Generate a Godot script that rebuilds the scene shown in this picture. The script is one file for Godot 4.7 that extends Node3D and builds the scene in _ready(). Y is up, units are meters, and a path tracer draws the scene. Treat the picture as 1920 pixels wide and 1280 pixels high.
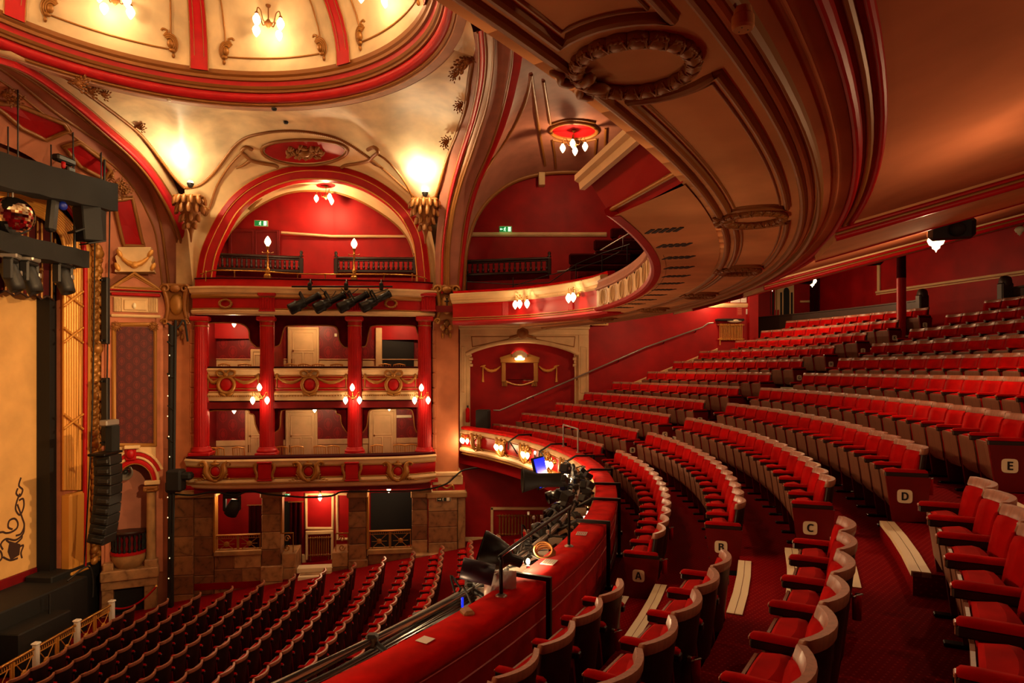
extends Node3D

# Theatre auditorium. y is up, metres; the lens stands at (0, CY, 0) and looks along -z.
const CY := 9.0          # height of the lens above the pit floor
const FX := 1230.0       # focal length in pixels of a 1920 wide frame
const HY := 690.0        # the horizon's pixel row
const AX := 0.1          # the hall's long axis is turned by this angle
const CCX := -13.36      # centre of the circle's rows
const CCZ := -12.53
const UP := Vector3.UP

var M := {}
var used := {}
var lamp_scale := 1.0

# ---------------------------------------------------------------- mesh builder
class Geo:
	var st := SurfaceTool.new()
	var g := 1
	var tf := Transform3D()
	func _init():
		st.begin(Mesh.PRIMITIVE_TRIANGLES)
	func flat():
		st.set_smooth_group(-1)
	func smooth():
		g += 1
		st.set_smooth_group(g)
	func v(p: Vector3):
		st.add_vertex(tf * p)
	func tri(a: Vector3, b: Vector3, c: Vector3):
		v(a); v(b); v(c)
	func quad(a: Vector3, b: Vector3, c: Vector3, d: Vector3):
		tri(a, b, c); tri(a, c, d)
	# box with chamfered edges
	func box(c: Vector3, s: Vector3, ch := 0.0, bs := Basis()):
		flat()
		var h := s * 0.5
		ch = minf(ch, minf(h.x, minf(h.y, h.z)) * 0.9)
		if ch <= 0.0:
			var q: Array[Vector3] = []
			for i in 8:
				q.append(c + bs * Vector3(h.x if i & 1 else -h.x, h.y if i & 2 else -h.y, h.z if i & 4 else -h.z))
			quad(q[0], q[2], q[3], q[1]); quad(q[4], q[5], q[7], q[6])
			quad(q[0], q[1], q[5], q[4]); quad(q[2], q[6], q[7], q[3])
			quad(q[0], q[4], q[6], q[2]); quad(q[1], q[3], q[7], q[5])
			return
		var pts := {}
		for i in 8:
			var sx := 1.0 if i & 1 else -1.0
			var sy := 1.0 if i & 2 else -1.0
			var sz := 1.0 if i & 4 else -1.0
			pts[i] = [c + bs * Vector3(sx * h.x, sy * (h.y - ch), sz * (h.z - ch)), c + bs * Vector3(sx * (h.x - ch), sy * h.y, sz * (h.z - ch)), c + bs * Vector3(sx * (h.x - ch), sy * (h.y - ch), sz * h.z)]
		for f in [[0, 0, 2, 6, 4], [0, 1, 5, 7, 3], [1, 0, 4, 5, 1], [1, 2, 3, 7, 6], [2, 0, 1, 3, 2], [2, 4, 6, 7, 5]]:
			var k: int = f[0]
			quad(pts[f[1]][k], pts[f[2]][k], pts[f[3]][k], pts[f[4]][k])
		for e in [[0, 1, 1, 2], [2, 3, 1, 2], [4, 5, 1, 2], [6, 7, 1, 2], [0, 2, 0, 2], [1, 3, 0, 2], [4, 6, 0, 2], [5, 7, 0, 2], [0, 4, 0, 1], [1, 5, 0, 1], [2, 6, 0, 1], [3, 7, 0, 1]]:
			quad(pts[e[0]][e[2]], pts[e[1]][e[2]], pts[e[1]][e[3]], pts[e[0]][e[3]])
		for i in 8:
			tri(pts[i][0], pts[i][1], pts[i][2])
	# round tube along points; rad may be a number or an array
	func tube(pts: Array, rad, sides := 8, closed := false, capped := true):
		smooth()
		var n := pts.size()
		var rings := []
		var side := Vector3.ZERO
		for i in n:
			var a: Vector3 = pts[(i - 1 + n) % n] if (closed or i > 0) else pts[i]
			var b: Vector3 = pts[(i + 1) % n] if (closed or i < n - 1) else pts[i]
			var d := (b - a).normalized()
			if side == Vector3.ZERO:
				side = d.cross(Vector3.UP)
				if side.length() < 0.05:
					side = d.cross(Vector3.RIGHT)
			side = (side - d * side.dot(d)).normalized()
			var w := d.cross(side)
			var r: float = rad[i] if rad is Array else rad
			var ring := []
			for k in sides:
				var t := TAU * k / sides
				ring.append(pts[i] + (side * cos(t) + w * sin(t)) * r)
			rings.append(ring)
		for i in (n if closed else n - 1):
			var A: Array = rings[i]
			var C: Array = rings[(i + 1) % n]
			for k in sides:
				var l := (k + 1) % sides
				quad(A[k], A[l], C[l], C[k])
		if not closed and capped:
			flat()
			for e in [0, n - 1]:
				for k in sides:
					if e == 0:
						tri(pts[e], rings[e][(k + 1) % sides], rings[e][k])
					else:
						tri(pts[e], rings[e][k], rings[e][(k + 1) % sides])
	# profile of (r, y) spun about the axis y through c; arc in radians
	func lathe(prof: Array, seg := 16, c := Vector3.ZERO, bs := Basis(), a0 := 0.0, a1 := TAU, hard := false):
		smooth()
		for i in prof.size() - 1:
			if hard:
				smooth()
			var p: Vector2 = prof[i]
			var q: Vector2 = prof[i + 1]
			for k in seg:
				var t := a0 + (a1 - a0) * k / seg
				var u := a0 + (a1 - a0) * (k + 1) / seg
				var pa := c + bs * Vector3(p.x * cos(t), p.y, p.x * sin(t))
				var pb := c + bs * Vector3(p.x * cos(u), p.y, p.x * sin(u))
				var qa := c + bs * Vector3(q.x * cos(t), q.y, q.x * sin(t))
				var qb := c + bs * Vector3(q.x * cos(u), q.y, q.x * sin(u))
				if p.x > 1e-5:
					tri(pa, pb, qb)
				if q.x > 1e-5:
					tri(pa, qb, qa)
	# rows of points joined to a skin
	func patch(rows: Array, wrap := false):
		smooth()
		for i in rows.size() - 1:
			var a: Array = rows[i]
			var b: Array = rows[i + 1]
			var n := a.size()
			for k in (n if wrap else n - 1):
				var l := (k + 1) % n
				quad(a[k], a[l], b[l], b[k])
	# profile (out, up) carried along a path; outs[i] is the outward direction at each point
	func sweep(prof: Array, path: Array, outs: Array, closed := false, capped := true, hard := true):
		var n := path.size()
		var rows := []
		for i in n:
			var o: Vector3 = outs[i]
			var r := []
			for p in prof:
				r.append(path[i] + o * p.x + Vector3.UP * p.y)
			rows.append(r)
		skin(rows, closed, capped, hard)
	func skin(rows: Array, closed := false, capped := true, hard := true):
		var n := rows.size()
		var m: int = rows[0].size()
		smooth()
		for j in m - 1:
			if hard:
				smooth()
			for i in (n if closed else n - 1):
				var a: Array = rows[i]
				var b: Array = rows[(i + 1) % n]
				quad(a[j], b[j], b[j + 1], a[j + 1])
		if capped and not closed:
			for e in [0, n - 1]:
				flat()
				var c := Vector3.ZERO
				for p in rows[e]:
					c += p
				c /= m
				for j in m:
					var p: Vector3 = rows[e][j]
					var q: Vector3 = rows[e][(j + 1) % m]
					if e == 0:
						tri(c, p, q)
					else:
						tri(c, q, p)
	# flat outline in x, y pushed out from z0 to z1
	func prism(out: PackedVector2Array, z0: float, z1: float, back := false, round := false):
		flat()
		var ids := Geometry2D.triangulate_polygon(out)
		for i in range(0, ids.size(), 3):
			var a := out[ids[i]]
			var b := out[ids[i + 1]]
			var c := out[ids[i + 2]]
			tri(Vector3(a.x, a.y, z1), Vector3(b.x, b.y, z1), Vector3(c.x, c.y, z1))
			if back:
				tri(Vector3(a.x, a.y, z0), Vector3(c.x, c.y, z0), Vector3(b.x, b.y, z0))
		if round:
			smooth()
		for i in out.size():
			var a := out[i]
			var b := out[(i + 1) % out.size()]
			quad(Vector3(a.x, a.y, z0), Vector3(b.x, b.y, z0), Vector3(b.x, b.y, z1), Vector3(a.x, a.y, z1))
	# a bar with half-round section laid on a plane along 2D points (x, y), standing proud of z
	func bead(pts: Array, w: float, h: float, z := 0.0, closed := false):
		var n := pts.size()
		var rows := []
		for i in n:
			var a: Vector2 = pts[(i - 1 + n) % n] if (closed or i > 0) else pts[i]
			var b: Vector2 = pts[(i + 1) % n] if (closed or i < n - 1) else pts[i]
			var p: Vector2 = pts[i]
			var d1 := (p - a).normalized() if (p - a).length() > 1e-6 else (b - p).normalized()
			var d2 := (b - p).normalized() if (b - p).length() > 1e-6 else d1
			var d := (d1 + d2).normalized()
			var nn := Vector2(-d.y, d.x)
			var k: float = 1.0 / maxf(0.4, nn.dot(Vector2(-d1.y, d1.x)))
			nn *= w * 0.5 * k
			rows.append([Vector3(p.x - nn.x, p.y - nn.y, z), Vector3(p.x - nn.x * 0.8, p.y - nn.y * 0.8, z + h * 0.6), Vector3(p.x - nn.x * 0.3, p.y - nn.y * 0.3, z + h), Vector3(p.x + nn.x * 0.3, p.y + nn.y * 0.3, z + h), Vector3(p.x + nn.x * 0.8, p.y + nn.y * 0.8, z + h * 0.6), Vector3(p.x + nn.x, p.y + nn.y, z)])
		skin(rows, closed, true, true)
	func blob(c: Vector3, r: Vector3, bs := Basis(), seg := 8, rings := 5):
		smooth()
		var rows := []
		for i in rings + 1:
			var t := PI * i / rings
			var row := []
			for k in seg:
				var u := TAU * k / seg
				row.append(c + bs * Vector3(r.x * sin(t) * cos(u), r.y * cos(t), r.z * sin(t) * sin(u)))
			rows.append(row)
		patch(rows, true)
	func done() -> ArrayMesh:
		st.generate_normals()
		return st.commit()

# ---------------------------------------------------------------- naming
func numbered(called: String) -> String:
	var n: int = used.get(called, 0)
	used[called] = n + 1
	return called if n == 0 else "%s_%03d" % [called, n]

func part(called: String, g, mat: Material, parent: Node) -> MeshInstance3D:
	var o := MeshInstance3D.new()
	o.mesh = g.done() if g is Geo else g
	o.material_override = mat
	o.name = numbered(called) if parent == self else called
	parent.add_child(o, true)
	if parent != self:
		var k := 0
		for c in parent.get_children():
			if c != o and (c.name == called or String(c.name).begins_with(called + "_0") or String(c.name).begins_with(called + "_1") or String(c.name).begins_with(called + "_2")):
				k += 1
		if k:
			o.name = "%s_%03d" % [called, k]
	return o

# many alike parts: one mesh, numbered without a search
func parts(called: String, mesh: Mesh, mat: Material, parent: Node, spots: Array):
	for i in spots.size():
		var o := MeshInstance3D.new()
		o.mesh = mesh
		o.material_override = mat
		o.name = called if i == 0 else "%s_%03d" % [called, i]
		o.transform = spots[i]
		parent.add_child(o, true)

func tag(o: Node, label: String, category: String, group := ""):
	o.set_meta("label", label)
	o.set_meta("category", category)
	if group:
		o.set_meta("group", group)

func thing(called: String, label: String, category: String, tf := Transform3D(), group := "") -> Node3D:
	var o := Node3D.new()
	o.name = numbered(called)
	o.transform = tf
	add_child(o, true)
	tag(o, label, category, group)
	return o

func structure(called: String, label := "", tf := Transform3D()) -> Node3D:
	var o := Node3D.new()
	o.name = numbered(called)
	o.transform = tf
	add_child(o, true)
	o.set_meta("kind", "structure")
	if label:
		o.set_meta("label", label)
	return o

func another(src: Node3D, label: String, tf: Transform3D) -> Node3D:
	var c: Node3D = src.duplicate()
	c.name = numbered(String(src.name).get_slice("_0", 0))
	add_child(c, true)
	c.transform = tf
	c.set_meta("label", label)
	return c

# ---------------------------------------------------------------- places
func P(x: float, y: float, d: float) -> Vector3:
	return Vector3((x - 960.0) / FX * d, CY + (HY - y) / FX * d, -d)

# a point of the circle: radius, angle and height relative to the lens
func R(r: float, th: float, h := 0.0) -> Vector3:
	return Vector3(CCX + r * cos(th), CY + h, CCZ - r * sin(th))

# frame of a wall: origin on the ground line, x along it, z out of it
func frame(ax: float, ad: float, bx: float, bd: float) -> Transform3D:
	var a := Vector3(ax, 0, -ad)
	var b := Vector3(bx, 0, -bd)
	var ex := (b - a).normalized()
	return Transform3D(Basis(ex, UP, ex.cross(UP)), a)

# where the sight line through pixel (x, y) meets the plane z of a frame, in the frame's own axes
func on(f: Transform3D, x: float, y: float, z := 0.0) -> Vector3:
	var d := P(x, y, 1.0) - Vector3(0, CY, 0)
	var n := f.basis.z
	var t := (f.origin + n * z - Vector3(0, CY, 0)).dot(n) / d.dot(n)
	return f.affine_inverse() * (Vector3(0, CY, 0) + d * t)

func on2(f: Transform3D, x: float, y: float, z := 0.0) -> Vector2:
	var p := on(f, x, y, z)
	return Vector2(p.x, p.y)

func outline(f: Transform3D, pts: Array, z := 0.0) -> PackedVector2Array:
	var o := PackedVector2Array()
	for i in range(0, pts.size(), 2):
		o.append(on2(f, pts[i], pts[i + 1], z))
	return o

func arr(p: PackedVector2Array) -> Array:
	var a := []
	for q in p:
		a.append(q)
	return a

# smooth curve through points
func spline(pts: Array, per := 6, closed := false) -> Array:
	var o := []
	var n := pts.size()
	for i in (n if closed else n - 1):
		var p0 = pts[(i - 1 + n) % n] if (closed or i > 0) else pts[0]
		var p1 = pts[i]
		var p2 = pts[(i + 1) % n]
		var p3 = pts[(i + 2) % n] if (closed or i < n - 2) else pts[n - 1]
		for k in per:
			var t := float(k) / per
			o.append(p1.cubic_interpolate(p2, p0, p3, t))
	if not closed:
		o.append(pts[n - 1])
	return o

func resample(pts: Array, n: int) -> Array:
	var L := [0.0]
	for i in range(1, pts.size()):
		L.append(L[i - 1] + pts[i].distance_to(pts[i - 1]))
	var o := []
	var j := 0
	for k in n:
		var s: float = L[-1] * k / (n - 1)
		while j < pts.size() - 2 and L[j + 1] < s:
			j += 1
		var t: float = clampf((s - L[j]) / maxf(1e-6, L[j + 1] - L[j]), 0, 1)
		o.append(pts[j].lerp(pts[j + 1], t))
	return o

# ---------------------------------------------------------------- materials
func noise(freq: float, sd := 1, oct := 4) -> FastNoiseLite:
	var n := FastNoiseLite.new()
	n.seed = sd
	n.frequency = freq
	n.fractal_octaves = oct
	return n

func ramp(cols: Array, offs: Array) -> Gradient:
	var gr := Gradient.new()
	gr.colors = PackedColorArray(cols)
	gr.offsets = PackedFloat32Array(offs)
	return gr

func noise_tex(size: int, freq: float, gr: Gradient, sd := 1, oct := 4, kind := -1) -> NoiseTexture2D:
	var t := NoiseTexture2D.new()
	t.width = size
	t.height = size
	t.seamless = true
	t.noise = noise(freq, sd, oct)
	if kind >= 0:
		t.noise.noise_type = kind
	t.color_ramp = gr
	return t

func mat(called: String, c: Color, rough := 0.7, metal := 0.0) -> StandardMaterial3D:
	var m := StandardMaterial3D.new()
	m.resource_name = called
	m.albedo_color = c
	m.roughness = rough
	m.metallic = metal
	M[called] = m
	return m

func triplanar(m: StandardMaterial3D, scale: Vector3, world := true):
	m.uv1_triplanar = true
	m.uv1_world_triplanar = world
	m.uv1_scale = scale
	m.uv1_triplanar_sharpness = 4.0

func lighten(c: Color, k: float) -> Color:
	return Color(minf(1, c.r * k), minf(1, c.g * k), minf(1, c.b * k))

# plaster or paint: a base colour with gentle mottling
func paint(called: String, c: Color, rough := 0.6, var_ := 0.06, scale := 0.35, sd := 1) -> StandardMaterial3D:
	var m := mat(called, Color.WHITE, rough)
	m.albedo_texture = noise_tex(256, 0.012, ramp([lighten(c, 1 - var_ * 1.6), lighten(c, 1 - var_ * 0.3), lighten(c, 1 + var_ * 0.3), lighten(c, 1 + var_ * 1.4)], [0.0, 0.4, 0.6, 1.0]), sd, 5)
	m.metallic_specular = 0.35
	triplanar(m, Vector3.ONE * scale)
	return m

# ---------------------------------------------------------------- lens, air, exposure
func _ready():
	var cam := Camera3D.new()
	cam.name = "camera"
	cam.projection = Camera3D.PROJECTION_FRUSTUM
	cam.near = 0.1
	cam.far = 200.0
	cam.size = 1280.0 / FX * cam.near
	cam.frustum_offset = Vector2(0, (HY - 640.0) / FX * cam.near)
	cam.position = Vector3(0, CY, 0)
	cam.current = true
	add_child(cam, true)
	var we := WorldEnvironment.new()
	we.name = "air"
	var env := Environment.new()
	env.background_mode = Environment.BG_COLOR
	env.background_color = Color(0, 0, 0)
	env.tonemap_mode = Environment.TONE_MAPPER_LINEAR
	env.tonemap_exposure = 1.0
	env.sdfgi_enabled = true
	env.ssao_enabled = true
	env.ssil_enabled = true
	we.environment = env
	add_child(we, true)
	# energy of each kind of lamp
	LE = {"dome": 0.7, "uplight": 3.2, "bracket": 0.6, "post": 0.9, "stall": 1.2, "soffit": 3.5, "slip": 3.8, "work": 3.0, "house": 42.0, "stage": 150.0}
	make_materials()
	build_added_lights()
	build_shell()
	build_circle()
	build_soffit()
	build_dome()
	build_box_facade()
	build_niche()
	build_proscenium()
	build_slips()
	build_stalls()
	build_back()
	build_rig()
	build_seats()

var LE := {}
const WARM := Color(1.0, 0.82, 0.60)

func lamp_light(parent: Node, at: Vector3, e: float, c := WARM, size := 0.05):
	var l := OmniLight3D.new()
	l.name = "lamp_light"
	l.light_color = c
	l.light_energy = e
	l.light_size = size
	l.omni_range = 40.0
	l.omni_attenuation = 2.0
	l.shadow_enabled = true
	l.position = at
	parent.add_child(l, true)

func spot_light(parent: Node, at: Vector3, to: Vector3, e: float, angle := 40.0, c := WARM, size := 0.08):
	var l := SpotLight3D.new()
	l.name = "spot_light"
	l.light_color = c
	l.light_energy = e
	l.light_size = size
	l.spot_angle = angle
	l.spot_angle_attenuation = 0.6
	l.spot_range = 40.0
	l.spot_attenuation = 2.0
	l.shadow_enabled = true
	parent.add_child(l, true)
	l.look_at_from_position(at, to, UP if absf((to - at).normalized().y) < 0.95 else Vector3.RIGHT)

func glow(called: String, c: Color, e: float) -> StandardMaterial3D:
	var m := mat(called, Color(0.9, 0.85, 0.75), 0.3)
	m.emission_enabled = true
	m.emission = c
	m.emission_energy_multiplier = e
	return m

func make_materials():
	paint("red_wall", Color(0.60, 0.035, 0.055), 0.55, 0.07, 0.3, 3)
	paint("deep_red", Color(0.42, 0.02, 0.04), 0.6, 0.08, 0.4, 4)
	paint("red_trim", Color(0.66, 0.06, 0.08), 0.42, 0.04, 0.6, 5)
	paint("cream", Color(0.85, 0.72, 0.53), 0.55, 0.05, 0.4, 6)
	paint("sail_cream", Color(0.90, 0.81, 0.64), 0.5, 0.08, 0.28, 26)
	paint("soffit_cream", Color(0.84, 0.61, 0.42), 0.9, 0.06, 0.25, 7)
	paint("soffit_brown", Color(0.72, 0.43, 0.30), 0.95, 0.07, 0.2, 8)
	paint("salmon", Color(0.72, 0.45, 0.33), 0.6, 0.06, 0.35, 9)
	paint("red_trim_lit", Color(0.76, 0.13, 0.16), 0.4, 0.04, 0.6, 25)  # red trim lightened to carry the strong light on dome and arches
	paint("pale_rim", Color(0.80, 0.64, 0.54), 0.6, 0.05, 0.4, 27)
	paint("mauve", Color(0.66, 0.43, 0.35), 0.6, 0.06, 0.35, 10)
	paint("pier_tan", Color(0.70, 0.42, 0.27), 0.6, 0.05, 0.4, 11)
	paint("stone", Color(0.62, 0.47, 0.30), 0.55, 0.12, 0.5, 12)
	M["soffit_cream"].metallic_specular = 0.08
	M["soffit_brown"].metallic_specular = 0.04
	mat("gold", Color(0.62, 0.42, 0.17), 0.42, 0.3)
	mat("old_gold", Color(0.56, 0.35, 0.14), 0.48, 0.2)
	mat("bright_gold", Color(0.82, 0.58, 0.26), 0.4, 0.3)
	mat("brass", Color(0.80, 0.60, 0.30), 0.25, 0.9)
	mat("steel", Color(0.58, 0.55, 0.52), 0.3, 0.5)
	mat("black_steel", Color(0.055, 0.05, 0.048), 0.4, 0.5)
	mat("black_cloth", Color(0.035, 0.032, 0.03), 0.9)
	mat("matt_black", Color(0.02, 0.018, 0.018), 0.7)
	mat("grey_black", Color(0.07, 0.065, 0.063), 0.55)
	mat("ivory", Color(0.90, 0.85, 0.72), 0.5)
	mat("white", Color(0.88, 0.87, 0.84), 0.5)
	mat("ink", Color(0.02, 0.02, 0.02), 0.6)
	mat("mirror", Color(0.9, 0.9, 0.9), 0.03, 1.0)
	mat("blue_screen", Color(0.02, 0.05, 0.2), 0.3)
	M["blue_screen"].emission_enabled = true
	M["blue_screen"].emission = Color(0.05, 0.16, 0.9)
	M["blue_screen"].emission_energy_multiplier = 1.5
	paint("curtain_cream", Color(0.80, 0.62, 0.38), 0.8, 0.04, 0.3, 14)
	mat("scroll_brown", Color(0.20, 0.09, 0.05), 0.8)
	paint("plum", Color(0.30, 0.06, 0.07), 0.85, 0.08, 0.6, 15)
	mat("pink", Color(0.78, 0.22, 0.34), 0.6)
	mat("violet_grey", Color(0.16, 0.13, 0.19), 0.4, 0.3)
	mat("foil", Color(0.80, 0.79, 0.76), 0.3, 0.4)
	mat("cable_orange", Color(0.62, 0.42, 0.22), 0.5)
	mat("paper_print", Color(0.70, 0.68, 0.66), 0.6)
	mat("sign_dark", Color(0.02, 0.12, 0.08), 0.5)
	mat("sign_green", Color(0.0, 0.35, 0.18), 0.4)
	M["sign_green"].emission_enabled = true
	M["sign_green"].emission = Color(0.0, 0.45, 0.20)
	M["sign_green"].emission_energy_multiplier = 0.7
	mat("sign_white", Color(0.9, 0.95, 0.9), 0.4)
	M["sign_white"].emission_enabled = true
	M["sign_white"].emission = Color(0.8, 1.0, 0.85)
	M["sign_white"].emission_energy_multiplier = 1.0
	mat("blue", Color(0.03, 0.13, 0.55), 0.5)
	glow("bulb", Color(1.0, 0.86, 0.66), 6.0)
	glow("fierce_bulb", Color(1.0, 0.9, 0.7), 30.0)
	glow("soft_bulb", Color(1.0, 0.82, 0.58), 2.2)
	# velvets
	for k in [["velvet", Color(0.64, 0.045, 0.045)], ["rail_velvet", Color(0.74, 0.06, 0.045)], ["curtain_red", Color(0.20, 0.008, 0.018)], ["pelmet_red", Color(0.26, 0.015, 0.03)]]:
		var m := paint(k[0], k[1], 0.85, 0.10, 0.9, 20)
		m.metallic_specular = 0.12
		m.roughness = 1.0
		m.rim_enabled = true
		m.rim = 0.06
		m.rim_tint = 1.0
	var wood := mat("dark_wood", Color(0.13, 0.045, 0.035), 0.4)
	wood.albedo_texture = null
	grain("seat_wood", Color(0.50, 0.33, 0.25), 0.45)
	grain("rail_wood", Color(0.60, 0.385, 0.30), 0.35)
	grain("shell_wood", Color(0.12, 0.04, 0.032), 0.42)
	grain("bench_wood", Color(0.22, 0.14, 0.10), 0.5)
	paint("side_red", Color(0.40, 0.022, 0.03), 0.45, 0.05, 1.0, 21)
	# carpet: deep red with a lattice of small pale dots
	var im := Image.create(128, 128, false, Image.FORMAT_RGB8)
	var rng := RandomNumberGenerator.new()
	rng.seed = 5
	for y in 128:
		for x in 128:
			var k := 0.85 + 0.3 * rng.randf()
			var c := Color(0.46, 0.012, 0.04) * k
			for o in [Vector2(0, 0), Vector2(16, 16)]:
				var q := Vector2(fposmod(x - o.x + 16, 32) - 16, fposmod(y - o.y + 16, 32) - 16)
				if absf(q.x) + absf(q.y) < 5.0:
					c = Color(0.60, 0.15, 0.12) * k
			im.set_pixel(x, y, c)
	var cm := mat("carpet", Color.WHITE, 0.95)
	cm.albedo_texture = ImageTexture.create_from_image(im)
	cm.metallic_specular = 0.15
	triplanar(cm, Vector3.ONE * 4.2)
	# damask wall paper
	damask("damask", Color(0.44, 0.03, 0.06), Color(0.56, 0.06, 0.09))
	damask("gold_damask", Color(0.28, 0.02, 0.035), Color(0.40, 0.10, 0.06))
	# marble: brown veins over tan
	for k in [["marble", Color(0.56, 0.39, 0.25), Color(0.30, 0.17, 0.11), 30], ["marble_pale", Color(0.64, 0.48, 0.32), Color(0.40, 0.26, 0.17), 31], ["marble_dark", Color(0.46, 0.30, 0.19), Color(0.22, 0.13, 0.085), 32]]:
		var m := mat(k[0], Color.WHITE, 0.4)
		var a: Color = k[1]
		var b: Color = k[2]
		m.albedo_texture = noise_tex(512, 0.006, ramp([lighten(a, 1.12), a, lighten(a, 0.88), a.lerp(b, 0.6), b], [0.0, 0.5, 0.74, 0.88, 1.0]), k[3], 5)
		m.albedo_texture.noise.fractal_type = FastNoiseLite.FRACTAL_RIDGED
		triplanar(m, Vector3.ONE * 0.55)

func grain(called: String, c: Color, rough: float):
	var m := mat(called, Color.WHITE, rough)
	m.albedo_texture = noise_tex(256, 0.02, ramp([lighten(c, 0.86), c, lighten(c, 1.08)], [0.0, 0.5, 1.0]), 7, 4)
	triplanar(m, Vector3(6.0, 0.5, 6.0), false)

func damask(called: String, a: Color, b: Color):
	var im := Image.create(256, 256, false, Image.FORMAT_RGB8)
	for y in 256:
		for x in 256:
			var k := 0.0
			for o in [Vector2(64, 64), Vector2(192, 192)]:
				var q := Vector2(fposmod(x - o.x + 128, 256) - 128, fposmod(y - o.y + 128, 256) - 128)
				var e := absf(q.x) / 56.0 + 0.0
				var t := q.y / 84.0
				var d := e * e + t * t + 0.25 * t
				if absf(d - 0.85) < 0.12 or d < 0.22 or (absf(q.x) < 5 and absf(t) < 1.1):
					k = 1.0
				elif d < 0.73 and sin(q.x * 0.22) * sin(q.y * 0.16) > 0.35:
					k = 0.8
			im.set_pixel(x, y, a.lerp(b, k))
	var m := mat(called, Color.WHITE, 0.5)
	m.albedo_texture = ImageTexture.create_from_image(im)
	triplanar(m, Vector3.ONE * (1.6 if called == "damask" else 2.8))

# ---------------------------------------------------------------- heights of the circle
func row_r(i: float) -> float:
	return 15.91 + 0.86 * i

func row_top(i: float) -> float:      # seat back tops against the lens
	return -(1.8115 - 0.3464 * i + 0.0008 * i * i)

func row_floor(i: float) -> float:
	return row_top(i) - 0.9

const RF := 15.15      # seat side of the circle's parapet
const RS := 14.86      # stage side of its top
const RAIL_H := -1.93

func arc(r: float, a: float, b: float, n: int, h := 0.0) -> Array:
	var o := []
	for k in n + 1:
		o.append(R(r, lerpf(a, b, float(k) / n), h))
	return o

func outs(a: float, b: float, n: int, sgn := 1.0) -> Array:
	var o := []
	for k in n + 1:
		var t := lerpf(a, b, float(k) / n)
		o.append(Vector3(cos(t), 0, -sin(t)) * sgn)
	return o

# wedge of floor between two radii and two angles
func wedge(g: Geo, r0: float, r1: float, a: float, b: float, y0: float, y1: float, n: int):
	var up := []
	var lo := []
	var A := arc(r0, a, b, n, y1)
	var B := arc(r1, a, b, n, y1)
	var C := arc(r0, a, b, n, y0)
	g.flat()
	for k in n:
		g.quad(A[k], B[k], B[k + 1], A[k + 1])
		g.quad(C[k], A[k], A[k + 1], C[k + 1])
	var D := arc(r1, a, b, n, y0)
	g.quad(A[0], C[0], D[0], B[0])
	g.quad(A[n], B[n], D[n], C[n])

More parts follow.
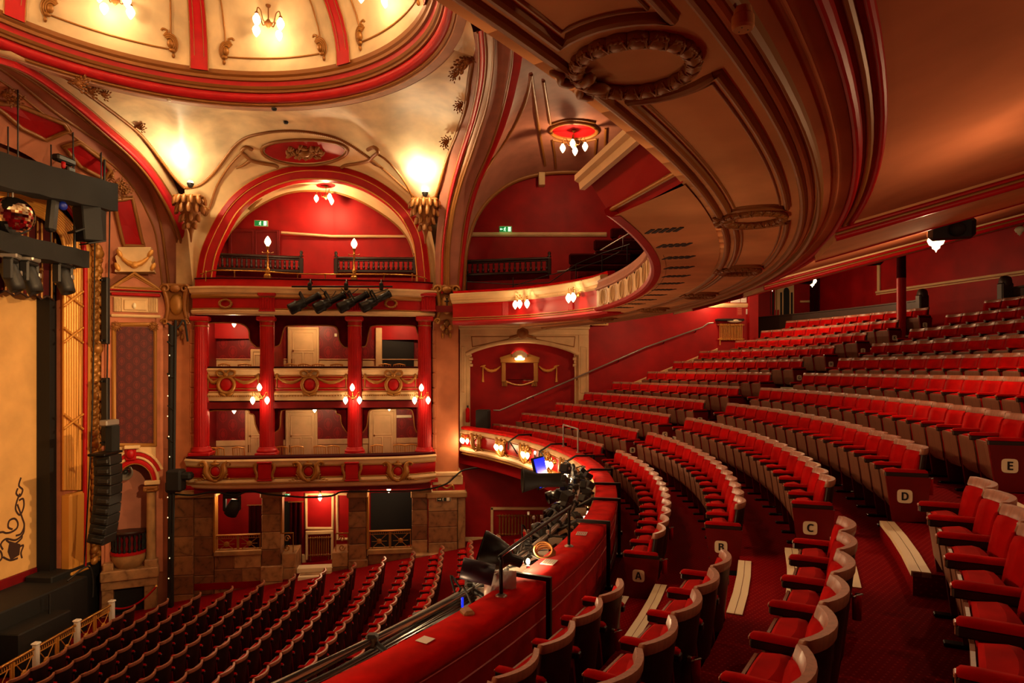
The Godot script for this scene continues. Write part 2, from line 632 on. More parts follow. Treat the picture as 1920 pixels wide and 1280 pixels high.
func build_circle():
	var fl := structure("floor", "stepped floor of the circle under dotted red carpet")
	var g := Geo.new()
	var y_low := row_floor(0)
	wedge(g, RF - 0.1, row_r(0) - 0.03, -0.98, 0.80, y_low - 0.5, y_low, 60)
	for i in range(1, 11):
		wedge(g, row_r(i) - 0.90, row_r(i) - 0.02, -0.98, 0.80, row_floor(i) - 0.6, row_floor(i), 60)
	wedge(g, row_r(11) - 0.90, row_r(11) + 6.0, -0.98, 0.80, row_floor(10) - 0.6, row_floor(10) + 0.17, 60)
	# half steps in the two gangways
	for i in 11:
		wedge(g, row_r(i) - 0.45, row_r(i) - 0.03, -0.440, -0.342, row_floor(i) - 0.3, row_floor(i) + 0.173, 4)
		wedge(g, row_r(i) - 0.45, row_r(i) - 0.03, 0.158, 0.205, row_floor(i) - 0.3, row_floor(i) + 0.173, 3)
	part("carpet_steps", g, M["carpet"], fl)
	# pale nosings on every step edge of the gangways
	for i in range(0, 11):
		for e in [[-0.440, -0.3445], [0.160, 0.2025]]:
			for half in 2:
				var r := row_r(i) - (0.90 if half == 0 else 0.45)
				var y := row_floor(i) if half == 0 else row_floor(i) + 0.173
				if i == 0 and half == 0:
					continue
				var n := Geo.new()
				wedge(n, r - 0.012, r + 0.05, e[0], e[1], y - 0.03, y + 0.010, 3)
				wedge(n, r + 0.055, r + 0.115, e[0], e[1], y - 0.03, y + 0.010, 3)
				part("step_nosing", n, M["ivory"], fl)
	# parapet: velvet-topped rail and panelled back
	var pa := structure("wall_parapet", "curved parapet of the circle with a red velvet top")
	var a := -1.0
	var b := 0.665
	var n2 := 72
	var yb := row_floor(0)
	g = Geo.new()
	var w := RF - RS
	var prof := [Vector2(0, yb + 0.0), Vector2(0, RAIL_H - 0.13), Vector2(0.02, RAIL_H - 0.12), Vector2(0.025, RAIL_H - 0.03), Vector2(0.0, RAIL_H), Vector2(-w * 0.5, RAIL_H + 0.012), Vector2(-w, RAIL_H), Vector2(-w - 0.025, RAIL_H - 0.03), Vector2(-w - 0.02, RAIL_H - 0.08), Vector2(-w + 0.05, RAIL_H - 0.09)]
	g.sweep(prof, arc(RF, a, b, n2), outs(a, b, n2), false, false, false)
	part("velvet_rail", g, M["rail_velvet"], pa)
	g = Geo.new()
	g.sweep([Vector2(0.001, yb + 0.02), Vector2(0.035, yb + 0.02), Vector2(0.035, yb + 0.10), Vector2(0.012, yb + 0.125), Vector2(0.001, yb + 0.125)], arc(RF, a, b, n2), outs(a, b, n2), false, false)
	part("skirting", g, M["deep_red"], pa)
	g = Geo.new()
	g.sweep([Vector2(0.026, RAIL_H - 0.145), Vector2(0.031, RAIL_H - 0.138), Vector2(0.026, RAIL_H - 0.132)], arc(RF, a, b, n2), outs(a, b, n2), false, false)
	g.sweep([Vector2(0.003, RAIL_H - 0.335), Vector2(0.012, RAIL_H - 0.328), Vector2(0.003, RAIL_H - 0.32)], arc(RF, a, b, n2), outs(a, b, n2), false, false)
	part("piping", g, M["red_trim"], pa)
	# the face towards the stage
	var prof2 := [Vector2(0.0, RAIL_H - 0.09), Vector2(-0.03, RAIL_H - 0.12), Vector2(-0.06, RAIL_H - 0.19), Vector2(-0.02, RAIL_H - 0.22)]
	g = Geo.new()
	g.sweep(prof2, arc(RS, a, b, n2), outs(a, b, n2), false, false)
	g.sweep([Vector2(0.04, RAIL_H - 0.66), Vector2(-0.05, RAIL_H - 0.68), Vector2(-0.09, RAIL_H - 0.74), Vector2(-0.07, RAIL_H - 0.80), Vector2(0.02, RAIL_H - 0.84), Vector2(0.06, RAIL_H - 0.93), Vector2(0.2, RAIL_H - 0.96), Vector2(0.5, RAIL_H - 1.02), Vector2(1.2, RAIL_H - 1.35)], arc(RS, a, b, n2), outs(a, b, n2), false, false)
	part("front_cornice", g, M["cream"], pa)
	g = Geo.new()
	g.sweep([Vector2(-0.02, RAIL_H - 0.22), Vector2(-0.005, RAIL_H - 0.34), Vector2(-0.02, RAIL_H - 0.5), Vector2(0.04, RAIL_H - 0.66)], arc(RS, a, b, n2), outs(a, b, n2), false, false, false)
	part("front_panel", g, M["red_trim"], pa)
	g = Geo.new()
	for h in [-0.245, -0.625, -0.89]:
		g.sweep([Vector2(-0.01, RAIL_H + h - 0.018), Vector2(-0.045, RAIL_H + h), Vector2(-0.01, RAIL_H + h + 0.018)], arc(RS + (0.02 if h < -0.5 else 0.0), a, b, n2), outs(a, b, n2), false, false)
	part("gilt_bead", g, M["gold"], pa)
	# gilt cartouches and the lamps between them
	var cart := cartouche_mesh()
	var cm := cartouche_field()
	for k in 8:
		var t := 0.60 - k * 0.105
		var tf := Transform3D(facing(Vector3(-cos(t), 0, sin(t))), R(RS, t, RAIL_H - 0.45))
		var o := part("cartouche", cart, M["gold"], pa)
		o.transform = tf.scaled_local(Vector3(0.55, 0.55, 0.6))
		part("field", cm, M["red_trim"], o)
	for k in 12:
		var t := 0.635 - k * 0.125 - (0.02 if k else 0.0)
		var bs := facing(Vector3(-cos(t), 0, sin(t)))
		bracket_lamp(Transform3D(bs, R(RS - 0.03, t, RAIL_H - 0.36)), 3, "%s from the side pier" % NUMS[k], "circle front", LE.bracket * 1.2)

# floods added out of view on the stage beam to light the circle seats
func build_added_lights():
	for e in [[-6.5, 14.5, -8.5, 1.0], [-1.0, 16.5, -3.0, 0.8], [0.8, 17.0, 3.0, 0.45]]:
		var at := T(2.0, e[0], 4.6)
		var to := T(e[1], e[2], -1.6)
		var o := thing("added_house_flood", "added unseen wide black floodlight on the stage lighting beam, %s" % ["nearest the lens side", "over mid stage", "right of mid stage"][0 if e[0] < -5 else (1 if e[0] < 0 else 2)], "floodlight", Transform3D(Basis.looking_at(to - at, UP), at))
		var g := Geo.new()
		g.box(Vector3(0, 0, 0.16), Vector3(0.5, 0.36, 0.24), 0.05)
		g.box(Vector3(0, 0.28, 0.16), Vector3(0.06, 0.3, 0.06), 0.01)
		part("housing", g, M["grey_black"], o)
		g = Geo.new()
		g.box(Vector3(0, 0, 0.035), Vector3(0.44, 0.30, 0.02), 0.005)
		part("lamp_glass", g, M["soft_bulb"], o)
		spot_light(self, at + (to - at).normalized() * 0.06, to, LE.house * e[3], 32.0, Color(1.0, 0.74, 0.5), 0.35)

	for e in [[15.4, -6.0], [15.6, 1.5]]:  # spotlights added to brighten the pale curtain
		var at := T(e[0], e[1], 2.75)
		var to := T(-0.6, 2.8, -0.6)
		var o := thing("added_stage_spot", "added profile spotlight on the upper circle front aimed at the pale curtain, %s" % ("lens side" if e[1] < 0 else "centre"), "spotlight", Transform3D(Basis.looking_at(to - at, UP), at))
		var g := Geo.new()
		g.lathe([Vector2(0.0, -0.5), Vector2(0.16, -0.48), Vector2(0.16, -0.1), Vector2(0.1, 0.0), Vector2(0.1, 0.45), Vector2(0.08, 0.45), Vector2(0.08, 0.02), Vector2(0.0, 0.0)], 12, Vector3(0, 0, 0.46), Basis(Vector3.RIGHT, -PI / 2))
		part("body", g, M["black_steel"], o)
		spot_light(self, at + (to - at).normalized() * 0.1, to, LE.stage, 24.0, Color(1.0, 0.8, 0.55), 0.1)

# ---------------------------------------------------------------- ornament shared by several things
# scroll cartouche about 1 wide and 1 tall, lying on z = 0
func cartouche_mesh() -> ArrayMesh:
	var g := Geo.new()
	var ring := []
	for k in 20:
		var t := TAU * k / 20
		ring.append(Vector3(0.22 * sin(t), 0.0 + 0.27 * cos(t), 0.10))
	g.tube(ring, 0.03, 6, true)
	for s in [-1.0, 1.0]:
		# broad leaf rising from the foot, curling outwards at the top
		g.tube(spline([Vector3(s * 0.06, -0.46, 0.06), Vector3(s * 0.24, -0.30, 0.10), Vector3(s * 0.36, -0.02, 0.12), Vector3(s * 0.34, 0.28, 0.12), Vector3(s * 0.46, 0.46, 0.11), Vector3(s * 0.60, 0.40, 0.10), Vector3(s * 0.55, 0.28, 0.10)], 4), [0.05, 0.07, 0.085, 0.10, 0.11, 0.12, 0.125, 0.13, 0.13, 0.125, 0.12, 0.115, 0.11, 0.10, 0.09, 0.085, 0.08, 0.075, 0.07, 0.065, 0.06, 0.055, 0.05, 0.045, 0.04], 7)
		for k in 6:
			var y := -0.30 + 0.12 * k
			g.blob(Vector3(s * (0.40 + 0.05 * sin(k * 1.3)), y, 0.14), Vector3(0.10, 0.045, 0.05), Basis(Vector3.BACK, s * (0.9 - 0.1 * k)), 6, 4)
		for k in 4:
			g.blob(Vector3(s * (0.36 + 0.13 * k), -0.34 - 0.03 * k, 0.06), Vector3(0.10, 0.06 - 0.008 * k, 0.05), Basis(Vector3.BACK, s * (0.7 - 0.25 * k)), 6, 4)
	g.blob(Vector3(0, -0.46, 0.08), Vector3(0.12, 0.08, 0.07), Basis(), 8, 5)
	g.blob(Vector3(0, 0.36, 0.12), Vector3(0.20, 0.09, 0.08), Basis(), 8, 5)
	g.blob(Vector3(0, 0.46, 0.10), Vector3(0.08, 0.09, 0.06), Basis(), 8, 5)
	return g.done()

func cartouche_field() -> ArrayMesh:
	var g := Geo.new()
	g.blob(Vector3(0, 0.0, 0.03), Vector3(0.21, 0.25, 0.11), Basis(), 16, 8)
	return g.done()

# leaf-wound wreath, outer radius 1, on z = 0
func wreath_mesh(tube := 0.14, n := 18, sx := 1.0) -> ArrayMesh:
	var g := Geo.new()
	var r := 1.0 - tube
	for k in n:
		var t0 := TAU * k / n
		var t1 := TAU * (k + 1) / n
		var pts := []
		var rad := []
		for j in 6:
			var u := float(j) / 5
			var t := lerpf(t0, t1, u)
			pts.append(Vector3(sx * r * cos(t), r * sin(t), tube * 0.5))
			rad.append(tube * (0.62 + 0.42 * sin(PI * (0.15 + 0.7 * u))))
		g.tube(pts, rad, 7)
		# binding ribbon: two crossed straps
		for s in [-1.0, 1.0]:
			var p := []
			for j in 5:
				var a := PI * j / 4
				var t: float = t1 + s * 0.05 * (j - 2)
				p.append(Vector3(sx * (r + tube * 0.95 * cos(a)) * cos(t), (r + tube * 0.95 * cos(a)) * sin(t), tube * 0.5 + tube * 0.95 * sin(a)))
			g.tube(p, tube * 0.16, 4)
		for j in 3:
			var t := lerpf(t0, t1, 0.25 + 0.25 * j)
			for s in [-0.6, 0.1, 0.7]:
				g.blob(Vector3(sx * (r + s * tube) * cos(t), (r + s * tube) * sin(t), tube * (1.25 - 0.4 * absf(s))), Vector3(tube * 0.55, tube * 0.22, tube * 0.22), Basis(Vector3.BACK, t + PI / 2 + 0.5 * s), 5, 4)
	return g.done()

# hanging garland between two points of a plane with a drop at the middle
func swag(g: Geo, a: Vector3, b: Vector3, sag: float, r: float, n := 10):
	var pts := []
	var rad := []
	for k in n + 1:
		var t := float(k) / n
		pts.append(a.lerp(b, t) - Vector3(0, sag * 4 * t * (1 - t), 0))
		rad.append(r * (0.45 + 0.75 * sin(PI * t)) * (1.0 + 0.22 * (k % 2)))
	g.tube(pts, rad, 6)

# flame-shaped glass, hanging (down) or standing
func flame_mesh(h := 0.2, down := true) -> ArrayMesh:
	var g := Geo.new()
	var pr := []
	for p in [[0.0, 0.0], [0.16, 0.02], [0.20, 0.12], [0.36, 0.28], [0.42, 0.44], [0.36, 0.62], [0.22, 0.80], [0.09, 0.93], [0.0, 1.0]]:
		pr.append(Vector2(p[0] * h * 0.72, (-p[1] if down else p[1]) * h))
	g.lathe(pr, 12)
	return g.done()

var cache := {}
func cached(key: String, f: Callable):
	if not cache.has(key):
		cache[key] = f.call()
	return cache[key]

const NUMS := ["first", "second", "third", "fourth", "fifth", "sixth", "seventh", "eighth", "ninth", "tenth", "eleventh", "twelfth", "thirteenth", "fourteenth", "fifteenth", "sixteenth", "seventeenth", "eighteenth", "nineteenth", "twentieth", "twenty-first", "twenty-second"]

# brass bracket with flame-shaped lamps; z points out of the wall
func bracket_lamp(tf: Transform3D, n: int, which: String, where: String, e: float, s := 1.0, up_one := false) -> Node3D:
	var o := thing("bracket_lamp", "brass bracket with flame lamps on the %s, %s" % [where, which], "lamp", tf, "bracket lamps")
	var g := Geo.new()
	g.lathe([Vector2(0.0, 0.03), Vector2(0.05, 0.03), Vector2(0.07, 0.0), Vector2(0.075, -0.02)], 12, Vector3.ZERO, Basis(Vector3.RIGHT, PI / 2))
	part("wall_plate", g, M["brass"], o)
	for k in n:
		var x := (k - (n - 1) * 0.5) * 0.17 * s
		var z := 0.20 * s - absf(x) * 0.3
		var stand := up_one and k == n / 2
		var y := 0.16 if stand else 0.0
		g = Geo.new()
		g.tube(spline([Vector3(0, 0, 0.02), Vector3(x * 0.4, 0.02, 0.1 * s), Vector3(x * 0.8, 0.13 * s, z * 0.8), Vector3(x, 0.13 * s, z), Vector3(x, 0.06 * s + y, z)], 4), 0.009, 6)
		g.lathe([Vector2(0.018, 0.07), Vector2(0.035, 0.05), Vector2(0.03, 0.03)], 8, Vector3(x, y, z))
		part("arm", g, M["brass"], o)
		var b := part("lamp_glass", cached("flame%s%s" % [s, stand], flame_mesh.bind(0.2 * s, not stand)), M["bulb"], o)
		b.position = Vector3(x, y + 0.04, z)
	lamp_light(o, Vector3(0, -0.1, 0.32 * s), e)
	return o

# ceiling pendant of four drooping flames
func pendant(at: Vector3, drop: float, label: String, e: float, s := 1.0, n := 4, turn := 0.4) -> Node3D:
	var o := thing("pendant_lamp", label, "lamp", Transform3D(Basis(), at), "pendant lamps")
	var g := Geo.new()
	g.tube([Vector3(0, 0, 0), Vector3(0, -drop, 0)], 0.012 * s, 6)
	g.lathe([Vector2(0.0, 0.0), Vector2(0.07, -0.01), Vector2(0.05, -0.05), Vector2(0.015, -0.07)], 10)
	part("stem", g, M["old_gold"], o)
	g = Geo.new()
	g.lathe([Vector2(0.0, 0.08), Vector2(0.03, 0.06), Vector2(0.05, 0.02), Vector2(0.09, -0.01), Vector2(0.06, -0.06), Vector2(0.02, -0.10), Vector2(0.0, -0.12)], 10, Vector3(0, -drop, 0), Basis().scaled(Vector3.ONE * s))
	part("hub", g, M["old_gold"], o)
	for k in n:
		var t := TAU * k / n + turn
		var d := Vector3(cos(t), 0, sin(t)) * s
		g = Geo.new()
		g.tube(spline([Vector3(0, -drop, 0) + d * 0.04, Vector3(0, -drop - 0.02 * s, 0) + d * 0.14, Vector3(0, -drop + 0.14 * s, 0) + d * 0.20, Vector3(0, -drop + 0.16 * s, 0) + d * 0.28, Vector3(0, -drop + 0.06 * s, 0) + d * 0.31], 4), 0.011 * s, 6)
		g.lathe([Vector2(0.02, 0.07), Vector2(0.04, 0.04), Vector2(0.03, 0.02)], 8, Vector3(0, -drop, 0) + d * 0.31, Basis().scaled(Vector3.ONE * s))
		part("arm", g, M["old_gold"], o)
		var b := part("lamp_glass", cached("flame%s" % s, flame_mesh.bind(0.26 * s)), M["bulb"], o)
		b.position = Vector3(0, -drop + 0.03 * s, 0) + d * 0.31
	lamp_light(o, Vector3(0, -drop - 0.28 * s, 0), e)
	return o

# ---------------------------------------------------------------- the room
func facing(f: Vector3) -> Basis:
	return Basis(UP.cross(f), UP, f)

# point by the hall's own axes: xp back from the stage, u across, h against the lens
func T(xp: float, u: float, h: float) -> Vector3:
	return Vector3(CCX + xp * cos(AX) + u * sin(AX), CY + h, CCZ + xp * sin(AX) - u * cos(AX))

func stalls_h(xp: float) -> float:
	return -7.37 + 0.15 * (xp - 0.8)

var FW := Transform3D()
var FB := Transform3D()
var FN := Transform3D()

# upright box standing on plane f between two pixel corners
func slab(g: Geo, f: Transform3D, x0: float, y0: float, x1: float, y1: float, z0: float, z1: float, ch := 0.0):
	var a := on2(f, x0, y0, z1)
	var b := on2(f, x1, y1, z1)
	g.box(Vector3((a.x + b.x) / 2, (a.y + b.y) / 2, (z0 + z1) / 2), Vector3(absf(b.x - a.x), absf(a.y - b.y), absf(z1 - z0)), ch)

func build_shell():
	FW = frame(-3.0, 22.3, 9.0, 22.3)
	FB = frame(-9.95, 20.4, -2.53, 21.5)
	FN = frame(-12.25, 19.45, -10.5, 20.2)
	# ---- stalls floor
	var fl := structure("floor", "sloping stalls floor under plain red carpet")
	var g := Geo.new()
	g.flat()
	g.quad(T(0.2, -11, stalls_h(0.2)), T(0.2, 12.5, stalls_h(0.2)), T(26, 12.5, stalls_h(26)), T(26, -11, stalls_h(26)))
	g.quad(T(0.2, -11, -8.3), T(0.2, 12.5, -8.3), T(0.2, 12.5, stalls_h(0.2)), T(0.2, -11, stalls_h(0.2)))
	g.quad(T(-14, -11, -8.3), T(-14, 12.5, -8.3), T(0.2, 12.5, -8.3), T(0.2, -11, -8.3))
	part("stalls_carpet", g, M["carpet"], fl)
	# ---- closing walls that the lens does not face
	var wn := structure("wall_near")
	g = Geo.new()
	g.flat()
	g.quad(T(-2, -10.0, -9), T(-2, -10.0, 11), T(30, -15.0, 11), T(30, -15.0, -9))
	g.quad(T(-2, -10.2, -9), T(30, -15.2, -9), T(30, -15.2, 11), T(-2, -10.2, 11))
	part("plaster", g, M["red_wall"], wn)
	var wr := structure("wall_rear")
	g = Geo.new()
	g.flat()
	g.quad(T(30, -15.2, -9), T(30, -15.2, 11), T(30, 14.5, 11), T(30, 14.5, -9))
	g.quad(T(30.2, -15.2, -9), T(30.2, 14.5, -9), T(30.2, 14.5, 11), T(30.2, -15.2, 11))
	part("plaster", g, M["red_wall"], wr)
	var wo := structure("wall_outer")
	g = Geo.new()
	g.flat()
	g.quad(T(-2, 13.5, -9), T(-2, 13.5, 11), T(30, 14.5, 11), T(30, 14.5, -9))
	part("plaster", g, M["red_wall"], wo)
	var ct := structure("ceiling", "")
	g = Geo.new()
	g.box(T(14, 1, 11.2), Vector3(36, 0.3, 34), 0.0)
	part("roof_slab", g, M["mauve"], ct)

	# ---- side wall of the circle with the arched recess
	var wf := structure("wall_side", "red side wall of the circle with a cream arched recess", FW)
	g = Geo.new()
	slab(g, FW, 850, 640, 1110, 1010, -0.55, -0.35)
	slab(g, FW, 1098, 560, 1412, 1010, -0.45, 0.0)
	slab(g, FW, 850, 560, 1110, 612, -0.45, 0.0)
	slab(g, FW, 850, 560, 1110, 640, -0.55, -0.35)
	part("plaster", g, M["red_wall"], wf)
	g = Geo.new()
	# pilasters with sunk panels
	for x in [[862, 874], [1085, 1104]]:
		slab(g, FW, x[0], 618, x[1], 830, -0.35, 0.05, 0.01)
		var fw: Array = [x[0] + 4.0, x[1] - 4.0]
		var pts := []
		for q in [[fw[0], 650], [fw[1], 650], [fw[1], 736], [fw[0], 736]]:
			pts.append(on2(FW, q[0], q[1], 0.05))
		g.bead(pts, 0.03, 0.02, 0.05, true)
	# inner jamb with stepped edge
	slab(g, FW, 874, 655, 881, 830, -0.35, -0.1, 0.02)
	slab(g, FW, 1078, 655, 1086, 830, -0.35, -0.1, 0.02)
	for k in 4:
		slab(g, FW, 1077 - 2 * (k % 2), 664 + 6 * k, 1081, 669 + 6 * k, -0.3, -0.08, 0.01)
		slab(g, FW, 879, 664 + 6 * k, 884 + 2 * (k % 2), 669 + 6 * k, -0.3, -0.08, 0.01)
	# entablature
	slab(g, FW, 858, 600, 1107, 612, -0.3, 0.22, 0.03)
	slab(g, FW, 860, 612, 1106, 617, -0.3, 0.14, 0.02)
	slab(g, FW, 862, 617, 1104, 628, -0.3, 0.07, 0.01)
	part("architrave", g, M["cream"], wf)
	# spandrels over the segmental arch
	g = Geo.new()
	var sp := PackedVector2Array()
	var arch := []
	for k in 17:
		var t := float(k) / 16
		var q := on2(FW, lerpf(874, 1085, t), 664 - 25 * sin(PI * t) ** 0.8, 0.0)
		arch.append(q)
	sp.append(on2(FW, 874, 626))
	sp.append(on2(FW, 1085, 626))
	for k in 17:
		sp.append(arch[16 - k])
	g.prism(sp, -0.3, 0.03)
	g.bead(arch, 0.14, 0.06, 0.03)
	part("arch_head", g, M["cream"], wf)
	g = Geo.new()
	for s in [[884, 960, 1], [1078, 998, -1]]:
		var pts := [on2(FW, s[0], 631), on2(FW, s[1], 631), on2(FW, s[1] - 8 * s[2], 636), on2(FW, s[0] + 2 * s[2], 650)]
		g.bead(pts, 0.03, 0.02, 0.03, true)
	part("gilt_bead", g, M["old_gold"], wf)
	g = Geo.new()
	var kc := on(FW, 980, 624, 0.07)
	g.lathe([Vector2(0.0, 0.10), Vector2(0.08, 0.1), Vector2(0.10, 0.05), Vector2(0.16, 0.08), Vector2(0.2, 0.05), Vector2(0.2, 0.0)], 18, kc, Basis(Vector3.RIGHT, PI / 2))
	for s in [-1.0, 1.0]:
		for k in 4:
			g.blob(kc + Vector3(s * (0.2 + 0.07 * k), -0.1 - 0.02 * k, 0.02), Vector3(0.10 - 0.015 * k, 0.045, 0.04), Basis(Vector3.BACK, s * -0.5), 6, 4)
	part("keystone_boss", g, M["old_gold"], wf)
	# rising skirting along the side gangway
	g = Geo.new()
	var a := on2(FW, 950, 814)
	var b := on2(FW, 1345, 654)
	g.prism(PackedVector2Array([a, b, b - Vector2(0, 0.14), a - Vector2(0, 0.14)]), 0.0, 0.04)
	g.bead([a, b], 0.05, 0.06, 0.0)
	part("raking_skirting", g, M["cream"], wf)
	# cream picture rail, upper right end
	g = Geo.new()
	slab(g, FW, 1300, 568, 1413, 574, 0.0, 0.07, 0.02)
	slab(g, FW, 1300, 574, 1413, 576, 0.0, 0.04, 0.01)
	part("picture_rail", g, M["cream"], wf)

	# handrail
	var hr := thing("handrail", "long steel handrail rising along the red side wall past the mirror", "handrail", FW)
	g = Geo.new()
	var hp := [on(FW, 925, 769, 0.22), on(FW, 938, 769, 0.22), on(FW, 1082, 707, 0.22), on(FW, 1210, 651, 0.22), on(FW, 1318, 613, 0.22), on(FW, 1328, 606, 0.22), on(FW, 1338, 605, 0.22)]
	g.tube(hp, 0.028, 8)
	part("rail", g, M["steel"], hr)
	for x in [[1000, 742], [1082, 707], [1160, 673], [1245, 638], [1305, 617]]:
		g = Geo.new()
		var q := on(FW, x[0], x[1], 0.22)
		g.tube([q - Vector3(0, 0.02, 0), q - Vector3(0, 0.09, 0.05), Vector3(q.x, q.y - 0.1, -0.01)], 0.014, 6)
		part("bracket", g, M["black_steel"], hr)

	# mirror with broken pediment
	var mi := thing("wall_mirror", "mirror in a gilt frame with a broken pediment, in the arched recess", "mirror", FW * Transform3D(Basis(), Vector3(0, 0, -0.35)))
	var F2 := FW * Transform3D(Basis(), Vector3(0, 0, -0.35))
	g = Geo.new()
	slab(g, F2, 946, 680, 1002, 712, 0.0, 0.03)
	var lens := PackedVector2Array()
	for k in 13:
		var t := float(k) / 12
		lens.append(on2(F2, lerpf(950, 1000, t), 711 + 9 * sin(PI * t)))
	g.prism(lens, 0.0, 0.03)
	part("glass", g, M["mirror"], mi)
	g = Geo.new()
	slab(g, F2, 940, 676, 948, 716, 0.0, 0.10, 0.02)
	slab(g, F2, 1001, 676, 1009, 716, 0.0, 0.10, 0.02)
	slab(g, F2, 938, 672, 1011, 680, 0.0, 0.12, 0.02)
	var low := []
	for k in 13:
		var t := float(k) / 12
		low.append(on2(F2, lerpf(944, 1005, t), 713 + 9 * sin(PI * t)))
	g.bead(low, 0.07, 0.07, 0.0)
	for s in [[941, 951], [997, 1008]]:
		for k in 4:
			slab(g, F2, s[0] + k * 2.7, 715, s[0] + k * 2.7 + 2.0, 724, 0.0, 0.08, 0.01)
	for s in [1, -1]:
		var c := 974.5
		var poly := PackedVector2Array()
		for q in [[-37, 673], [-37, 670], [-16, 663], [-14, 667], [-12, 672]]:
			poly.append(on2(F2, c + s * q[0], q[1]))
		g.prism(poly, 0.0, 0.13)
	part("frame", g, M["gold"], mi)
	g = Geo.new()
	g.lathe([Vector2(0.28, 0.0), Vector2(0.25, 0.10), Vector2(0.17, 0.16), Vector2(0.13, 0.17), Vector2(0.12, 0.2), Vector2(0.0, 0.22)], 14, on(F2, 974.5, 668, 0.02), Basis(Vector3.RIGHT, 0.25), 0, PI)
	part("crest", g, M["ivory"], mi)
	var wl := thing("wall_light", "small glowing shell light over the gilt mirror in the recess", "lamp", F2)
	g = Geo.new()
	var wp := on(F2, 974.5, 672, 0.14)
	g.box(wp, Vector3(0.34, 0.11, 0.08), 0.03)
	part("lamp_glass", g, M["bulb"], wl)
	g = Geo.new()
	g.box(wp + Vector3(0, 0, -0.07), Vector3(0.38, 0.14, 0.06), 0.02)
	part("back_plate", g, M["gold"], wl)
	lamp_light(wl, wp + Vector3(0, 0.02, 0.16), LE.bracket * 0.8)
	# painted plaster swags either side
	var which := ["left", "right"]
	for s in 2:
		var sgn := -1.0 if s == 0 else 1.0
		var o := thing("wall_swag", "gilt plaster garland on the red wall %s of the mirror" % which[s], "garland", F2)
		g = Geo.new()
		var x0 := 974.5 + sgn * 36
		var x1 := 974.5 + sgn * 69
		swag(g, on(F2, x0, 686, 0.03), on(F2, x1, 686, 0.03), 0.17, 0.045)
		part("garland", g, M["bright_gold"], o)
		g = Geo.new()
		var q := on(F2, x1, 686, 0.03)
		g.tube([q, q + Vector3(0, -0.35, 0), q + Vector3(0, -0.55, 0)], [0.02, 0.03, 0.05], 6)
		g.blob(q, Vector3(0.11, 0.03, 0.03), Basis(Vector3.BACK, 0.2), 6, 4)
		part("tassel", g, M["bright_gold"], o)

	# ---- under the circle: red wall, skirting, radiator
	var wu := structure("wall_stalls", "red stalls wall under the circle with a cream skirting", FW)
	g = Geo.new()
	slab(g, FW, 850, 830, 1200, 1040, -0.3, -0.02)
	part("plaster", g, M["red_wall"], wu)
	g = Geo.new()
	slab(g, FW, 868, 1007, 925, 1021, -0.02, 0.05, 0.015)
	for q in [[920, 951, 925, 1021], [920, 951, 1060, 956]]:
		slab(g, FW, q[0], q[1], q[2], q[3], -0.02, 0.08, 0.015)
	part("skirting", g, M["cream"], wu)
	radiator(FW, 934, 964, 1040, 1006, 18, "long radiator in a cream framed recess under the circle", M["old_gold"], 0.02)

func radiator(f: Transform3D, x0: float, y0: float, x1: float, y1: float, n: int, label: String, m: Material, z := 0.0):
	var o := thing("radiator", label, "radiator", f)
	var a := on2(f, x0, y0, z + 0.1)
	var b := on2(f, x1, y1, z + 0.1)
	var step := (b.x - a.x) / n
	var g := Geo.new()
	var hgt := a.y - b.y
	g.tube([Vector3(0, 0.06, 0), Vector3(0, hgt - 0.06, 0)], step * 0.3, 6)
	g.box(Vector3(0, hgt - 0.05, 0), Vector3(step * 0.8, 0.09, 0.11), 0.03)
	g.box(Vector3(0, 0.08, 0), Vector3(step * 0.8, 0.09, 0.11), 0.03)
	var sec := g.done()
	var spots := []
	for k in n:
		spots.append(Transform3D(Basis(), Vector3(a.x + step * (k + 0.5), b.y, z + 0.08)))
	parts("section", sec, m, o, spots)
	g = Geo.new()
	g.tube([Vector3(a.x - 0.05, b.y + 0.08, z + 0.08), Vector3(b.x + 0.05, b.y + 0.08, z + 0.08)], 0.018, 6)
	g.tube([Vector3(a.x - 0.05, a.y - 0.05, z + 0.08), Vector3(b.x + 0.05, a.y - 0.05, z + 0.08)], 0.018, 6)
	for x in [a.x + step * 0.5, b.x - step * 0.5]:
		g.tube([Vector3(x, b.y + 0.06, z + 0.08), Vector3(x, b.y - 0.12, z + 0.08)], 0.02, 6)
	part("pipe", g, m, o)

# ---------------------------------------------------------------- upper circle: underside and front
const HS := 1.38
func sof(r: float) -> float:
	return HS if r < 17.62 else HS + 0.06 + 0.262 * (r - 17.62)

func ring_bead(g: Geo, r: float, w: float, d: float, a: float, b: float, n: int, h := HS):
	g.sweep([Vector2(-w / 2, 0.002), Vector2(-w * 0.35, -d * 0.7), Vector2(-w * 0.1, -d), Vector2(w * 0.15, -d), Vector2(w * 0.4, -d * 0.6), Vector2(w / 2, 0.002)], arc(r, a, b, n, h), outs(a, b, n), false, true)

# closed bead on the flat underside through points (r, theta)
func polar_bead(g: Geo, pts: Array, w: float, d: float, h := HS):
	var rows := []
	var n := pts.size()
	for i in n:
		var a: Vector3 = pts[(i - 1 + n) % n]
		var b: Vector3 = pts[(i + 1) % n]
		var t := (b - a).normalized()
		var o := t.cross(UP).normalized()
		var p: Vector3 = pts[i]
		rows.append([p + o * w * 0.5 + UP * 0.002, p + o * w * 0.35 - UP * d * 0.7, p + o * w * 0.1 - UP * d, p - o * w * 0.15 - UP * d, p - o * w * 0.4 - UP * d * 0.6, p - o * w * 0.5 + UP * 0.002])
	g.skin(rows, true)

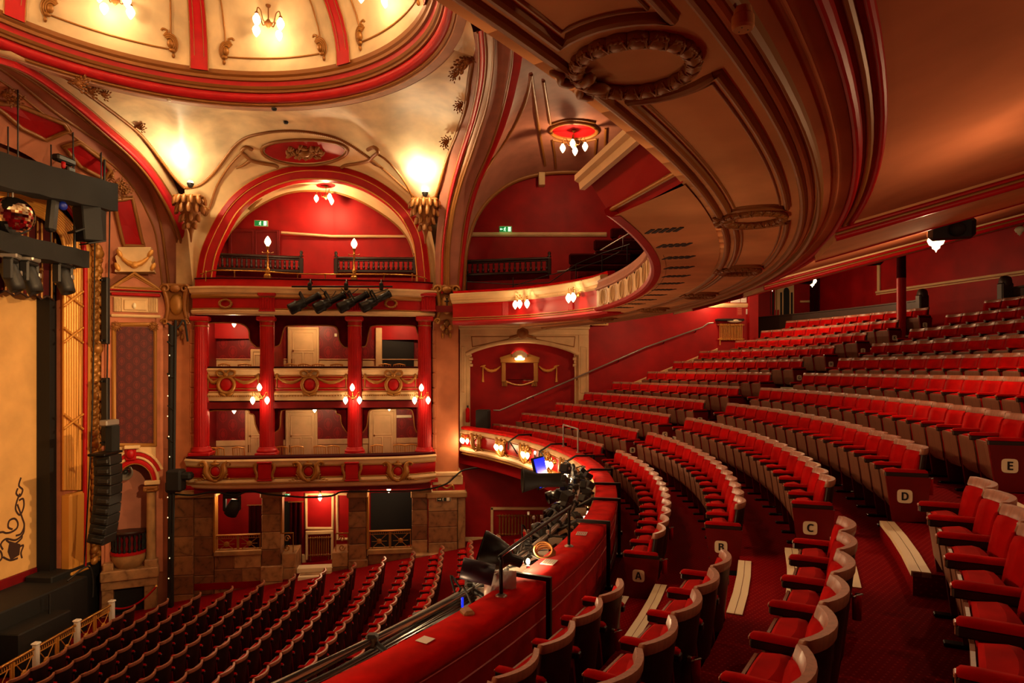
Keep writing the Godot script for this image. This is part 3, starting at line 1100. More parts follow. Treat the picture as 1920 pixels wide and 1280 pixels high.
func build_soffit():
	var a := -1.05
	var b := 0.60
	var so := structure("ceiling", "moulded underside of the upper circle")
	var g := Geo.new()
	var rows := []
	for r in [16.48, 16.5, 16.9, 17.3, 17.44]:
		rows.append(arc(r, a, b, 80, HS + (0.9 if r < 16.49 else 0.0)))
	g.skin(rows, false, false)
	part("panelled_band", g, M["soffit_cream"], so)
	g = Geo.new()
	rows = []
	for r in [17.44, 17.5, 17.62]:
		rows.append(arc(r, a, b, 80, HS + (0.0 if r < 17.45 else 0.03)))
	for r in [17.64, 19.0, 21.0, 23.0, 25.0, 27.2]:
		rows.append(arc(r, a, b, 80, sof(r)))
	g.patch(rows)
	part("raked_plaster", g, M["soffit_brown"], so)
	# thickness above, so that the upper circle is a body
	g = Geo.new()
	rows = []
	for r in [16.5, 17.4, 20.0, 23.5, 27.2]:
		rows.append(arc(r, a, b, 60, sof(r) + 0.75 + 0.15 * (r - 16.5)))
	g.patch(rows)
	part("upper_steps", g, M["deep_red"], so)
	# ring mouldings
	g = Geo.new()
	ring_bead(g, 16.60, 0.07, 0.03, a, b, 80)
	ring_bead(g, 17.30, 0.07, 0.05, a, b, 80)
	ring_bead(g, 17.42, 0.05, 0.07, a, b, 80)
	part("gilt_ring", g, M["old_gold"], so)
	g = Geo.new()
	ring_bead(g, 17.35, 0.06, 0.03, a, b, 80)
	ring_bead(g, 17.54, 0.02, 0.012, a, b, 80, HS + 0.03)
	part("ring_fillet", g, M["soffit_brown"], so)
	g = Geo.new()
	ring_bead(g, 17.66, 0.06, 0.05, a, b, 80, HS + 0.06)
	ring_bead(g, 17.80, 0.045, 0.035, a, b, 80, HS + 0.10)
	part("red_ring", g, M["red_trim"], so)
	g = Geo.new()
	ring_bead(g, 17.73, 0.05, 0.03, a, b, 80, HS + 0.09)
	part("gilt_ring", g, M["old_gold"], so)
	# wreaths and the panels between them
	var wm := wreath_mesh(0.13, 20)
	var wf := wreath_mesh(0.15, 20)
	var tw := [-0.795, -0.602, -0.398, -0.199, -0.012, 0.165, 0.345]
	for k in tw.size():
		var t: float = tw[k]
		var bs := Basis(Vector3(cos(t), 0, -sin(t)), Vector3(-sin(t), 0, -cos(t)), Vector3.DOWN)
		bs = Basis(Vector3(cos(t), 0, -sin(t)), Vector3(sin(t), 0, cos(t)), Vector3.DOWN)
		if k > 0:
			var o := part("wreath", wm if k < 3 else wf, M["old_gold"], so)
			o.transform = Transform3D(bs, R(16.88, t, HS)).scaled_local(Vector3(0.30, 0.30, 0.30))
			# ribbon bows at the seaward end
			var rb := Geo.new()
			for s in [-1.0, 1.0]:
				rb.tube(spline([Vector3(-0.95, 0.1 * s, 0.1), Vector3(-1.1, 0.3 * s, 0.12), Vector3(-1.0, 0.5 * s, 0.1), Vector3(-1.12, 0.62 * s, 0.08)], 4), [0.06, 0.08, 0.09, 0.08, 0.07, 0.07, 0.08, 0.09, 0.08, 0.07, 0.06, 0.05, 0.03], 5)
				rb.blob(Vector3(-0.7, 0.18 * s, 0.15), Vector3(0.22, 0.10, 0.10), Basis(Vector3.BACK, 0.5 * s), 6, 4)
			part("ribbon", rb, M["old_gold"], o)
		if k == tw.size() - 1:
			break
		var u: float = tw[k + 1]
		g = Geo.new()
		for pass_ in 2:
			var inset: float = 0.0 if pass_ == 0 else 0.055
			var r0 := 16.70 + inset
			var r1 := 17.17 - inset
			var rw := 0.40 + inset
			var pts := []
			var m := 10
			var da := sqrt(rw * rw - (16.88 - r0) ** 2) / 16.88 if rw > 16.88 - r0 else 0.0
			var db := sqrt(rw * rw - (r1 - 16.88) ** 2) / 16.88
			for j in m + 1:
				pts.append(R(r0, lerpf(t + da, u - da, float(j) / m), HS))
			for j in range(1, 7):
				var q := lerpf(asin(clampf((r0 - 16.88) / rw, -1, 1)), asin(clampf((r1 - 16.88) / rw, -1, 1)), j / 7.0)
				pts.append(R(16.88 + rw * sin(q), u - rw * cos(q) / 16.88, HS))
			for j in m + 1:
				pts.append(R(r1, lerpf(u - db, t + db, float(j) / m), HS))
			for j in range(1, 7):
				var q := lerpf(asin(clampf((r1 - 16.88) / rw, -1, 1)), asin(clampf((r0 - 16.88) / rw, -1, 1)), j / 7.0)
				pts.append(R(16.88 + rw * sin(q), t + rw * cos(q) / 16.88, HS))
			polar_bead(g, pts, 0.055 if pass_ == 0 else 0.02, 0.035 if pass_ == 0 else 0.012)
		part("panel_moulding", g, M["old_gold"], so)
	# round grey-white sounder on the ring
	var em := thing("alarm_sounder", "round white alarm sounder fixed to the moulded soffit ring", "alarm", Transform3D(Basis(), P(1393, 38, 2.40)))
	g = Geo.new()
	g.lathe([Vector2(0.0, -0.035), Vector2(0.034, -0.035), Vector2(0.04, -0.025), Vector2(0.04, 0.012), Vector2(0.034, 0.02), Vector2(0.03, 0.045)], 20, Vector3.ZERO, Basis(), 0, TAU, true)
	part("body", g, M["soffit_cream"], em)
	g = Geo.new()
	for k in 3:
		g = Geo.new()
		g.lathe([Vector2(0.0, -0.0362), Vector2(0.003, -0.036), Vector2(0.003, -0.034)], 6, Vector3(cos(k * 2.1) * 0.018, 0, sin(k * 2.1) * 0.018))
		part("vent", g, M["ink"], em)

	# radial beams under the rake
	for bm in [[-0.335, -0.255, 17.66, 27.0], [-0.085, -0.02, 17.66, 27.0], [0.14, 0.20, 17.66, 27.0]]:
		var o := structure("trim_1", "plaster beam between bays of the soffit")
		g = Geo.new()
		var L := []
		var Rr := []
		for r in [bm[2], 18.6, 20.0, 22.0, 24.0, 26.0, bm[3]]:
			var d := 0.14
			var k: float = 17.62 / r
			var mid: float = (bm[0] + bm[1]) * 0.5
			var hw: float = (bm[1] - bm[0]) * 0.5 * k
			var pl := R(r, mid - hw, sof(r))
			var pr := R(r, mid + hw, sof(r))
			L.append([pl + UP * 0.1, pl - UP * d, pr - UP * d, pr + UP * 0.1])
		g.skin(L, false, true)
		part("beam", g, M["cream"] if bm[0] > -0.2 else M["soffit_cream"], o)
		g = Geo.new()
		for e in 2:
			var p1 := []
			var p2 := []
			for row in L:
				p1.append(row[1 + e] + UP * 0.02)
				p2.append(row[1 + e] + UP * 0.09)
			g.tube(p1, 0.035, 6)
			g.tube(p2, 0.025, 6)
		part("red_bead", g, M["red_trim"], o)
		g = Geo.new()
		for e in 2:
			var p1 := []
			for row in L:
				p1.append(row[1 + e] + UP * 0.055 + (row[1 + e] - row[2 - e]).normalized() * 0.012)
			g.tube(p1, 0.02, 5)
		part("gilt_bead", g, M["old_gold"], o)

	# ---- pierced extension of the front with its slotted underside
	var fr := structure("wall_upper_front", "front of the upper circle with pierced oval vents")
	var e0 := -0.435
	var e1 := 0.205
	g = Geo.new()
	g.skin([arc(16.52, e0 - 0.045, e1, 40, HS - 0.012), arc(15.74, e0, e1, 40, HS - 0.012)], false, false)
	part("underside", g, M["soffit_cream"], fr)
	g = Geo.new()
	for k in 11:
		var t := -0.385 + 0.0525 * k
		for j in 5:
			g = Geo.new()
			var r := 15.90 + 0.07 * j
			var c := R(r, t, HS - 0.014)
			var bs := Basis(Vector3(cos(t + 0.5), 0, -sin(t + 0.5)), UP, Vector3(sin(t + 0.5), 0, cos(t + 0.5)))
			g.box(c, Vector3(0.042, 0.012, 0.20), 0.0, bs)
			part("vent_slot", g, M["ink"], fr)
	# face with ovals: strip built round the openings
	g = Geo.new()
	var ov := []
	for k in 15:
		ov.append(0.172 - 0.0475 * k)
	var ya := 1.44
	var yb := 1.86
	var yc := 1.655
	for k in 9:
		var t: float = ov[k]
		var hw := 0.0475 / 2
		var n := 20
		var inner := []
		var outer := []
		var deep := []
		for j in n:
			var q := TAU * j / n
			var x := 0.0100 * cos(q)
			var y := 0.165 * sin(q)
			inner.append(R(15.72, t + x, yc + y))
			deep.append(R(15.86, t + x, yc + y))
			var m := maxf(absf(cos(q)), absf(sin(q)))
			outer.append(R(15.72, t + hw * cos(q) / m, (ya + yb) / 2 + (yb - ya) / 2 * sin(q) / m))
		g.patch([outer, inner, deep], true)
	var tl: float = ov[8] - 0.0475 / 2
	g.skin([arc(15.72, e0 + 0.14, tl, 12, ya), arc(15.72, e0 + 0.14, tl, 12, yb)], false, false)
	g.skin([arc(15.72, ov[0] + 0.0237, e1, 2, ya), arc(15.72, ov[0] + 0.0237, e1, 2, yb)], false, false)
	part("pierced_face", g, M["cream"], fr)
	g = Geo.new()
	g.sweep([Vector2(0.15, yb - 0.5), Vector2(0.15, yb + 0.2)], arc(15.72, e0 + 0.14, e1, 30), outs(e0 + 0.14, e1, 30), false, false)
	part("void_lining", g, M["matt_black"], fr)
	g = Geo.new()
	for k in 9:
		var pts := []
		for j in 20:
			var q := TAU * j / 20
			pts.append(R(15.70, ov[k] + 0.0108 * cos(q), yc + 0.178 * sin(q)))
		g.tube(pts, 0.012, 5, true)
	part("oval_rim", g, M["cream"], fr)
	g = Geo.new()
	var n3 := 36
	g.sweep([Vector2(0.06, HS - 0.02), Vector2(-0.03, HS - 0.02), Vector2(-0.07, HS + 0.0), Vector2(-0.09, HS + 0.05), Vector2(-0.05, HS + 0.075), Vector2(0, HS + 0.08)], arc(15.74, e0, e1, n3), outs(e0, e1, n3), false, true)
	part("lower_roll", g, M["red_trim"], fr)
	g = Geo.new()
	g.sweep([Vector2(0.0, yb - 0.005), Vector2(-0.045, yb + 0.01), Vector2(-0.045, yb + 0.04), Vector2(0.0, yb + 0.06), Vector2(0.03, yb + 0.19), Vector2(0.02, yb + 0.23), Vector2(0.06, yb + 0.26), Vector2(0.24, yb + 0.26), Vector2(0.24, yb)], arc(15.72, e0 + 0.14, e1, n3), outs(e0 + 0.14, e1, n3), false, true)
	part("capping", g, M["mauve"], fr)
	# near end of the extension: red cheek, gilt strip, cream cornice
	var A := R(15.70, -0.427, HS - 0.01)
	var B := R(16.52, -0.484, HS - 0.01)
	var C := P(1180, 262, 5.05)
	var Dd := P(1100, 333, 6.0)
	var back := (A - B).cross(UP).normalized() * -1.2
	if back.dot(A - Vector3(0, CY, 0)) < 0:
		back = -back
	g = Geo.new()
	g.flat()
	var C2 := B.lerp(C, 1.0) + (B - A) * 0.6
	g.quad(A, B, C2, Dd)
	g.quad(A, Dd, Dd + back, A + back)
	g.quad(Dd, C2, C2 + back, Dd + back)
	part("end_cheek", g, M["red_wall"], fr)
	g = Geo.new()
	var off := (B - A).cross(UP).normalized() * 0.02
	if off.dot(A - Vector3(0, CY, 0)) > 0:
		off = -off
	g.tube([A.lerp(Dd, 0.16) + off, B.lerp(C2, 0.16) + off], 0.022, 6)
	part("gilt_strip", g, M["gold"], fr)
	g = Geo.new()
	var dir := (C - Dd).normalized()
	var nrm := dir.cross(UP).normalized()
	if nrm.dot(A - Vector3(0, CY, 0)) > 0:
		nrm = -nrm
	var rws := []
	for q in [Dd - dir * 0.05, C + dir * 0.8]:
		rws.append([q - UP * 0.10, q + nrm * 0.05 - UP * 0.10, q + nrm * 0.06 - UP * 0.04, q + nrm * 0.10 - UP * 0.02, q + nrm * 0.10 + UP * 0.03, q - nrm * 0.1 + UP * 0.03])
	g.skin(rws, false, true)
	part("end_cornice", g, M["cream"], fr)

	# ---- red front running on to the side pier
	var fr2 := structure("wall_upper_slip_front", "red front of the upper circle with a cream cornice")
	var path := []
	for q in [[1140, 16.2], [1117, 16.9], [1085, 17.6], [1050, 18.3], [1000, 19.1], [950, 19.7], [900, 20.1], [862, 20.4], [850, 20.5]]:
		var p := P(q[0], HY, q[1])
		path.append(p)
	path = resample(spline(path, 5), 30)
	var os := []
	for i in path.size():
		var d: Vector3 = (path[mini(i + 1, path.size() - 1)] - path[maxi(i - 1, 0)]).normalized()
		var o := d.cross(UP)
		if o.x > 0:
			o = -o
		os.append(o)
	var p0 := []
	for q in path:
		p0.append(Vector3(q.x, CY, q.z))
	g = Geo.new()
	g.sweep([Vector2(-0.6, 1.36), Vector2(0.0, 1.36), Vector2(0.06, 1.42), Vector2(0.05, 1.47)], p0, os, false, true)
	part("lower_roll", g, M["red_trim"], fr2)
	g = Geo.new()
	g.sweep([Vector2(0.05, 1.47), Vector2(0.03, 1.6), Vector2(0.03, 1.9), Vector2(0.06, 2.02)], p0, os, false, false)
	part("frieze", g, M["red_trim"], fr2)
	g = Geo.new()
	g.sweep([Vector2(0.06, 2.0), Vector2(0.12, 2.04), Vector2(0.12, 2.09), Vector2(0.16, 2.11), Vector2(0.20, 2.19), Vector2(0.22, 2.28), Vector2(0.17, 2.31), Vector2(0.0, 2.32)], p0, os, false, true)
	for i in range(1, 110):
		var t := i / 110.0 * (p0.size() - 1)
		var k := int(t)
		var q: Vector3 = p0[k].lerp(p0[mini(k + 1, p0.size() - 1)], t - k)
		g.box(q + os[k] * 0.10 + UP * 2.055, Vector3(0.045, 0.045, 0.05), 0.0, facing(os[k]))
	part("cornice", g, M["cream"], fr2)
	g = Geo.new()
	g.sweep([Vector2(0.0, 2.32), Vector2(0.02, 2.40), Vector2(-0.18, 2.42), Vector2(-0.2, 2.2)], p0, os, false, true)
	part("velvet_rail", g, M["rail_velvet"], fr2)
	g = Geo.new()
	for h in [1.50, 1.56]:
		var q := []
		for i in p0.size():
			q.append(p0[i] + os[i] * 0.055 + UP * h)
		g.tube(q, 0.016, 5)
	part("gilt_bead", g, M["gold"], fr2)
	g = Geo.new()
	for t in [8.5, 20.5]:
		var k := int(t)
		for j in 5:
			var q: Vector3 = p0[k].lerp(p0[k + 1], 0.12 + 0.19 * j)
			g.box(q + os[k] * 0.04 + UP * 1.78, Vector3(0.05, 0.42, 0.05), 0.015, facing(os[k]))
	part("fluted_block", g, M["red_trim"], fr2)
	for e in [[1084, 17.3, 2, "by the pierced vents"], [985, 19.1, 3, "by the side pier"]]:
		var q := P(e[0], HY, e[1])
		var o: Vector3 = os[int(5 if e[0] > 1050 else 17)]
		bracket_lamp(Transform3D(facing(o), Vector3(q.x, CY + 1.93, q.z)), e[2], e[3], "red upper circle front", LE.bracket * 1.3, 1.3)

# ---------------------------------------------------------------- dome, sails, arches
const DX := -6.4
const DD := 11.95
func ringp(r: float, az: float, h: float) -> Vector3:
	return Vector3(DX + r * cos(az), CY + h, -(DD + r * sin(az)))

func pix(p: Vector3) -> Vector2:
	return Vector2(960 + FX * p.x / -p.z, HY - FX * (p.y - CY) / -p.z)

# where the sight line through a pixel meets a skin of points, drawn a little towards the room
func on_grid(rows: Array, x: float, y: float, lift := 0.0) -> Vector3:
	var q := Vector2(x, y)
	var best := Vector3.ZERO
	var bd := 1e9
	for i in rows.size() - 1:
		for k in rows[i].size() - 1:
			for tri in [[rows[i][k], rows[i][k + 1], rows[i + 1][k + 1]], [rows[i][k], rows[i + 1][k + 1], rows[i + 1][k]]]:
				var a := pix(tri[0])
				var b := pix(tri[1])
				var c := pix(tri[2])
				var den := (b - a).cross(c - a)
				if absf(den) < 1e-6:
					continue
				var u := (b - q).cross(c - q) / den
				var v := (c - q).cross(a - q) / den
				var w := 1.0 - u - v
				var bad := maxf(0, maxf(-u, maxf(-v, -w)))
				if bad < bd:
					bd = bad
					# depth is linear in 1/d across a triangle
					var d: float = 1.0 / (u / -tri[0].z + v / -tri[1].z + w / -tri[2].z)
					best = P(x, y, d - lift)
		if bd == 0.0:
			break
	return best

func grid_pts(rows: Array, pts: Array, lift := 0.0) -> Array:
	var o := []
	for i in range(0, pts.size(), 2):
		o.append(on_grid(rows, pts[i], pts[i + 1], lift))
	return o

# sight line through a pixel to the upright plane across the hall at xp
func across(x: float, y: float, xp: float) -> Vector3:
	var n := Vector3(cos(AX), 0, sin(AX))
	var d := P(x, y, 1.0) - Vector3(0, CY, 0)
	var t := (T(xp, 0, 0) - Vector3(0, CY, 0)).dot(n) / d.dot(n)
	return Vector3(0, CY, 0) + d * t

func curve_across(pts: Array, xp: float, n: int) -> Array:
	var o := []
	for i in range(0, pts.size(), 2):
		o.append(across(pts[i], pts[i + 1], xp))
	return resample(spline(o, 5), n)

func curve_depth(pts: Array, n: int) -> Array:
	var o := []
	for i in range(0, pts.size(), 3):
		o.append(P(pts[i], pts[i + 1], pts[i + 2]))
	return resample(spline(o, 5), n)

func rope(g: Geo, pts: Array, r: float):
	var L := 0.0
	for i in range(1, pts.size()):
		L += pts[i].distance_to(pts[i - 1])
	var n := int(L / 0.055) * 2
	var q := resample(pts, n)
	var rad := []
	for i in n:
		rad.append(r * (1.0 if i % 2 else 0.62))
	g.tube(q, rad, 6)

func between(a: Array, b: Array, n: int, bulge := Vector3.ZERO) -> Array:
	var rows := []
	for j in n + 1:
		var t := float(j) / n
		var r := []
		for i in a.size():
			r.append(a[i].lerp(b[i], t) + bulge * sin(PI * t))
		rows.append(r)
	return rows

func leaf_spray(g: Geo, c: Vector3, bs: Basis, s: float, n := 7):
	for k in n:
		var t := lerpf(-1.9, 1.9, float(k) / (n - 1))
		var d := Vector3(sin(t), -cos(t), 0.0)
		for j in 4:
			var e := d.rotated(Vector3.BACK, 0.35 * (j % 2) - 0.17)
			g.blob(c + bs * (e * s * (0.22 + 0.20 * j) + Vector3(0, 0, (0.16 - 0.03 * j) * s)), Vector3(0.13 - 0.018 * j, 0.16, 0.12) * s, bs * Basis(Vector3.BACK, t + 0.5 * (j % 2)), 6, 4)
	g.blob(c + bs * Vector3(0, 0, 0.18 * s), Vector3(0.24, 0.24, 0.2) * s, bs, 8, 5)

func build_dome():
	var dm := structure("ceiling", "cream dome with red ribs on a gilt and red ring")
	var g := Geo.new()
	var rows := []
	for j in 12:
		var f := j / 11.0 * 1.45
		var r := []
		for k in 96:
			r.append(ringp(4.9 * cos(f), TAU * k / 96, 7.62 + 3.1 * sin(f)))
		rows.append(r)
	g.patch(rows, true)
	part("dome_shell", g, M["sail_cream"], dm)
	var n := 120
	var bands := [
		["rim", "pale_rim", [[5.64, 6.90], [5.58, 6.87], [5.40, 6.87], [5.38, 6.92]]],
		["gilt_fillet", "gold", [[5.38, 6.92], [5.36, 6.90], [5.32, 6.92], [5.31, 6.97]]],
		["red_torus", "red_trim_lit", [[5.31, 6.97], [5.27, 6.96], [5.21, 6.99], [5.17, 7.06], [5.17, 7.13], [5.19, 7.17]]],
		["gilt_cove", "old_gold", [[5.19, 7.17], [5.13, 7.17], [5.12, 7.22], [5.08, 7.24], [5.05, 7.30]]],
		["red_band", "red_trim_lit", [[5.05, 7.30], [5.03, 7.40]]],
		["gilt_cove", "old_gold", [[5.03, 7.40], [4.97, 7.41], [4.96, 7.48], [4.92, 7.53], [4.90, 7.62]]]]
	for bd in bands:
		g = Geo.new()
		var pr := []
		for q in bd[2]:
			pr.append(Vector2(q[0], q[1]))
		g.lathe(pr, n, Vector3(DX, CY, -DD), Basis(), 0, TAU, not bd[0] in ["red_torus"])
		part(bd[0], g, M[bd[1]], dm)
	# ribs, panel mouldings, scrolls, lamps
	var scroll := dome_scroll()
	for k in 8:
		var az := deg_to_rad(63.0 + 45.0 * k)
		var hw := 0.041
		g = Geo.new()
		rows = []
		for j in 13:
			var f := -0.02 + j / 12.0 * 1.3
			var rr := 4.87 * cos(f)
			rows.append([ringp(rr + 0.04, az - hw, 7.62 + 3.1 * sin(f)), ringp(rr, az - hw, 7.61 + 3.1 * sin(f)), ringp(rr, az + hw, 7.61 + 3.1 * sin(f)), ringp(rr + 0.04, az + hw, 7.62 + 3.1 * sin(f))])
		g.skin(rows, false, false)
		part("rib", g, M["red_trim_lit"], dm)
		g = Geo.new()
		for s in [-1.0, 1.0]:
			var e1 := []
			var e2 := []
			for j in 13:
				var f := -0.02 + j / 12.0 * 1.3
				e1.append(ringp(4.87 * cos(f), az + s * hw * 1.04, 7.61 + 3.1 * sin(f)))
				if j > 0:
					e2.append(ringp(4.86 * cos(f), az + s * hw * 0.55, 7.60 + 3.1 * sin(f)))
			g.tube(e1, 0.014, 5)
			g.tube(e2, 0.008, 4)
		part("rib_bead", g, M["gold"], dm)
		# moulding of the panel after this rib
		var az0 := az + deg_to_rad(7.5)
		var az1 := az + deg_to_rad(37.5)
		g = Geo.new()
		var fr := []
		for j in 9:
			fr.append(ringp(4.88 * cos(0.10), lerpf(az0, az1, j / 8.0), 7.62 + 3.1 * sin(0.10)))
		g.tube(fr, 0.022, 6)
		for e in [az0, az1]:
			fr = []
			for j in 9:
				var f := 0.15 + j / 8.0 * 1.1
				fr.append(ringp(4.88 * cos(f), e, 7.62 + 3.1 * sin(f)))
			g.tube(fr, 0.022, 6)
		part("panel_moulding", g, M["gold"], dm)
		for e in 2:
			var ea: float = az0 if e == 0 else az1
			var c := ringp(4.88 * cos(0.13), ea, 7.62 + 3.1 * sin(0.13))
			var inward := Vector3(-cos(ea), -0.25, sin(ea)).normalized()
			var bs := facing(Vector3(-cos(ea), 0, sin(ea)))
			var o := part("scroll", scroll, M["gold"], dm)
			o.transform = Transform3D(bs * Basis(Vector3.RIGHT, 0.2), c).scaled_local(Vector3(0.26 * (1 if e == 0 else -1), 0.26, 0.26))
		# lamp of this bay; unseen bays are boosted to add light on the circle
		var am := az + deg_to_rad(22.5)
		var f2 := 0.47
		pendant(ringp(4.9 * cos(f2), am, 7.62 + 3.1 * sin(f2)), 0.44, "bronze chandelier of flame lamps, cream dome panel %s" % ["above the box arch", "left of the one above the box arch", "at the far left", "over the stage", "over the stage, second", "over the circle", "over the circle, second", "beside the upper circle edge"][k], LE.dome * (1.0 if k in [0, 1, 7] else (9.0 if k > 4 else 3.0)), 1.25)

	# ---- pendentive sails
	var rp := curve_depth([130, 153, 15.6, 180, 187, 16.6, 250, 240, 18.1, 277, 267, 18.7, 310, 310, 19.4, 330, 336, 19.7, 346, 352, 19.9], 30)
	var rb := curve_depth([346, 352, 19.9, 372, 348, 20.1, 400, 325, 20.0, 446, 267, 19.4, 490, 250, 19.0, 548, 245, 18.8, 606, 252, 18.8, 650, 268, 19.1, 708, 308, 19.8, 767, 360, 20.5, 790, 376, 20.7], 50)
	var rr_ := curve_depth([790, 376, 20.7, 812, 372, 20.7, 820, 360, 20.5, 837, 300, 19.6, 857, 250, 18.6, 873, 200, 17.0, 880, 147, 15.4, 887, 108, 14.4], 30)
	var low := rp.slice(0, 29) + rb.slice(0, 49) + rr_
	var az_a := 138.5
	var az_b := 24.0
	var topc := []
	var m := low.size()
	for i in m:
		var p: Vector3 = low[i]
		var az := atan2(-p.z - DD, p.x - DX)
		topc.append(ringp(5.64, az, 6.89))
	var sail := []
	for j in 11:
		var t := j / 10.0
		var r := []
		for i in m:
			var a: Vector3 = topc[i]
			var b: Vector3 = low[i]
			r.append(a.lerp(b, t) + UP * (0.28 * sin(PI * t) * minf(1.0, a.distance_to(b) / 3.0)))
		sail.append(r)
	g = Geo.new()
	g.patch(sail)
	var cnr := []
	var crn := []
	for q in [[887, 108, 14.4], [886, 92, 13.9], [884, 76, 13.5], [880, 55, 13.0], [872, 30, 12.5], [862, 0, 12.0], [850, -40, 11.3]]:
		var p := P(q[0] + 6, q[1], q[2])
		cnr.append(p)
		crn.append(ringp(5.6, atan2(-p.z - DD, p.x - DX), 6.88))
	g.patch(between(crn, cnr, 3))
	var sl := structure("ceiling", "pale vaulted sail under the dome ring, edged with gilt rope")
	part("sail", g, M["sail_cream"], sl)
	g = Geo.new()
	rope(g, rp, 0.06)
	rope(g, rb, 0.06)
	rope(g, rr_, 0.06)
	part("rope_moulding", g, M["old_gold"], sl)
	g = Geo.new()
	for q in [[150, 160, 15.7, 0.3, 2.4], [172, 172, 16.2, 0.26, 2.4], [195, 178, 16.4, 0.22, 2.3], [868, 128, 14.9, 0.30, -2.4], [878, 118, 14.6, 0.3, -2.6], [855, 142, 15.3, 0.2, -2.3], [262, 240, 18.2, 0.22, 2.6], [864, 200, 16.9, 0.22, -1.9], [838, 268, 18.8, 0.24, -1.9]]:
		var bs := facing((Vector3(0, CY, 0) - P(q[0], q[1], q[2])).normalized()) if false else Basis(Vector3.BACK, q[4])
		leaf_spray(g, P(q[0], q[1], q[2] - 0.08), bs, q[3], 7)
	part("corner_leaves", g, M["old_gold"], sl)
	# small detector heads on the sail
	for q in [[317, 187, "left of the fixed sensors"], [514, 205, "above the box arch"], [536, 230, "below its neighbour above the box arch"]]:
		var c := on_grid(sail, q[0], q[1], 0.05)
		var o := thing("ceiling_sensor", "small round sensor on the pale sail, %s" % q[2], "sensor", Transform3D(Basis(), c))
		g = Geo.new()
		g.lathe([Vector2(0.0, -0.03), Vector2(0.05, -0.03), Vector2(0.07, 0.0), Vector2(0.07, 0.03)], 12)
		part("housing", g, M["ivory"] if q[0] < 400 else M["grey_black"], o)

	# corbels with uplights at the two sail feet
	for e in [[357, 345, 19.55, "left corbel, glaring at the lens", 357, 395], [797, 362, 20.35, "right corbel by the tall pier arch", 797, 400]]:
		var o := thing("uplight", "uplight on the gilt leaf corbel, %s" % e[3], "lamp", Transform3D(Basis(), P(e[0], e[1], e[2])))
		g = Geo.new()
		g.lathe([Vector2(0.0, 0.0), Vector2(0.06, 0.01), Vector2(0.08, 0.05), Vector2(0.06, 0.09), Vector2(0.0, 0.10)], 12)
		part("lamp_glass", g, M["fierce_bulb"], o)
		g = Geo.new()
		g.lathe([Vector2(0.0, -0.12), Vector2(0.06, -0.1), Vector2(0.10, 0.0), Vector2(0.10, 0.03), Vector2(0.08, 0.03)], 12)
		part("housing", g, M["grey_black"], o)
		lamp_light(o, Vector3(0.0, 0.28, 0.75), LE.uplight, Color(1.0, 0.88, 0.68), 0.1)
		var cb := thing("corbel", "gilt leaf corbel carrying an uplight, %s" % ("left end of the box arch" if e[0] < 500 else "right end of the box arch"), "corbel", Transform3D(Basis(), P(e[4], e[5], e[2] + 0.15)))
		g = Geo.new()
		g.lathe([Vector2(0.40, 0.36), Vector2(0.36, 0.26), Vector2(0.34, 0.05), Vector2(0.24, -0.22), Vector2(0.13, -0.45), Vector2(0.05, -0.68), Vector2(0.02, -0.92), Vector2(0.0, -0.95)], 14, Vector3(0, 0, -0.05), Basis(), 0, PI)
		for row in [[0.30, 0.40, 7, 0.20], [0.06, 0.34, 6, 0.22], [-0.2, 0.22, 4, 0.2], [-0.44, 0.12, 3, 0.16]]:
			for k in row[2]:
				var t: float = PI * (k + 0.5) / row[2]
				var c := Vector3(row[1] * cos(t), row[0], row[1] * sin(t) - 0.05)
				var d := Vector3(cos(t), 0, sin(t))
				g.tube([c + UP * row[3] * 0.5, c + d * 0.05, c - UP * row[3] * 0.6 + d * 0.08, c - UP * row[3] * 0.8 + d * 0.12], [0.05, 0.075, 0.06, 0.02], 5)
		for s in [-1.0, 1.0]:
			var vo := []
			for k in 12:
				vo.append(Vector3(s * (0.36 + 0.10 * (1 - k / 14.0) * cos(k * 0.7)), 0.22 + 0.10 * (1 - k / 14.0) * sin(k * 0.7), 0.12))
			g.tube(vo, 0.04, 5)
		part("leaves", g, M["old_gold"], cb)
		g = Geo.new()
		g.box(Vector3(0, 0.40, 0.06), Vector3(0.85, 0.08, 0.36), 0.03)
		part("shelf", g, M["old_gold"], cb)

	# ---- spandrel cove between the box arch and its rope
	var fa := []
	for q in [[366, 548], [370, 520], [379, 471], [402, 419], [431, 375], [475, 340], [533, 317], [586, 311], [650, 317], [708, 340], [761, 381], [793, 433], [804, 492], [808, 548]]:
		fa.append(FB * on(FB, q[0], q[1], 0.0))
	var fa2 := resample(spline(fa, 6), 60)
	var oc := [P(362, 540, 20.3), P(353, 450, 20.2), P(347, 385, 20.0)] + rb + [P(806, 420, 21.0), P(816, 470, 21.3), P(820, 548, 21.5)]
	var oc2 := resample(oc, 60)
	var cove := between(fa2, oc2, 6, Vector3(0, 0.0, -0.12))
	var sp := structure("wall_box_arch", "cream cove over the box arch with a red oval")
	g = Geo.new()
	g.patch(cove)
	part("cove", g, M["cream"], sp)
	# legs that close the gap to the piers
	g = Geo.new()
	g.flat()
	g.quad(P(798, 365, 21.9), P(845, 365, 21.9), P(845, 560, 22.0), P(798, 560, 22.0))
	g.quad(P(330, 335, 20.9), P(374, 335, 20.9), P(374, 560, 20.9), P(330, 560, 20.9))
	part("leg_backing", g, M["cream"], sp)
	var oval := []
	var oval2 := []
	var ov3 := []
	for k in 28:
		var t := TAU * k / 28
		oval.append(on_grid(cove, 571 + 75 * cos(t), 284 + 20 * sin(t) - 1.5 * cos(2 * t), 0.06))
		oval2.append(on_grid(cove, 571 + 81 * cos(t), 284 + 24 * sin(t) - 2 * cos(2 * t), 0.05))
		ov3.append(on_grid(cove, 571 + 37 * cos(t), 284 + 10 * sin(t), 0.07))
	g = Geo.new()
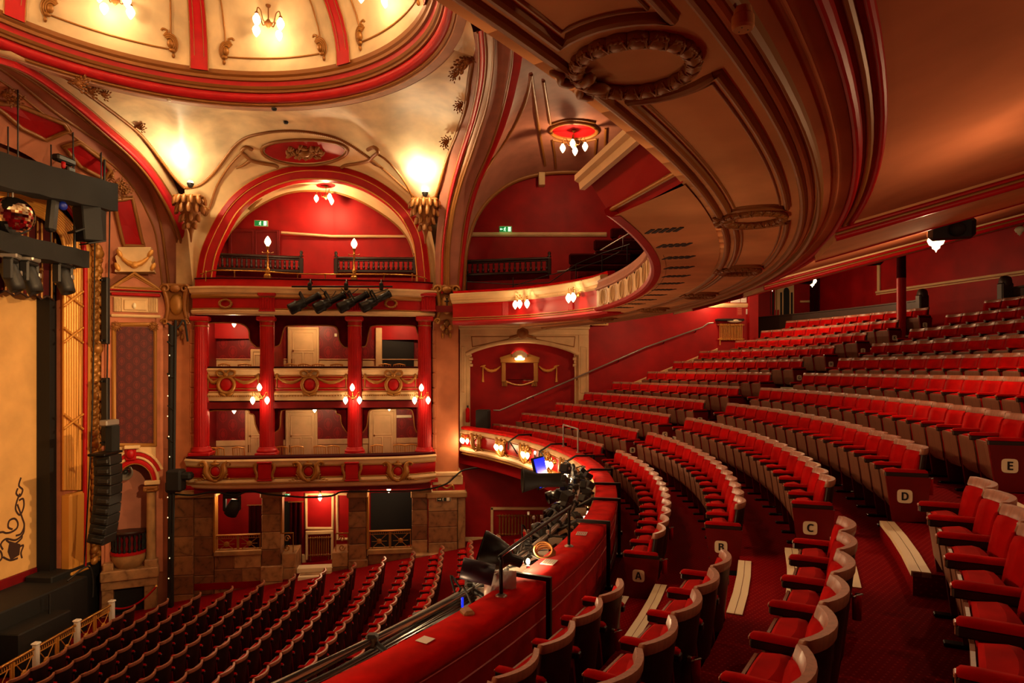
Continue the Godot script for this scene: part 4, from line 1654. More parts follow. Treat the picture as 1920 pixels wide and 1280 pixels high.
	var cen := on_grid(cove, 571, 284, 0.07)
	g.patch([oval, ov3], true)
	g.smooth()
	for k in 28:
		g.tri(ov3[k], ov3[(k + 1) % 28], cen)
	part("red_oval", g, M["red_wall"], sp)
	g = Geo.new()
	g.tube(oval2, 0.05, 6, true)
	part("oval_frame", g, M["old_gold"], sp)
	g = Geo.new()
	var rng := RandomNumberGenerator.new()
	rng.seed = 11
	for k in 44:
		var t := rng.randf() * TAU
		var u := sqrt(rng.randf())
		var c := on_grid(cove, 571 + 38 * u * cos(t), 285 + 12 * u * sin(t), 0.12)
		g.blob(c, Vector3(0.13, 0.06, 0.06), Basis(Vector3.BACK, rng.randf() * TAU), 6, 4)
	g.blob(on_grid(cove, 571, 285, 0.16), Vector3(0.22, 0.16, 0.1))
	part("gilt_crest", g, M["old_gold"], sp)
	g = Geo.new()
	for s in [1, -1]:
		var c := 581.0
		var scr := [c - s * 108, 281, c - s * 120, 276, c - s * 128, 284, c - s * 120, 292, c - s * 112, 300, c - s * 100, 304, c - s * 85, 307, c - s * 66, 310, c - s * 60, 314]
		g.tube(spline(grid_pts(cove, scr, 0.05), 3), 0.055, 6)
		g.tube(spline(grid_pts(cove, [c - s * 112, 300, c - s * 122, 308, c - s * 138, 316], 0.05), 3), [0.06, 0.06, 0.05, 0.05, 0.04, 0.03, 0.02], 5)
		var band := [c - s * 125, 284, c - s * 150, 310, c - s * 175, 350, c - s * 188, 390, c - s * 196, 396]
		if s == -1:
			band = [c + 125, 288, c + 150, 306, c + 180, 345, c + 203, 395, c + 208, 415]
		g.tube(spline(grid_pts(cove, band, 0.03), 3), 0.035, 5)
		g.blob(on_grid(cove, band[8], band[9], 0.04), Vector3(0.10, 0.16, 0.08))
	part("cove_scrolls", g, M["old_gold"], sp)
	# red arch band with gilt lines
	var cpt := FB * on(FB, 588, 545, 0.0)
	var arcs := {}
	for d in [0.0, 0.04, 0.155, 0.175, 0.185, 0.42, 0.44]:
		var r := []
		for p in fa2:
			var v: Vector3 = cpt - p
			r.append(p + v.normalized() * d)
		arcs[d] = r
	g = Geo.new()
	var nz := FB.basis.z
	var shift := func(a: Array, z: float) -> Array:
		var o := []
		for p in a:
			o.append(p + nz * z)
		return o
	g.skin(_rows_from([shift.call(arcs[0.0], -0.02), shift.call(arcs[0.0], 0.10), shift.call(arcs[0.155], 0.14), shift.call(arcs[0.175], 0.08), shift.call(arcs[0.42], 0.05), shift.call(arcs[0.44], 0.0), shift.call(arcs[0.44], -0.3)]), false, false)
	part("red_archivolt", g, M["red_trim"], sp)
	g = Geo.new()
	g.tube(shift.call(arcs[0.0], 0.08), 0.022, 5)
	g.tube(shift.call(arcs[0.175], 0.10), 0.018, 5)
	g.tube(shift.call(arcs[0.42], 0.05), 0.022, 5)
	part("gilt_line", g, M["bright_gold"], sp)
	# recess behind: cream barrel then red wall
	var ba := []
	for q in [[398, 548], [402, 500], [410, 470], [440, 425], [475, 392], [533, 363], [592, 357], [650, 366], [708, 395], [755, 433], [776, 477], [782, 548]]:
		ba.append(FB * on(FB, q[0], q[1], -1.5))
	var ba2 := resample(spline(ba, 6), 60)
	g = Geo.new()
	var barrel := between(shift.call(arcs[0.44], -0.25), ba2, 5, Vector3(0, 0.1, 0))
	g.patch(barrel)
	part("barrel", g, M["cream"], sp)
	g = Geo.new()
	g.tube(ba2, 0.05, 6)
	g.tube(spline(grid_pts(barrel, [468, 390, 478, 380, 492, 372], 0.04), 3), [0.12, 0.10, 0.09, 0.07, 0.06, 0.03, 0.01], 6)
	part("barrel_moulding", g, M["old_gold"], sp)
	g = Geo.new()
	var ro := []
	for k in 20:
		var t := TAU * k / 20
		ro.append(on_grid(barrel, 611 + 18 * cos(t), 348 + 5 * sin(t), 0.05))
	var cc := on_grid(barrel, 611, 348, 0.05)
	g.smooth()
	for k in 20:
		g.tri(ro[k], ro[(k + 1) % 20], cc)
	part("red_rose", g, M["red_wall"], sp)
	var rw := structure("wall_slip_back", "red back wall of the upper slip behind the arch", FB)
	g = Geo.new()
	g.flat()
	var z0 := -1.52
	var xl := on(FB, 360, 548, z0).x
	var xm := on(FB, 625, 548, z0 - 0.55).x
	var xr := on(FB, 815, 548, z0).x
	var yb := CY + 1.0
	var yt := CY + 7.0
	g.quad(Vector3(xl, yb, z0 - 0.1), Vector3(xl, yt, z0 - 0.1), Vector3(xm, yt, z0 - 0.55), Vector3(xm, yb, z0 - 0.55))
	g.quad(Vector3(xm, yb, z0 - 0.55), Vector3(xm, yt, z0 - 0.55), Vector3(xr, yt, z0 - 0.1), Vector3(xr, yb, z0 - 0.1))
	part("plaster", g, M["red_wall"], rw)
	pendant(cc, 0.35, "three-flame pendant hanging under the box arch's cream barrel", LE.slip, 1.0, 3, 0.9)

	build_left_arch(topc)
	build_right_arch()

func _rows_from(cols: Array) -> Array:
	var rows := []
	for i in cols[0].size():
		var r := []
		for c in cols:
			r.append(c[i])
		rows.append(r)
	return rows

func dome_scroll() -> ArrayMesh:
	var g := Geo.new()
	for j in 3:
		var p := []
		var rr := []
		for k in 12:
			var t := -2.4 + k * 0.33
			p.append(Vector3(-0.1 + (0.95 - 0.2 * j) * cos(t) * 0.7, (1.0 - 0.2 * j) * sin(t) * -0.9 + 0.1, 0.10 + 0.06 * j))
			rr.append(0.13 - 0.006 * k)
		g.tube(p, rr, 5)
	g.tube(spline([Vector3(-0.5, 0.9, 0.1), Vector3(-0.3, 1.2, 0.12), Vector3(-0.65, 1.35, 0.1), Vector3(-0.8, 1.15, 0.1)], 4), 0.1, 5)
	g.blob(Vector3(-0.05, 0.1, 0.25), Vector3(0.3, 0.42, 0.25))
	g.blob(Vector3(0.1, -0.45, 0.2), Vector3(0.3, 0.2, 0.2))
	g.blob(Vector3(0.2, -0.9, 0.15), Vector3(0.16, 0.24, 0.15))
	return g.done()

func build_left_arch(topc: Array):
	var o := structure("wall_stage_arch", "great arch before the proscenium, salmon with red and gilt bands")
	var n := 36
	var rp := curve_across([20, 96, 130, 153, 180, 187, 250, 240, 277, 267, 310, 310, 330, 350, 348, 400, 358, 450, 364, 548], 2.2, n)
	var c2a := curve_across([-60, 90, 50, 122, 140, 182, 207, 238, 257, 282, 290, 320, 317, 360, 340, 400, 354, 440, 367, 548], 2.0, n)
	var c2b := curve_across([-60, 104, 36, 131, 128, 193, 193, 248, 243, 292, 277, 330, 303, 370, 326, 415, 341, 460, 354, 548], 1.95, n)
	var c3 := curve_across([-60, 116, 0, 127, 100, 207, 167, 253, 233, 300, 273, 347, 293, 393, 303, 427, 310, 477, 318, 548], 1.4, n)
	var c4 := curve_across([-60, 130, 0, 150, 90, 220, 152, 265, 218, 315, 256, 360, 279, 405, 291, 435, 298, 480, 306, 548], 1.2, n)
	var g := Geo.new()
	g.patch(between(rp, c2a, 3, Vector3(0.05, 0.0, 0)))
	part("cream_band", g, M["cream"], o)
	g = Geo.new()
	g.patch(between(c2a, c2b, 6, Vector3(0.10, -0.12, 0.05)))
	part("red_torus", g, M["red_trim_lit"], o)
	g = Geo.new()
	g.tube(c2a, 0.035, 6)
	g.tube(c2b, 0.05, 6)
	var c2c := []
	for i in n:
		c2c.append(c2b[i].lerp(c3[i], 0.22))
	g.tube(c2c, 0.04, 6)
	g.tube(c3, 0.05, 6)
	g.tube(c4, 0.03, 6)
	part("gilt_band", g, M["old_gold"], o)
	g = Geo.new()
	g.patch(between(c2b, c3, 4))
	g.patch(between(c3, c4, 2))
	part("brown_soffit", g, M["mauve"], o)
	# splayed vault between the arch and the proscenium frame
	var pr := curve_across([-60, 250, 0, 268, 60, 296, 105, 335, 140, 385, 165, 430, 182, 480, 192, 548], 0.35, n)
	var v := between(c4, pr, 6, Vector3(0, 0.1, -0.1))
	g = Geo.new()
	g.patch(v)
	part("splayed_vault", g, M["salmon"], o)
	var pans := [[-20, 192, 30, 196, 120, 232, 128, 244, 86, 262, 40, 240, 8, 212], [120, 276, 150, 268, 192, 300, 206, 318, 196, 336, 150, 312], [213, 376, 248, 372, 266, 452, 270, 462, 232, 460, 222, 420]]
	for q in pans:
		g = Geo.new()
		var pts := grid_pts(v, q, 0.04)
		var c := Vector3.ZERO
		for p in pts:
			c += p
		c /= pts.size()
		g.flat()
		for k in pts.size():
			g.tri(pts[k], pts[(k + 1) % pts.size()], c)
		part("red_panel", g, M["red_wall"], o)
		g = Geo.new()
		var dense := []
		for k in pts.size():
			for j in 3:
				var q3: Vector3 = pts[k].lerp(pts[(k + 1) % pts.size()], j / 3.0)
				dense.append(q3)
		g.tube(dense, 0.06, 6, true)
		var inner := []
		for p in dense:
			inner.append(p.lerp(c, -0.09))
		g.tube(inner, 0.03, 5, true)
		part("panel_frame", g, M["old_gold"], o)
	g = Geo.new()
	for q in [[12, 180], [30, 186], [212, 330], [222, 345], [238, 362], [228, 352]]:
		leaf_spray(g, on_grid(v, q[0], q[1], 0.1), Basis(Vector3.BACK, q[0] * 0.2), 0.26, 6)
	part("gilt_leaves", g, M["old_gold"], o)

func build_right_arch():
	var o := structure("wall_circle_arch", "tall curving arch between dome and upper circle, red and gilt bands")
	var n := 34
	var A := curve_depth([826, 548, 21.2, 828, 470, 21.0, 836, 400, 20.7, 847, 345, 20.2, 862, 290, 19.3, 876, 245, 18.2, 888, 200, 16.8, 897, 150, 15.2, 899, 100, 13.9, 896, 60, 13.0], n)
	var B_ := curve_depth([832, 548, 21.15, 833, 470, 20.95, 842, 400, 20.6, 854, 345, 20.1, 871, 290, 19.2, 886, 245, 18.0, 899, 200, 16.6, 909, 150, 15.0, 912, 100, 13.7, 908, 55, 12.8], n)
	var C := curve_depth([842, 548, 21.1, 842, 470, 20.9, 851, 400, 20.5, 865, 345, 20.0, 884, 290, 19.0, 899, 245, 17.8, 913, 200, 16.4, 922, 150, 14.8, 926, 100, 13.5, 924, 60, 12.6], n)
	var Dc := curve_depth([858, 548, 21.4, 864, 470, 21.3, 874, 400, 20.9, 890, 345, 20.3, 914, 290, 19.4, 930, 245, 18.2, 943, 200, 16.8, 953, 155, 15.2, 960, 110, 13.9, 960, 60, 12.8], n)
	var E := curve_depth([866, 548, 21.5, 872, 470, 21.4, 884, 400, 21.0, 900, 345, 20.4, 925, 290, 19.5, 944, 245, 18.3, 959, 200, 16.9, 970, 155, 15.3, 978, 115, 14.0, 980, 60, 12.8], n)
	var g := Geo.new()
	var ro := curve_depth([818, 548, 21.4, 816, 470, 21.3, 822, 400, 20.9, 826, 350, 20.4, 840, 300, 19.6, 860, 250, 18.5, 876, 200, 17.0, 884, 147, 15.4, 888, 100, 14.2, 884, 60, 13.2], n)
	g.patch(between(ro, A, 2))
	part("cream_band", g, M["mauve"], o)
	g = Geo.new()
	g.patch(between(A, B_, 5, Vector3(0.0, -0.06, 0.12)))
	part("red_torus", g, M["red_trim_lit"], o)
	g = Geo.new()
	for c in [A, B_]:
		g.tube(c, 0.035, 6)
	g.patch(between(B_, C, 4, Vector3(0, 0, 0.05)))
	g.tube(C, 0.04, 6)
	g.tube(Dc, 0.035, 6)
	part("gilt_band", g, M["old_gold"], o)
	g = Geo.new()
	g.patch(between(C, Dc, 5, Vector3(0.0, 0.1, -0.05)))
	part("brown_soffit", g, M["mauve"], o)
	g = Geo.new()
	g.patch(between(Dc, E, 4, Vector3(0.05, 0, 0.06)))
	part("red_fillet", g, M["red_trim"], o)
	# vault over the side of the upper circle
	var bot := curve_depth([868, 548, 21.6, 872, 480, 21.7, 880, 440, 22.0, 893, 405, 22.4, 918, 372, 22.8, 955, 344, 23.2, 1000, 328, 23.4, 1050, 322, 23.4, 1120, 322, 23.4, 1200, 322, 23.4], 40)
	var topv := resample(E + [P(1010, 40, 12.4), P(1100, 20, 12.6), P(1220, 10, 13.0)], 40)
	var v := between(topv, bot, 10, Vector3(0, 0.45, 0))
	var vt := structure("ceiling", "panelled vault over the far side of the upper circle")
	g = Geo.new()
	g.patch(v)
	part("vault", g, M["mauve"], vt)
	g = Geo.new()
	g.tube(bot, 0.09, 8)
	var bo2 := []
	for p in bot:
		bo2.append(p + Vector3(0, 0.16, 0.05))
	g.tube(bo2, 0.035, 6)
	for q in [[996, 140, 985, 190, 962, 240, 930, 290, 905, 330, 890, 360], [996, 140, 1003, 190, 1012, 250, 1022, 310], [1019, 152, 1026, 195, 1032, 232], [1033, 232, 1060, 224, 1090, 224, 1116, 229], [1036, 262, 1040, 290, 1042, 316], [1118, 260, 1116, 290, 1115, 316], [1036, 262, 1076, 268, 1118, 260], [1136, 240, 1135, 270, 1134, 300]]:
		g.tube(spline(grid_pts(v, q, 0.02), 3), 0.045, 6)
	var ring := []
	var ring2 := []
	for k in 28:
		var t := TAU * k / 28
		ring.append(on_grid(v, 1076 + 44 * cos(t), 245 + 16 * sin(t), 0.03))
		ring2.append(on_grid(v, 1076 + 40 * cos(t), 245 + 13.5 * sin(t), 0.05))
	g.tube(ring, 0.07, 6, true)
	part("gilt_moulding", g, M["old_gold"], vt)
	g = Geo.new()
	g.smooth()
	var c0 := on_grid(v, 1076, 245, 0.03)
	for k in 28:
		g.tri(ring2[k], ring2[(k + 1) % 28], c0)
	part("red_oval", g, M["red_trim"], vt)
	pendant(on_grid(v, 1076, 244, 0.05), 0.42, "pendant of flame lamps hanging from the red oval in the far vault", LE.slip, 1.1, 4, 0.2)
	# red wall behind the side of the upper circle
	var gw := structure("wall_gallery", "red wall behind the side seats of the upper circle")
	g = Geo.new()
	var FG := frame(-3.0, 23.6, 9.0, 23.6)
	gw.transform = FG
	slab(g, FG, 850, 300, 1250, 600, -0.3, 0.0)
	part("plaster", g, M["red_wall"], gw)
	g = Geo.new()
	slab(g, FG, 850, 435, 1138, 441, 0.0, 0.08, 0.02)
	slab(g, FG, 850, 441, 1138, 443, 0.0, 0.05, 0.01)
	part("picture_rail", g, M["cream"], gw)
	g = Geo.new()
	slab(g, FG, 1010, 322, 1022, 346, 0.0, 0.35, 0.02)
	part("bracket", g, M["cream"], gw)

# ---------------------------------------------------------------- side boxes
func hgt(y: float, z := 0.0, x := 590.0) -> float:
	return on(FB, x, y, z).y

# path across the facade that swells forward in the middle; returns [points, outward directions]
func swell(x0: float, x1: float, z0: float, amp: float, n := 24, p := 4.0) -> Array:
	var pts := []
	for k in n + 1:
		var t := float(k) / n
		var z := z0 + amp * (1.0 - pow(absf(2 * t - 1), p))
		var q := on(FB, lerpf(x0, x1, t), HY, z)
		pts.append(FB * Vector3(q.x, 0, z))
	var os := []
	for k in n + 1:
		var d: Vector3 = (pts[mini(k + 1, n)] - pts[maxi(k - 1, 0)]).normalized()
		os.append(d.cross(UP))
	return [pts, os]

func fluted(g: Geo, r0: float, r1: float, y0: float, y1: float, c: Vector3, n := 20, depth := 0.1):
	var rows := []
	for j in 7:
		var t := j / 6.0
		var r := lerpf(r0, r1, t) * (1.0 + 0.03 * sin(PI * t))
		var row := []
		for k in n * 4:
			var q := TAU * k / (n * 4)
			var f := 1.0 - depth * maxf(0.0, sin(q * n)) if j > 0 and j < 6 else 1.0
			row.append(c + Vector3(r * f * cos(q), lerpf(y0, y1, t), r * f * sin(q)))
		rows.append(row)
	g.patch(rows, true)

# a stretch of stone wall laid from single blocks
func stones(f: Transform3D, parent: Node, x0: float, y0: float, x1: float, y1: float, z: float, course: float, blockw: float, mats: Array, rng: RandomNumberGenerator, depth := 0.25):
	var a := on2(f, x0, y0, z)
	var b := on2(f, x1, y1, z)
	var rowsn := maxi(1, roundi((a.y - b.y) / course))
	var ch := (a.y - b.y) / rowsn
	for i in rowsn:
		var w := b.x - a.x
		var n := maxi(1, roundi(w / blockw))
		var cuts := [0.0]
		for k in range(1, n):
			cuts.append((k + (0.22 if i % 2 else -0.22) + rng.randf_range(-0.12, 0.12)) / n)
		cuts.append(1.0)
		for k in n:
			var bw: float = w * (cuts[k + 1] - cuts[k])
			var key := "stone%d_%d_%d" % [roundi(bw * 12), roundi(ch * 12), roundi(depth * 10)]
			if not cache.has(key):
				var g := Geo.new()
				g.box(Vector3.ZERO, Vector3(roundi(bw * 12) / 12.0, roundi(ch * 12) / 12.0, depth), 0.018)
				cache[key] = g.done()
			var sx: float = (bw - 0.012) / (roundi(bw * 12) / 12.0)
			var sy: float = (ch - 0.012) / (roundi(ch * 12) / 12.0)
			var o := MeshInstance3D.new()
			o.mesh = cache[key]
			o.material_override = mats[rng.randi() % mats.size()]
			o.transform = Transform3D(Basis.from_scale(Vector3(sx, sy, 1)), Vector3(a.x + w * (cuts[k] + cuts[k + 1]) / 2, b.y + ch * (rowsn - i - 0.5), z - depth / 2 + rng.randf_range(-0.012, 0.006)))
			o.name = "stone_block"
			parent.add_child(o, true)
	var back := Geo.new()
	back.box(Vector3((a.x + b.x) / 2, (a.y + b.y) / 2, z - depth - 0.01), Vector3(b.x - a.x - 0.02, a.y - b.y - 0.02, 0.1))
	back.box(Vector3((a.x + b.x) / 2, (a.y + b.y) / 2, z - depth * 0.5 - 0.01), Vector3(b.x - a.x - 0.03, a.y - b.y - 0.03, depth * 0.9))
	part("mortar_core", back, M["marble_dark"], parent)

func panel_door(f: Transform3D, called: String, label: String, x0: float, y0: float, x1: float, y1: float, z: float, handle_left: bool):
	var o := structure(called, label, f)
	var a := on2(f, x0, y0, z)
	var b := on2(f, x1, y1, z)
	var w := b.x - a.x
	var h := a.y - b.y
	var g := Geo.new()
	g.box(Vector3((a.x + b.x) / 2, (a.y + b.y) / 2, z + 0.02), Vector3(w, h, 0.05), 0.008)
	part("leaf", g, M["cream"], o)
	g = Geo.new()
	for q in [[0.10, 0.90, 0.53, 0.94], [0.10, 0.47, 0.06, 0.48], [0.53, 0.90, 0.06, 0.48]]:
		var pts := [Vector2(a.x + w * q[0], b.y + h * q[2]), Vector2(a.x + w * q[1], b.y + h * q[2]), Vector2(a.x + w * q[1], b.y + h * q[3]), Vector2(a.x + w * q[0], b.y + h * q[3])]
		g.bead(pts, 0.045, 0.02, z + 0.045, true)
	part("panel", g, M["cream"], o)
	g = Geo.new()
	g.box(Vector3(a.x - 0.05, (a.y + b.y) / 2 + 0.03, z), Vector3(0.10, h + 0.06, 0.12), 0.02)
	g.box(Vector3(b.x + 0.05, (a.y + b.y) / 2 + 0.03, z), Vector3(0.10, h + 0.06, 0.12), 0.02)
	g.box(Vector3((a.x + b.x) / 2, a.y + 0.05, z), Vector3(w + 0.2, 0.10, 0.12), 0.02)
	part("door_frame", g, M["cream"], o)
	g = Geo.new()
	var hx: float = a.x + w * (0.12 if handle_left else 0.88)
	g.blob(Vector3(hx, b.y + h * 0.52, z + 0.09), Vector3(0.035, 0.035, 0.035))
	g.tube([Vector3(hx, b.y + h * 0.52, z + 0.04), Vector3(hx, b.y + h * 0.52, z + 0.09)], 0.012, 6)
	g.box(Vector3(hx - 0.03 if handle_left else hx + 0.03, b.y + h * 0.25, z + 0.047), Vector3(0.10, 0.26, 0.01), 0.003)
	part("handle", g, M["old_gold"], o)

func pelmet(pts: Array, top: float, x0: float, x1: float, z: float, label: String):
	var o := thing("pelmet", label, "pelmet", FB, "box pelmets")
	var low := []
	for i in range(0, pts.size(), 2):
		low.append(on2(FB, pts[i], pts[i + 1], z))
	low = spline(low, 4)
	var a := on2(FB, x0, top, z)
	var b := on2(FB, x1, top, z)
	# draped cloth: rows from the top edge to the shaped hem, with soft folds
	var rows := []
	for j in 6:
		var t := j / 5.0
		var r := []
		for i in low.size():
			var s := float(i) / (low.size() - 1)
			var up := Vector2(lerpf(a.x, b.x, clampf((low[i].x - a.x) / (b.x - a.x), 0, 1)), a.y)
			var q: Vector2 = up.lerp(low[i], t)
			r.append(Vector3(q.x, q.y, z + 0.025 * t * sin(q.x * 26.0)))
		rows.append(r)
	var g := Geo.new()
	g.patch(rows)
	part("cloth", g, M["pelmet_red"], o)
	g = Geo.new()
	var hem := []
	for p in rows[5]:
		hem.append(p + Vector3(0, 0, 0.012))
	g.tube(hem, 0.02, 5)
	part("gilt_fringe", g, M["old_gold"], o)

func gilt_chair_mesh() -> Array:
	var g := Geo.new()
	for s in [-1.0, 1.0]:
		g.tube([Vector3(s * 0.19, 0, -0.18), Vector3(s * 0.185, 0.45, -0.18), Vector3(s * 0.19, 0.9, -0.24)], 0.016, 6)
		g.tube([Vector3(s * 0.19, 0, 0.18), Vector3(s * 0.185, 0.45, 0.18)], 0.016, 6)
	g.tube(spline([Vector3(-0.19, 0.88, -0.24), Vector3(0, 0.915, -0.25), Vector3(0.19, 0.88, -0.24)], 4), 0.022, 6)
	g.tube([Vector3(-0.185, 0.58, -0.2), Vector3(0.185, 0.58, -0.2)], 0.014, 6)
	for k in 4:
		var x := -0.12 + 0.08 * k
		g.tube([Vector3(x, 0.58, -0.2), Vector3(x, 0.89, -0.245)], 0.010, 5)
	g.tube([Vector3(-0.18, 0.2, 0.18), Vector3(0.18, 0.2, 0.18)], 0.01, 5)
	var s2 := Geo.new()
	s2.box(Vector3(0, 0.46, 0), Vector3(0.40, 0.05, 0.40), 0.02)
	return [g.done(), s2.done()]

func build_box_facade():
	var g := Geo.new()
	# ---- side piers
	for e in [[316, 364, 0.0, "wall_pier_stage", "brown pier between the niche and the boxes"], [812, 860, 0.15, "wall_pier_circle", "tall tan pier between the boxes and the circle"]]:
		var pi := structure(e[3], e[4])
		var F := FB
		pi.transform = F
		g = Geo.new()
		slab(g, F, e[0], 545, e[1], 900, -1.0, e[2], 0.03)
		part("shaft", g, M["pier_tan"], pi)
		g = Geo.new()
		for y in [618, 645, 672, 700, 728, 757, 786, 815, 842]:
			g = Geo.new()
			slab(g, F, e[0] - 1 if e[0] > 500 else e[1] - 9, y, e[0] + 6 if e[0] > 500 else e[1] + 1, y + 26, -0.2, e[2] + 0.03, 0.02)
			part("edge_stone", g, M["pier_tan"], pi)
		g = Geo.new()
		slab(g, F, e[0] - 2, 885, e[1] + 6, 893, -1.0, e[2] + 0.10, 0.04)
		slab(g, F, e[0] - 1, 893, e[1] + 8, 908, -1.0, e[2] + 0.05, 0.02)
		slab(g, F, e[0] - 3, 921, e[1] + 14, 930, -1.0, e[2] + 0.14, 0.04)
		part("moulding", g, M["cream"], pi)
		g = Geo.new()
		slab(g, F, e[0] - 1, 906, e[1] + 12, 922, -1.0, e[2] + 0.03, 0.0)
		part("red_block", g, M["red_trim"], pi)
		g = Geo.new()
		if e[0] > 500:
			slab(g, F, 807, 540, 864, 547, -0.8, 0.3, 0.03)
			var sw := []
			for q in [[818, 918], [822, 912], [826, 908], [831, 912], [838, 915], [845, 911], [849, 909], [851, 917]]:
				sw.append(on(F, q[0], q[1], 0.20))
			g.tube(spline(sw, 4), 0.035, 6)
		part("gilt_scroll", g, M["gold"], pi)
		# bracket capital with shield and anchor
		var c := on(F, 837 if e[0] > 500 else 336, 575, e[2])
		var cb := thing("bracket_capital", "gilt scrolled bracket with an anchor shield on the tan pier" if e[0] > 500 else "dark gilt scrolled bracket on the pier beside the lighting boom", "bracket", F * Transform3D(Basis(), c))
		g = Geo.new()
		g.box(Vector3(0, 0.05, 0.1), Vector3(0.66, 1.0, 0.24), 0.05)
		g.box(Vector3(0, 0.62, 0.16), Vector3(0.80, 0.12, 0.42), 0.04)
		part("block", g, M["old_gold"], cb)
		g = Geo.new()
		for s in [-1.0, 1.0]:
			var sp := []
			var rr := []
			for k in 20:
				var t := k / 19.0
				sp.append(Vector3(s * (0.34 - 0.10 * sin(PI * t)), 0.55 - 1.1 * t, 0.32 - 0.12 * t))
				rr.append(0.09 - 0.04 * t)
			g.tube(sp, rr, 6)
			for q in [[0.28, 0.52, 0.14], [0.30, -0.50, 0.10]]:
				var vo := []
				for k in 12:
					vo.append(Vector3(s * (q[0] + q[2] * (1 - k / 14.0) * cos(k * 0.7)), q[1] + q[2] * (1 - k / 14.0) * sin(k * 0.7), 0.36))
				g.tube(vo, 0.04, 5)
			for k in 4:
				g.blob(Vector3(s * 0.12 * (k % 2), -0.55 - 0.13 * k, 0.2 - 0.04 * k), Vector3(0.10 - 0.015 * k, 0.11, 0.07), Basis(), 6, 4)
		g.blob(Vector3(0, 0.52, 0.34), Vector3(0.18, 0.12, 0.1))
		part("scrolls", g, M["gold"] if e[0] > 500 else M["old_gold"], cb)
		g = Geo.new()
		g.blob(Vector3(0, 0.05, 0.24), Vector3(0.20, 0.33, 0.12), Basis(), 14, 8)
		part("shield", g, M["gold"], cb)
		if e[0] > 500:
			g = Geo.new()
			g.tube([Vector3(0, 0.24, 0.37), Vector3(0, -0.18, 0.36)], 0.022, 6)
			g.tube([Vector3(-0.08, 0.15, 0.37), Vector3(0.08, 0.15, 0.37)], 0.018, 6)
			var an := []
			for k in 9:
				var t := PI + PI * k / 8
				an.append(Vector3(0.13 * cos(t), -0.06 + 0.13 * sin(t), 0.35))
			g.tube(an, 0.02, 6)
			var rg := []
			for k in 10:
				rg.append(Vector3(0.04 * cos(TAU * k / 10), 0.27 + 0.04 * sin(TAU * k / 10), 0.37))
			g.tube(rg, 0.012, 5, true)
			part("anchor", g, M["ink"], cb)

	# ---- inner walls, floors and ceilings of the two box tiers
	var zb := -1.9
	var bw := structure("wall_boxes", "damask papered back wall of the boxes over a cream dado", FB)
	g = Geo.new()
	slab(g, FB, 345, 585, 830, 674, zb - 0.2, zb)
	slab(g, FB, 345, 745, 830, 829, zb - 0.2, zb)
	part("damask_paper", g, M["damask"], bw)
	g = Geo.new()
	slab(g, FB, 345, 674, 830, 750, zb - 0.2, zb + 0.015)
	slab(g, FB, 345, 829, 830, 900, zb - 0.2, zb + 0.015)
	slab(g, FB, 345, 672, 830, 675, zb - 0.2, zb + 0.05, 0.015)
	slab(g, FB, 345, 827, 830, 830, zb - 0.2, zb + 0.05, 0.015)
	part("dado", g, M["cream"], bw)
	g = Geo.new()
	var xa := on(FB, 368, 690, 0.2).x
	var xb := on(FB, 806, 690, 0.2).x
	for y in [CY - 1.05, CY - 3.65]:
		g = Geo.new()
		g.box(Vector3((xa + xb) / 2, y - 0.1, -0.8), Vector3(xb - xa, 0.2, 2.4))
		part("box_floor", g, M["deep_red"], bw)
	g = Geo.new()
	g.box(Vector3((xa + xb) / 2, CY + 1.75, -0.85), Vector3(xb - xa, 0.2, 2.3))
	part("box_ceiling", g, M["cream"], bw)
	g = Geo.new()
	for x in [368.0, 506.0, 668.0, 806.0]:
		var cx := on(FB, x, 690, 0.0).x
		g = Geo.new()
		g.box(Vector3(cx, CY - 1.0, -1.0), Vector3(0.12, 5.4, 1.8))
		part("partition", g, M["deep_red"], bw)
	panel_door(FB, "door_1", "cream panelled door at the back of the middle upper box", 545, 618, 593, 700, zb + 0.03, true)
	panel_door(FB, "door_2", "cream panelled door at the back of the middle lower box", 541, 774, 590, 862, zb + 0.03, true)
	panel_door(FB, "door_3", "cream panelled door at the back of the right lower box", 697, 772, 738, 862, zb + 0.03, true)
	panel_door(FB, "door_4", "cream door half hidden by a column in the left lower box", 466, 774, 496, 862, zb + 0.03, true)
	panel_door(FB, "door_5", "cream door jamb beside a column in the left upper box", 476, 660, 496, 740, zb + 0.03, true)
	g = Geo.new()
	slab(g, FB, 704, 614, 716, 700, zb, zb + 0.12, 0.02)
	part("door_jamb", g, M["cream"], bw)
	g = Geo.new()
	slab(g, FB, 717, 614, 776, 700, zb, zb + 0.03, 0.0)
	part("dark_opening", g, M["matt_black"], bw)
	g = Geo.new()
	slab(g, FB, 738, 778, 772, 783, zb, zb + 0.05, 0.01)
	slab(g, FB, 627, 625, 632, 631, zb, zb + 0.03, 0.01)
	part("white_rail", g, M["ivory"], bw)

	# ---- columns
	var cn := ["left end column, half behind the pelmet", "column between the left and middle boxes", "column between the middle and right boxes", "right end column beside the tan pier"]
	var k := 0
	for x in [378.0, 501.0, 665.0, 796.0]:
		var zc := 0.30
		var b := on(FB, x, 690, zc)
		var o := thing("column", "red fluted box column, %s" % cn[k], "column", FB * Transform3D(Basis(), Vector3(b.x, 0, zc)), "red box columns")
		var y0 := hgt(853, zc, x)
		var y1 := hgt(595, zc, x)
		g = Geo.new()
		g.box(Vector3(0, y0 + 0.05, 0), Vector3(0.62, 0.10, 0.62), 0.02)
		g.lathe([Vector2(0.30, y0 + 0.1), Vector2(0.31, y0 + 0.14), Vector2(0.30, y0 + 0.18), Vector2(0.26, y0 + 0.20), Vector2(0.26, y0 + 0.24), Vector2(0.235, y0 + 0.27)], 24)
		part("base", g, M["red_trim"], o)
		g = Geo.new()
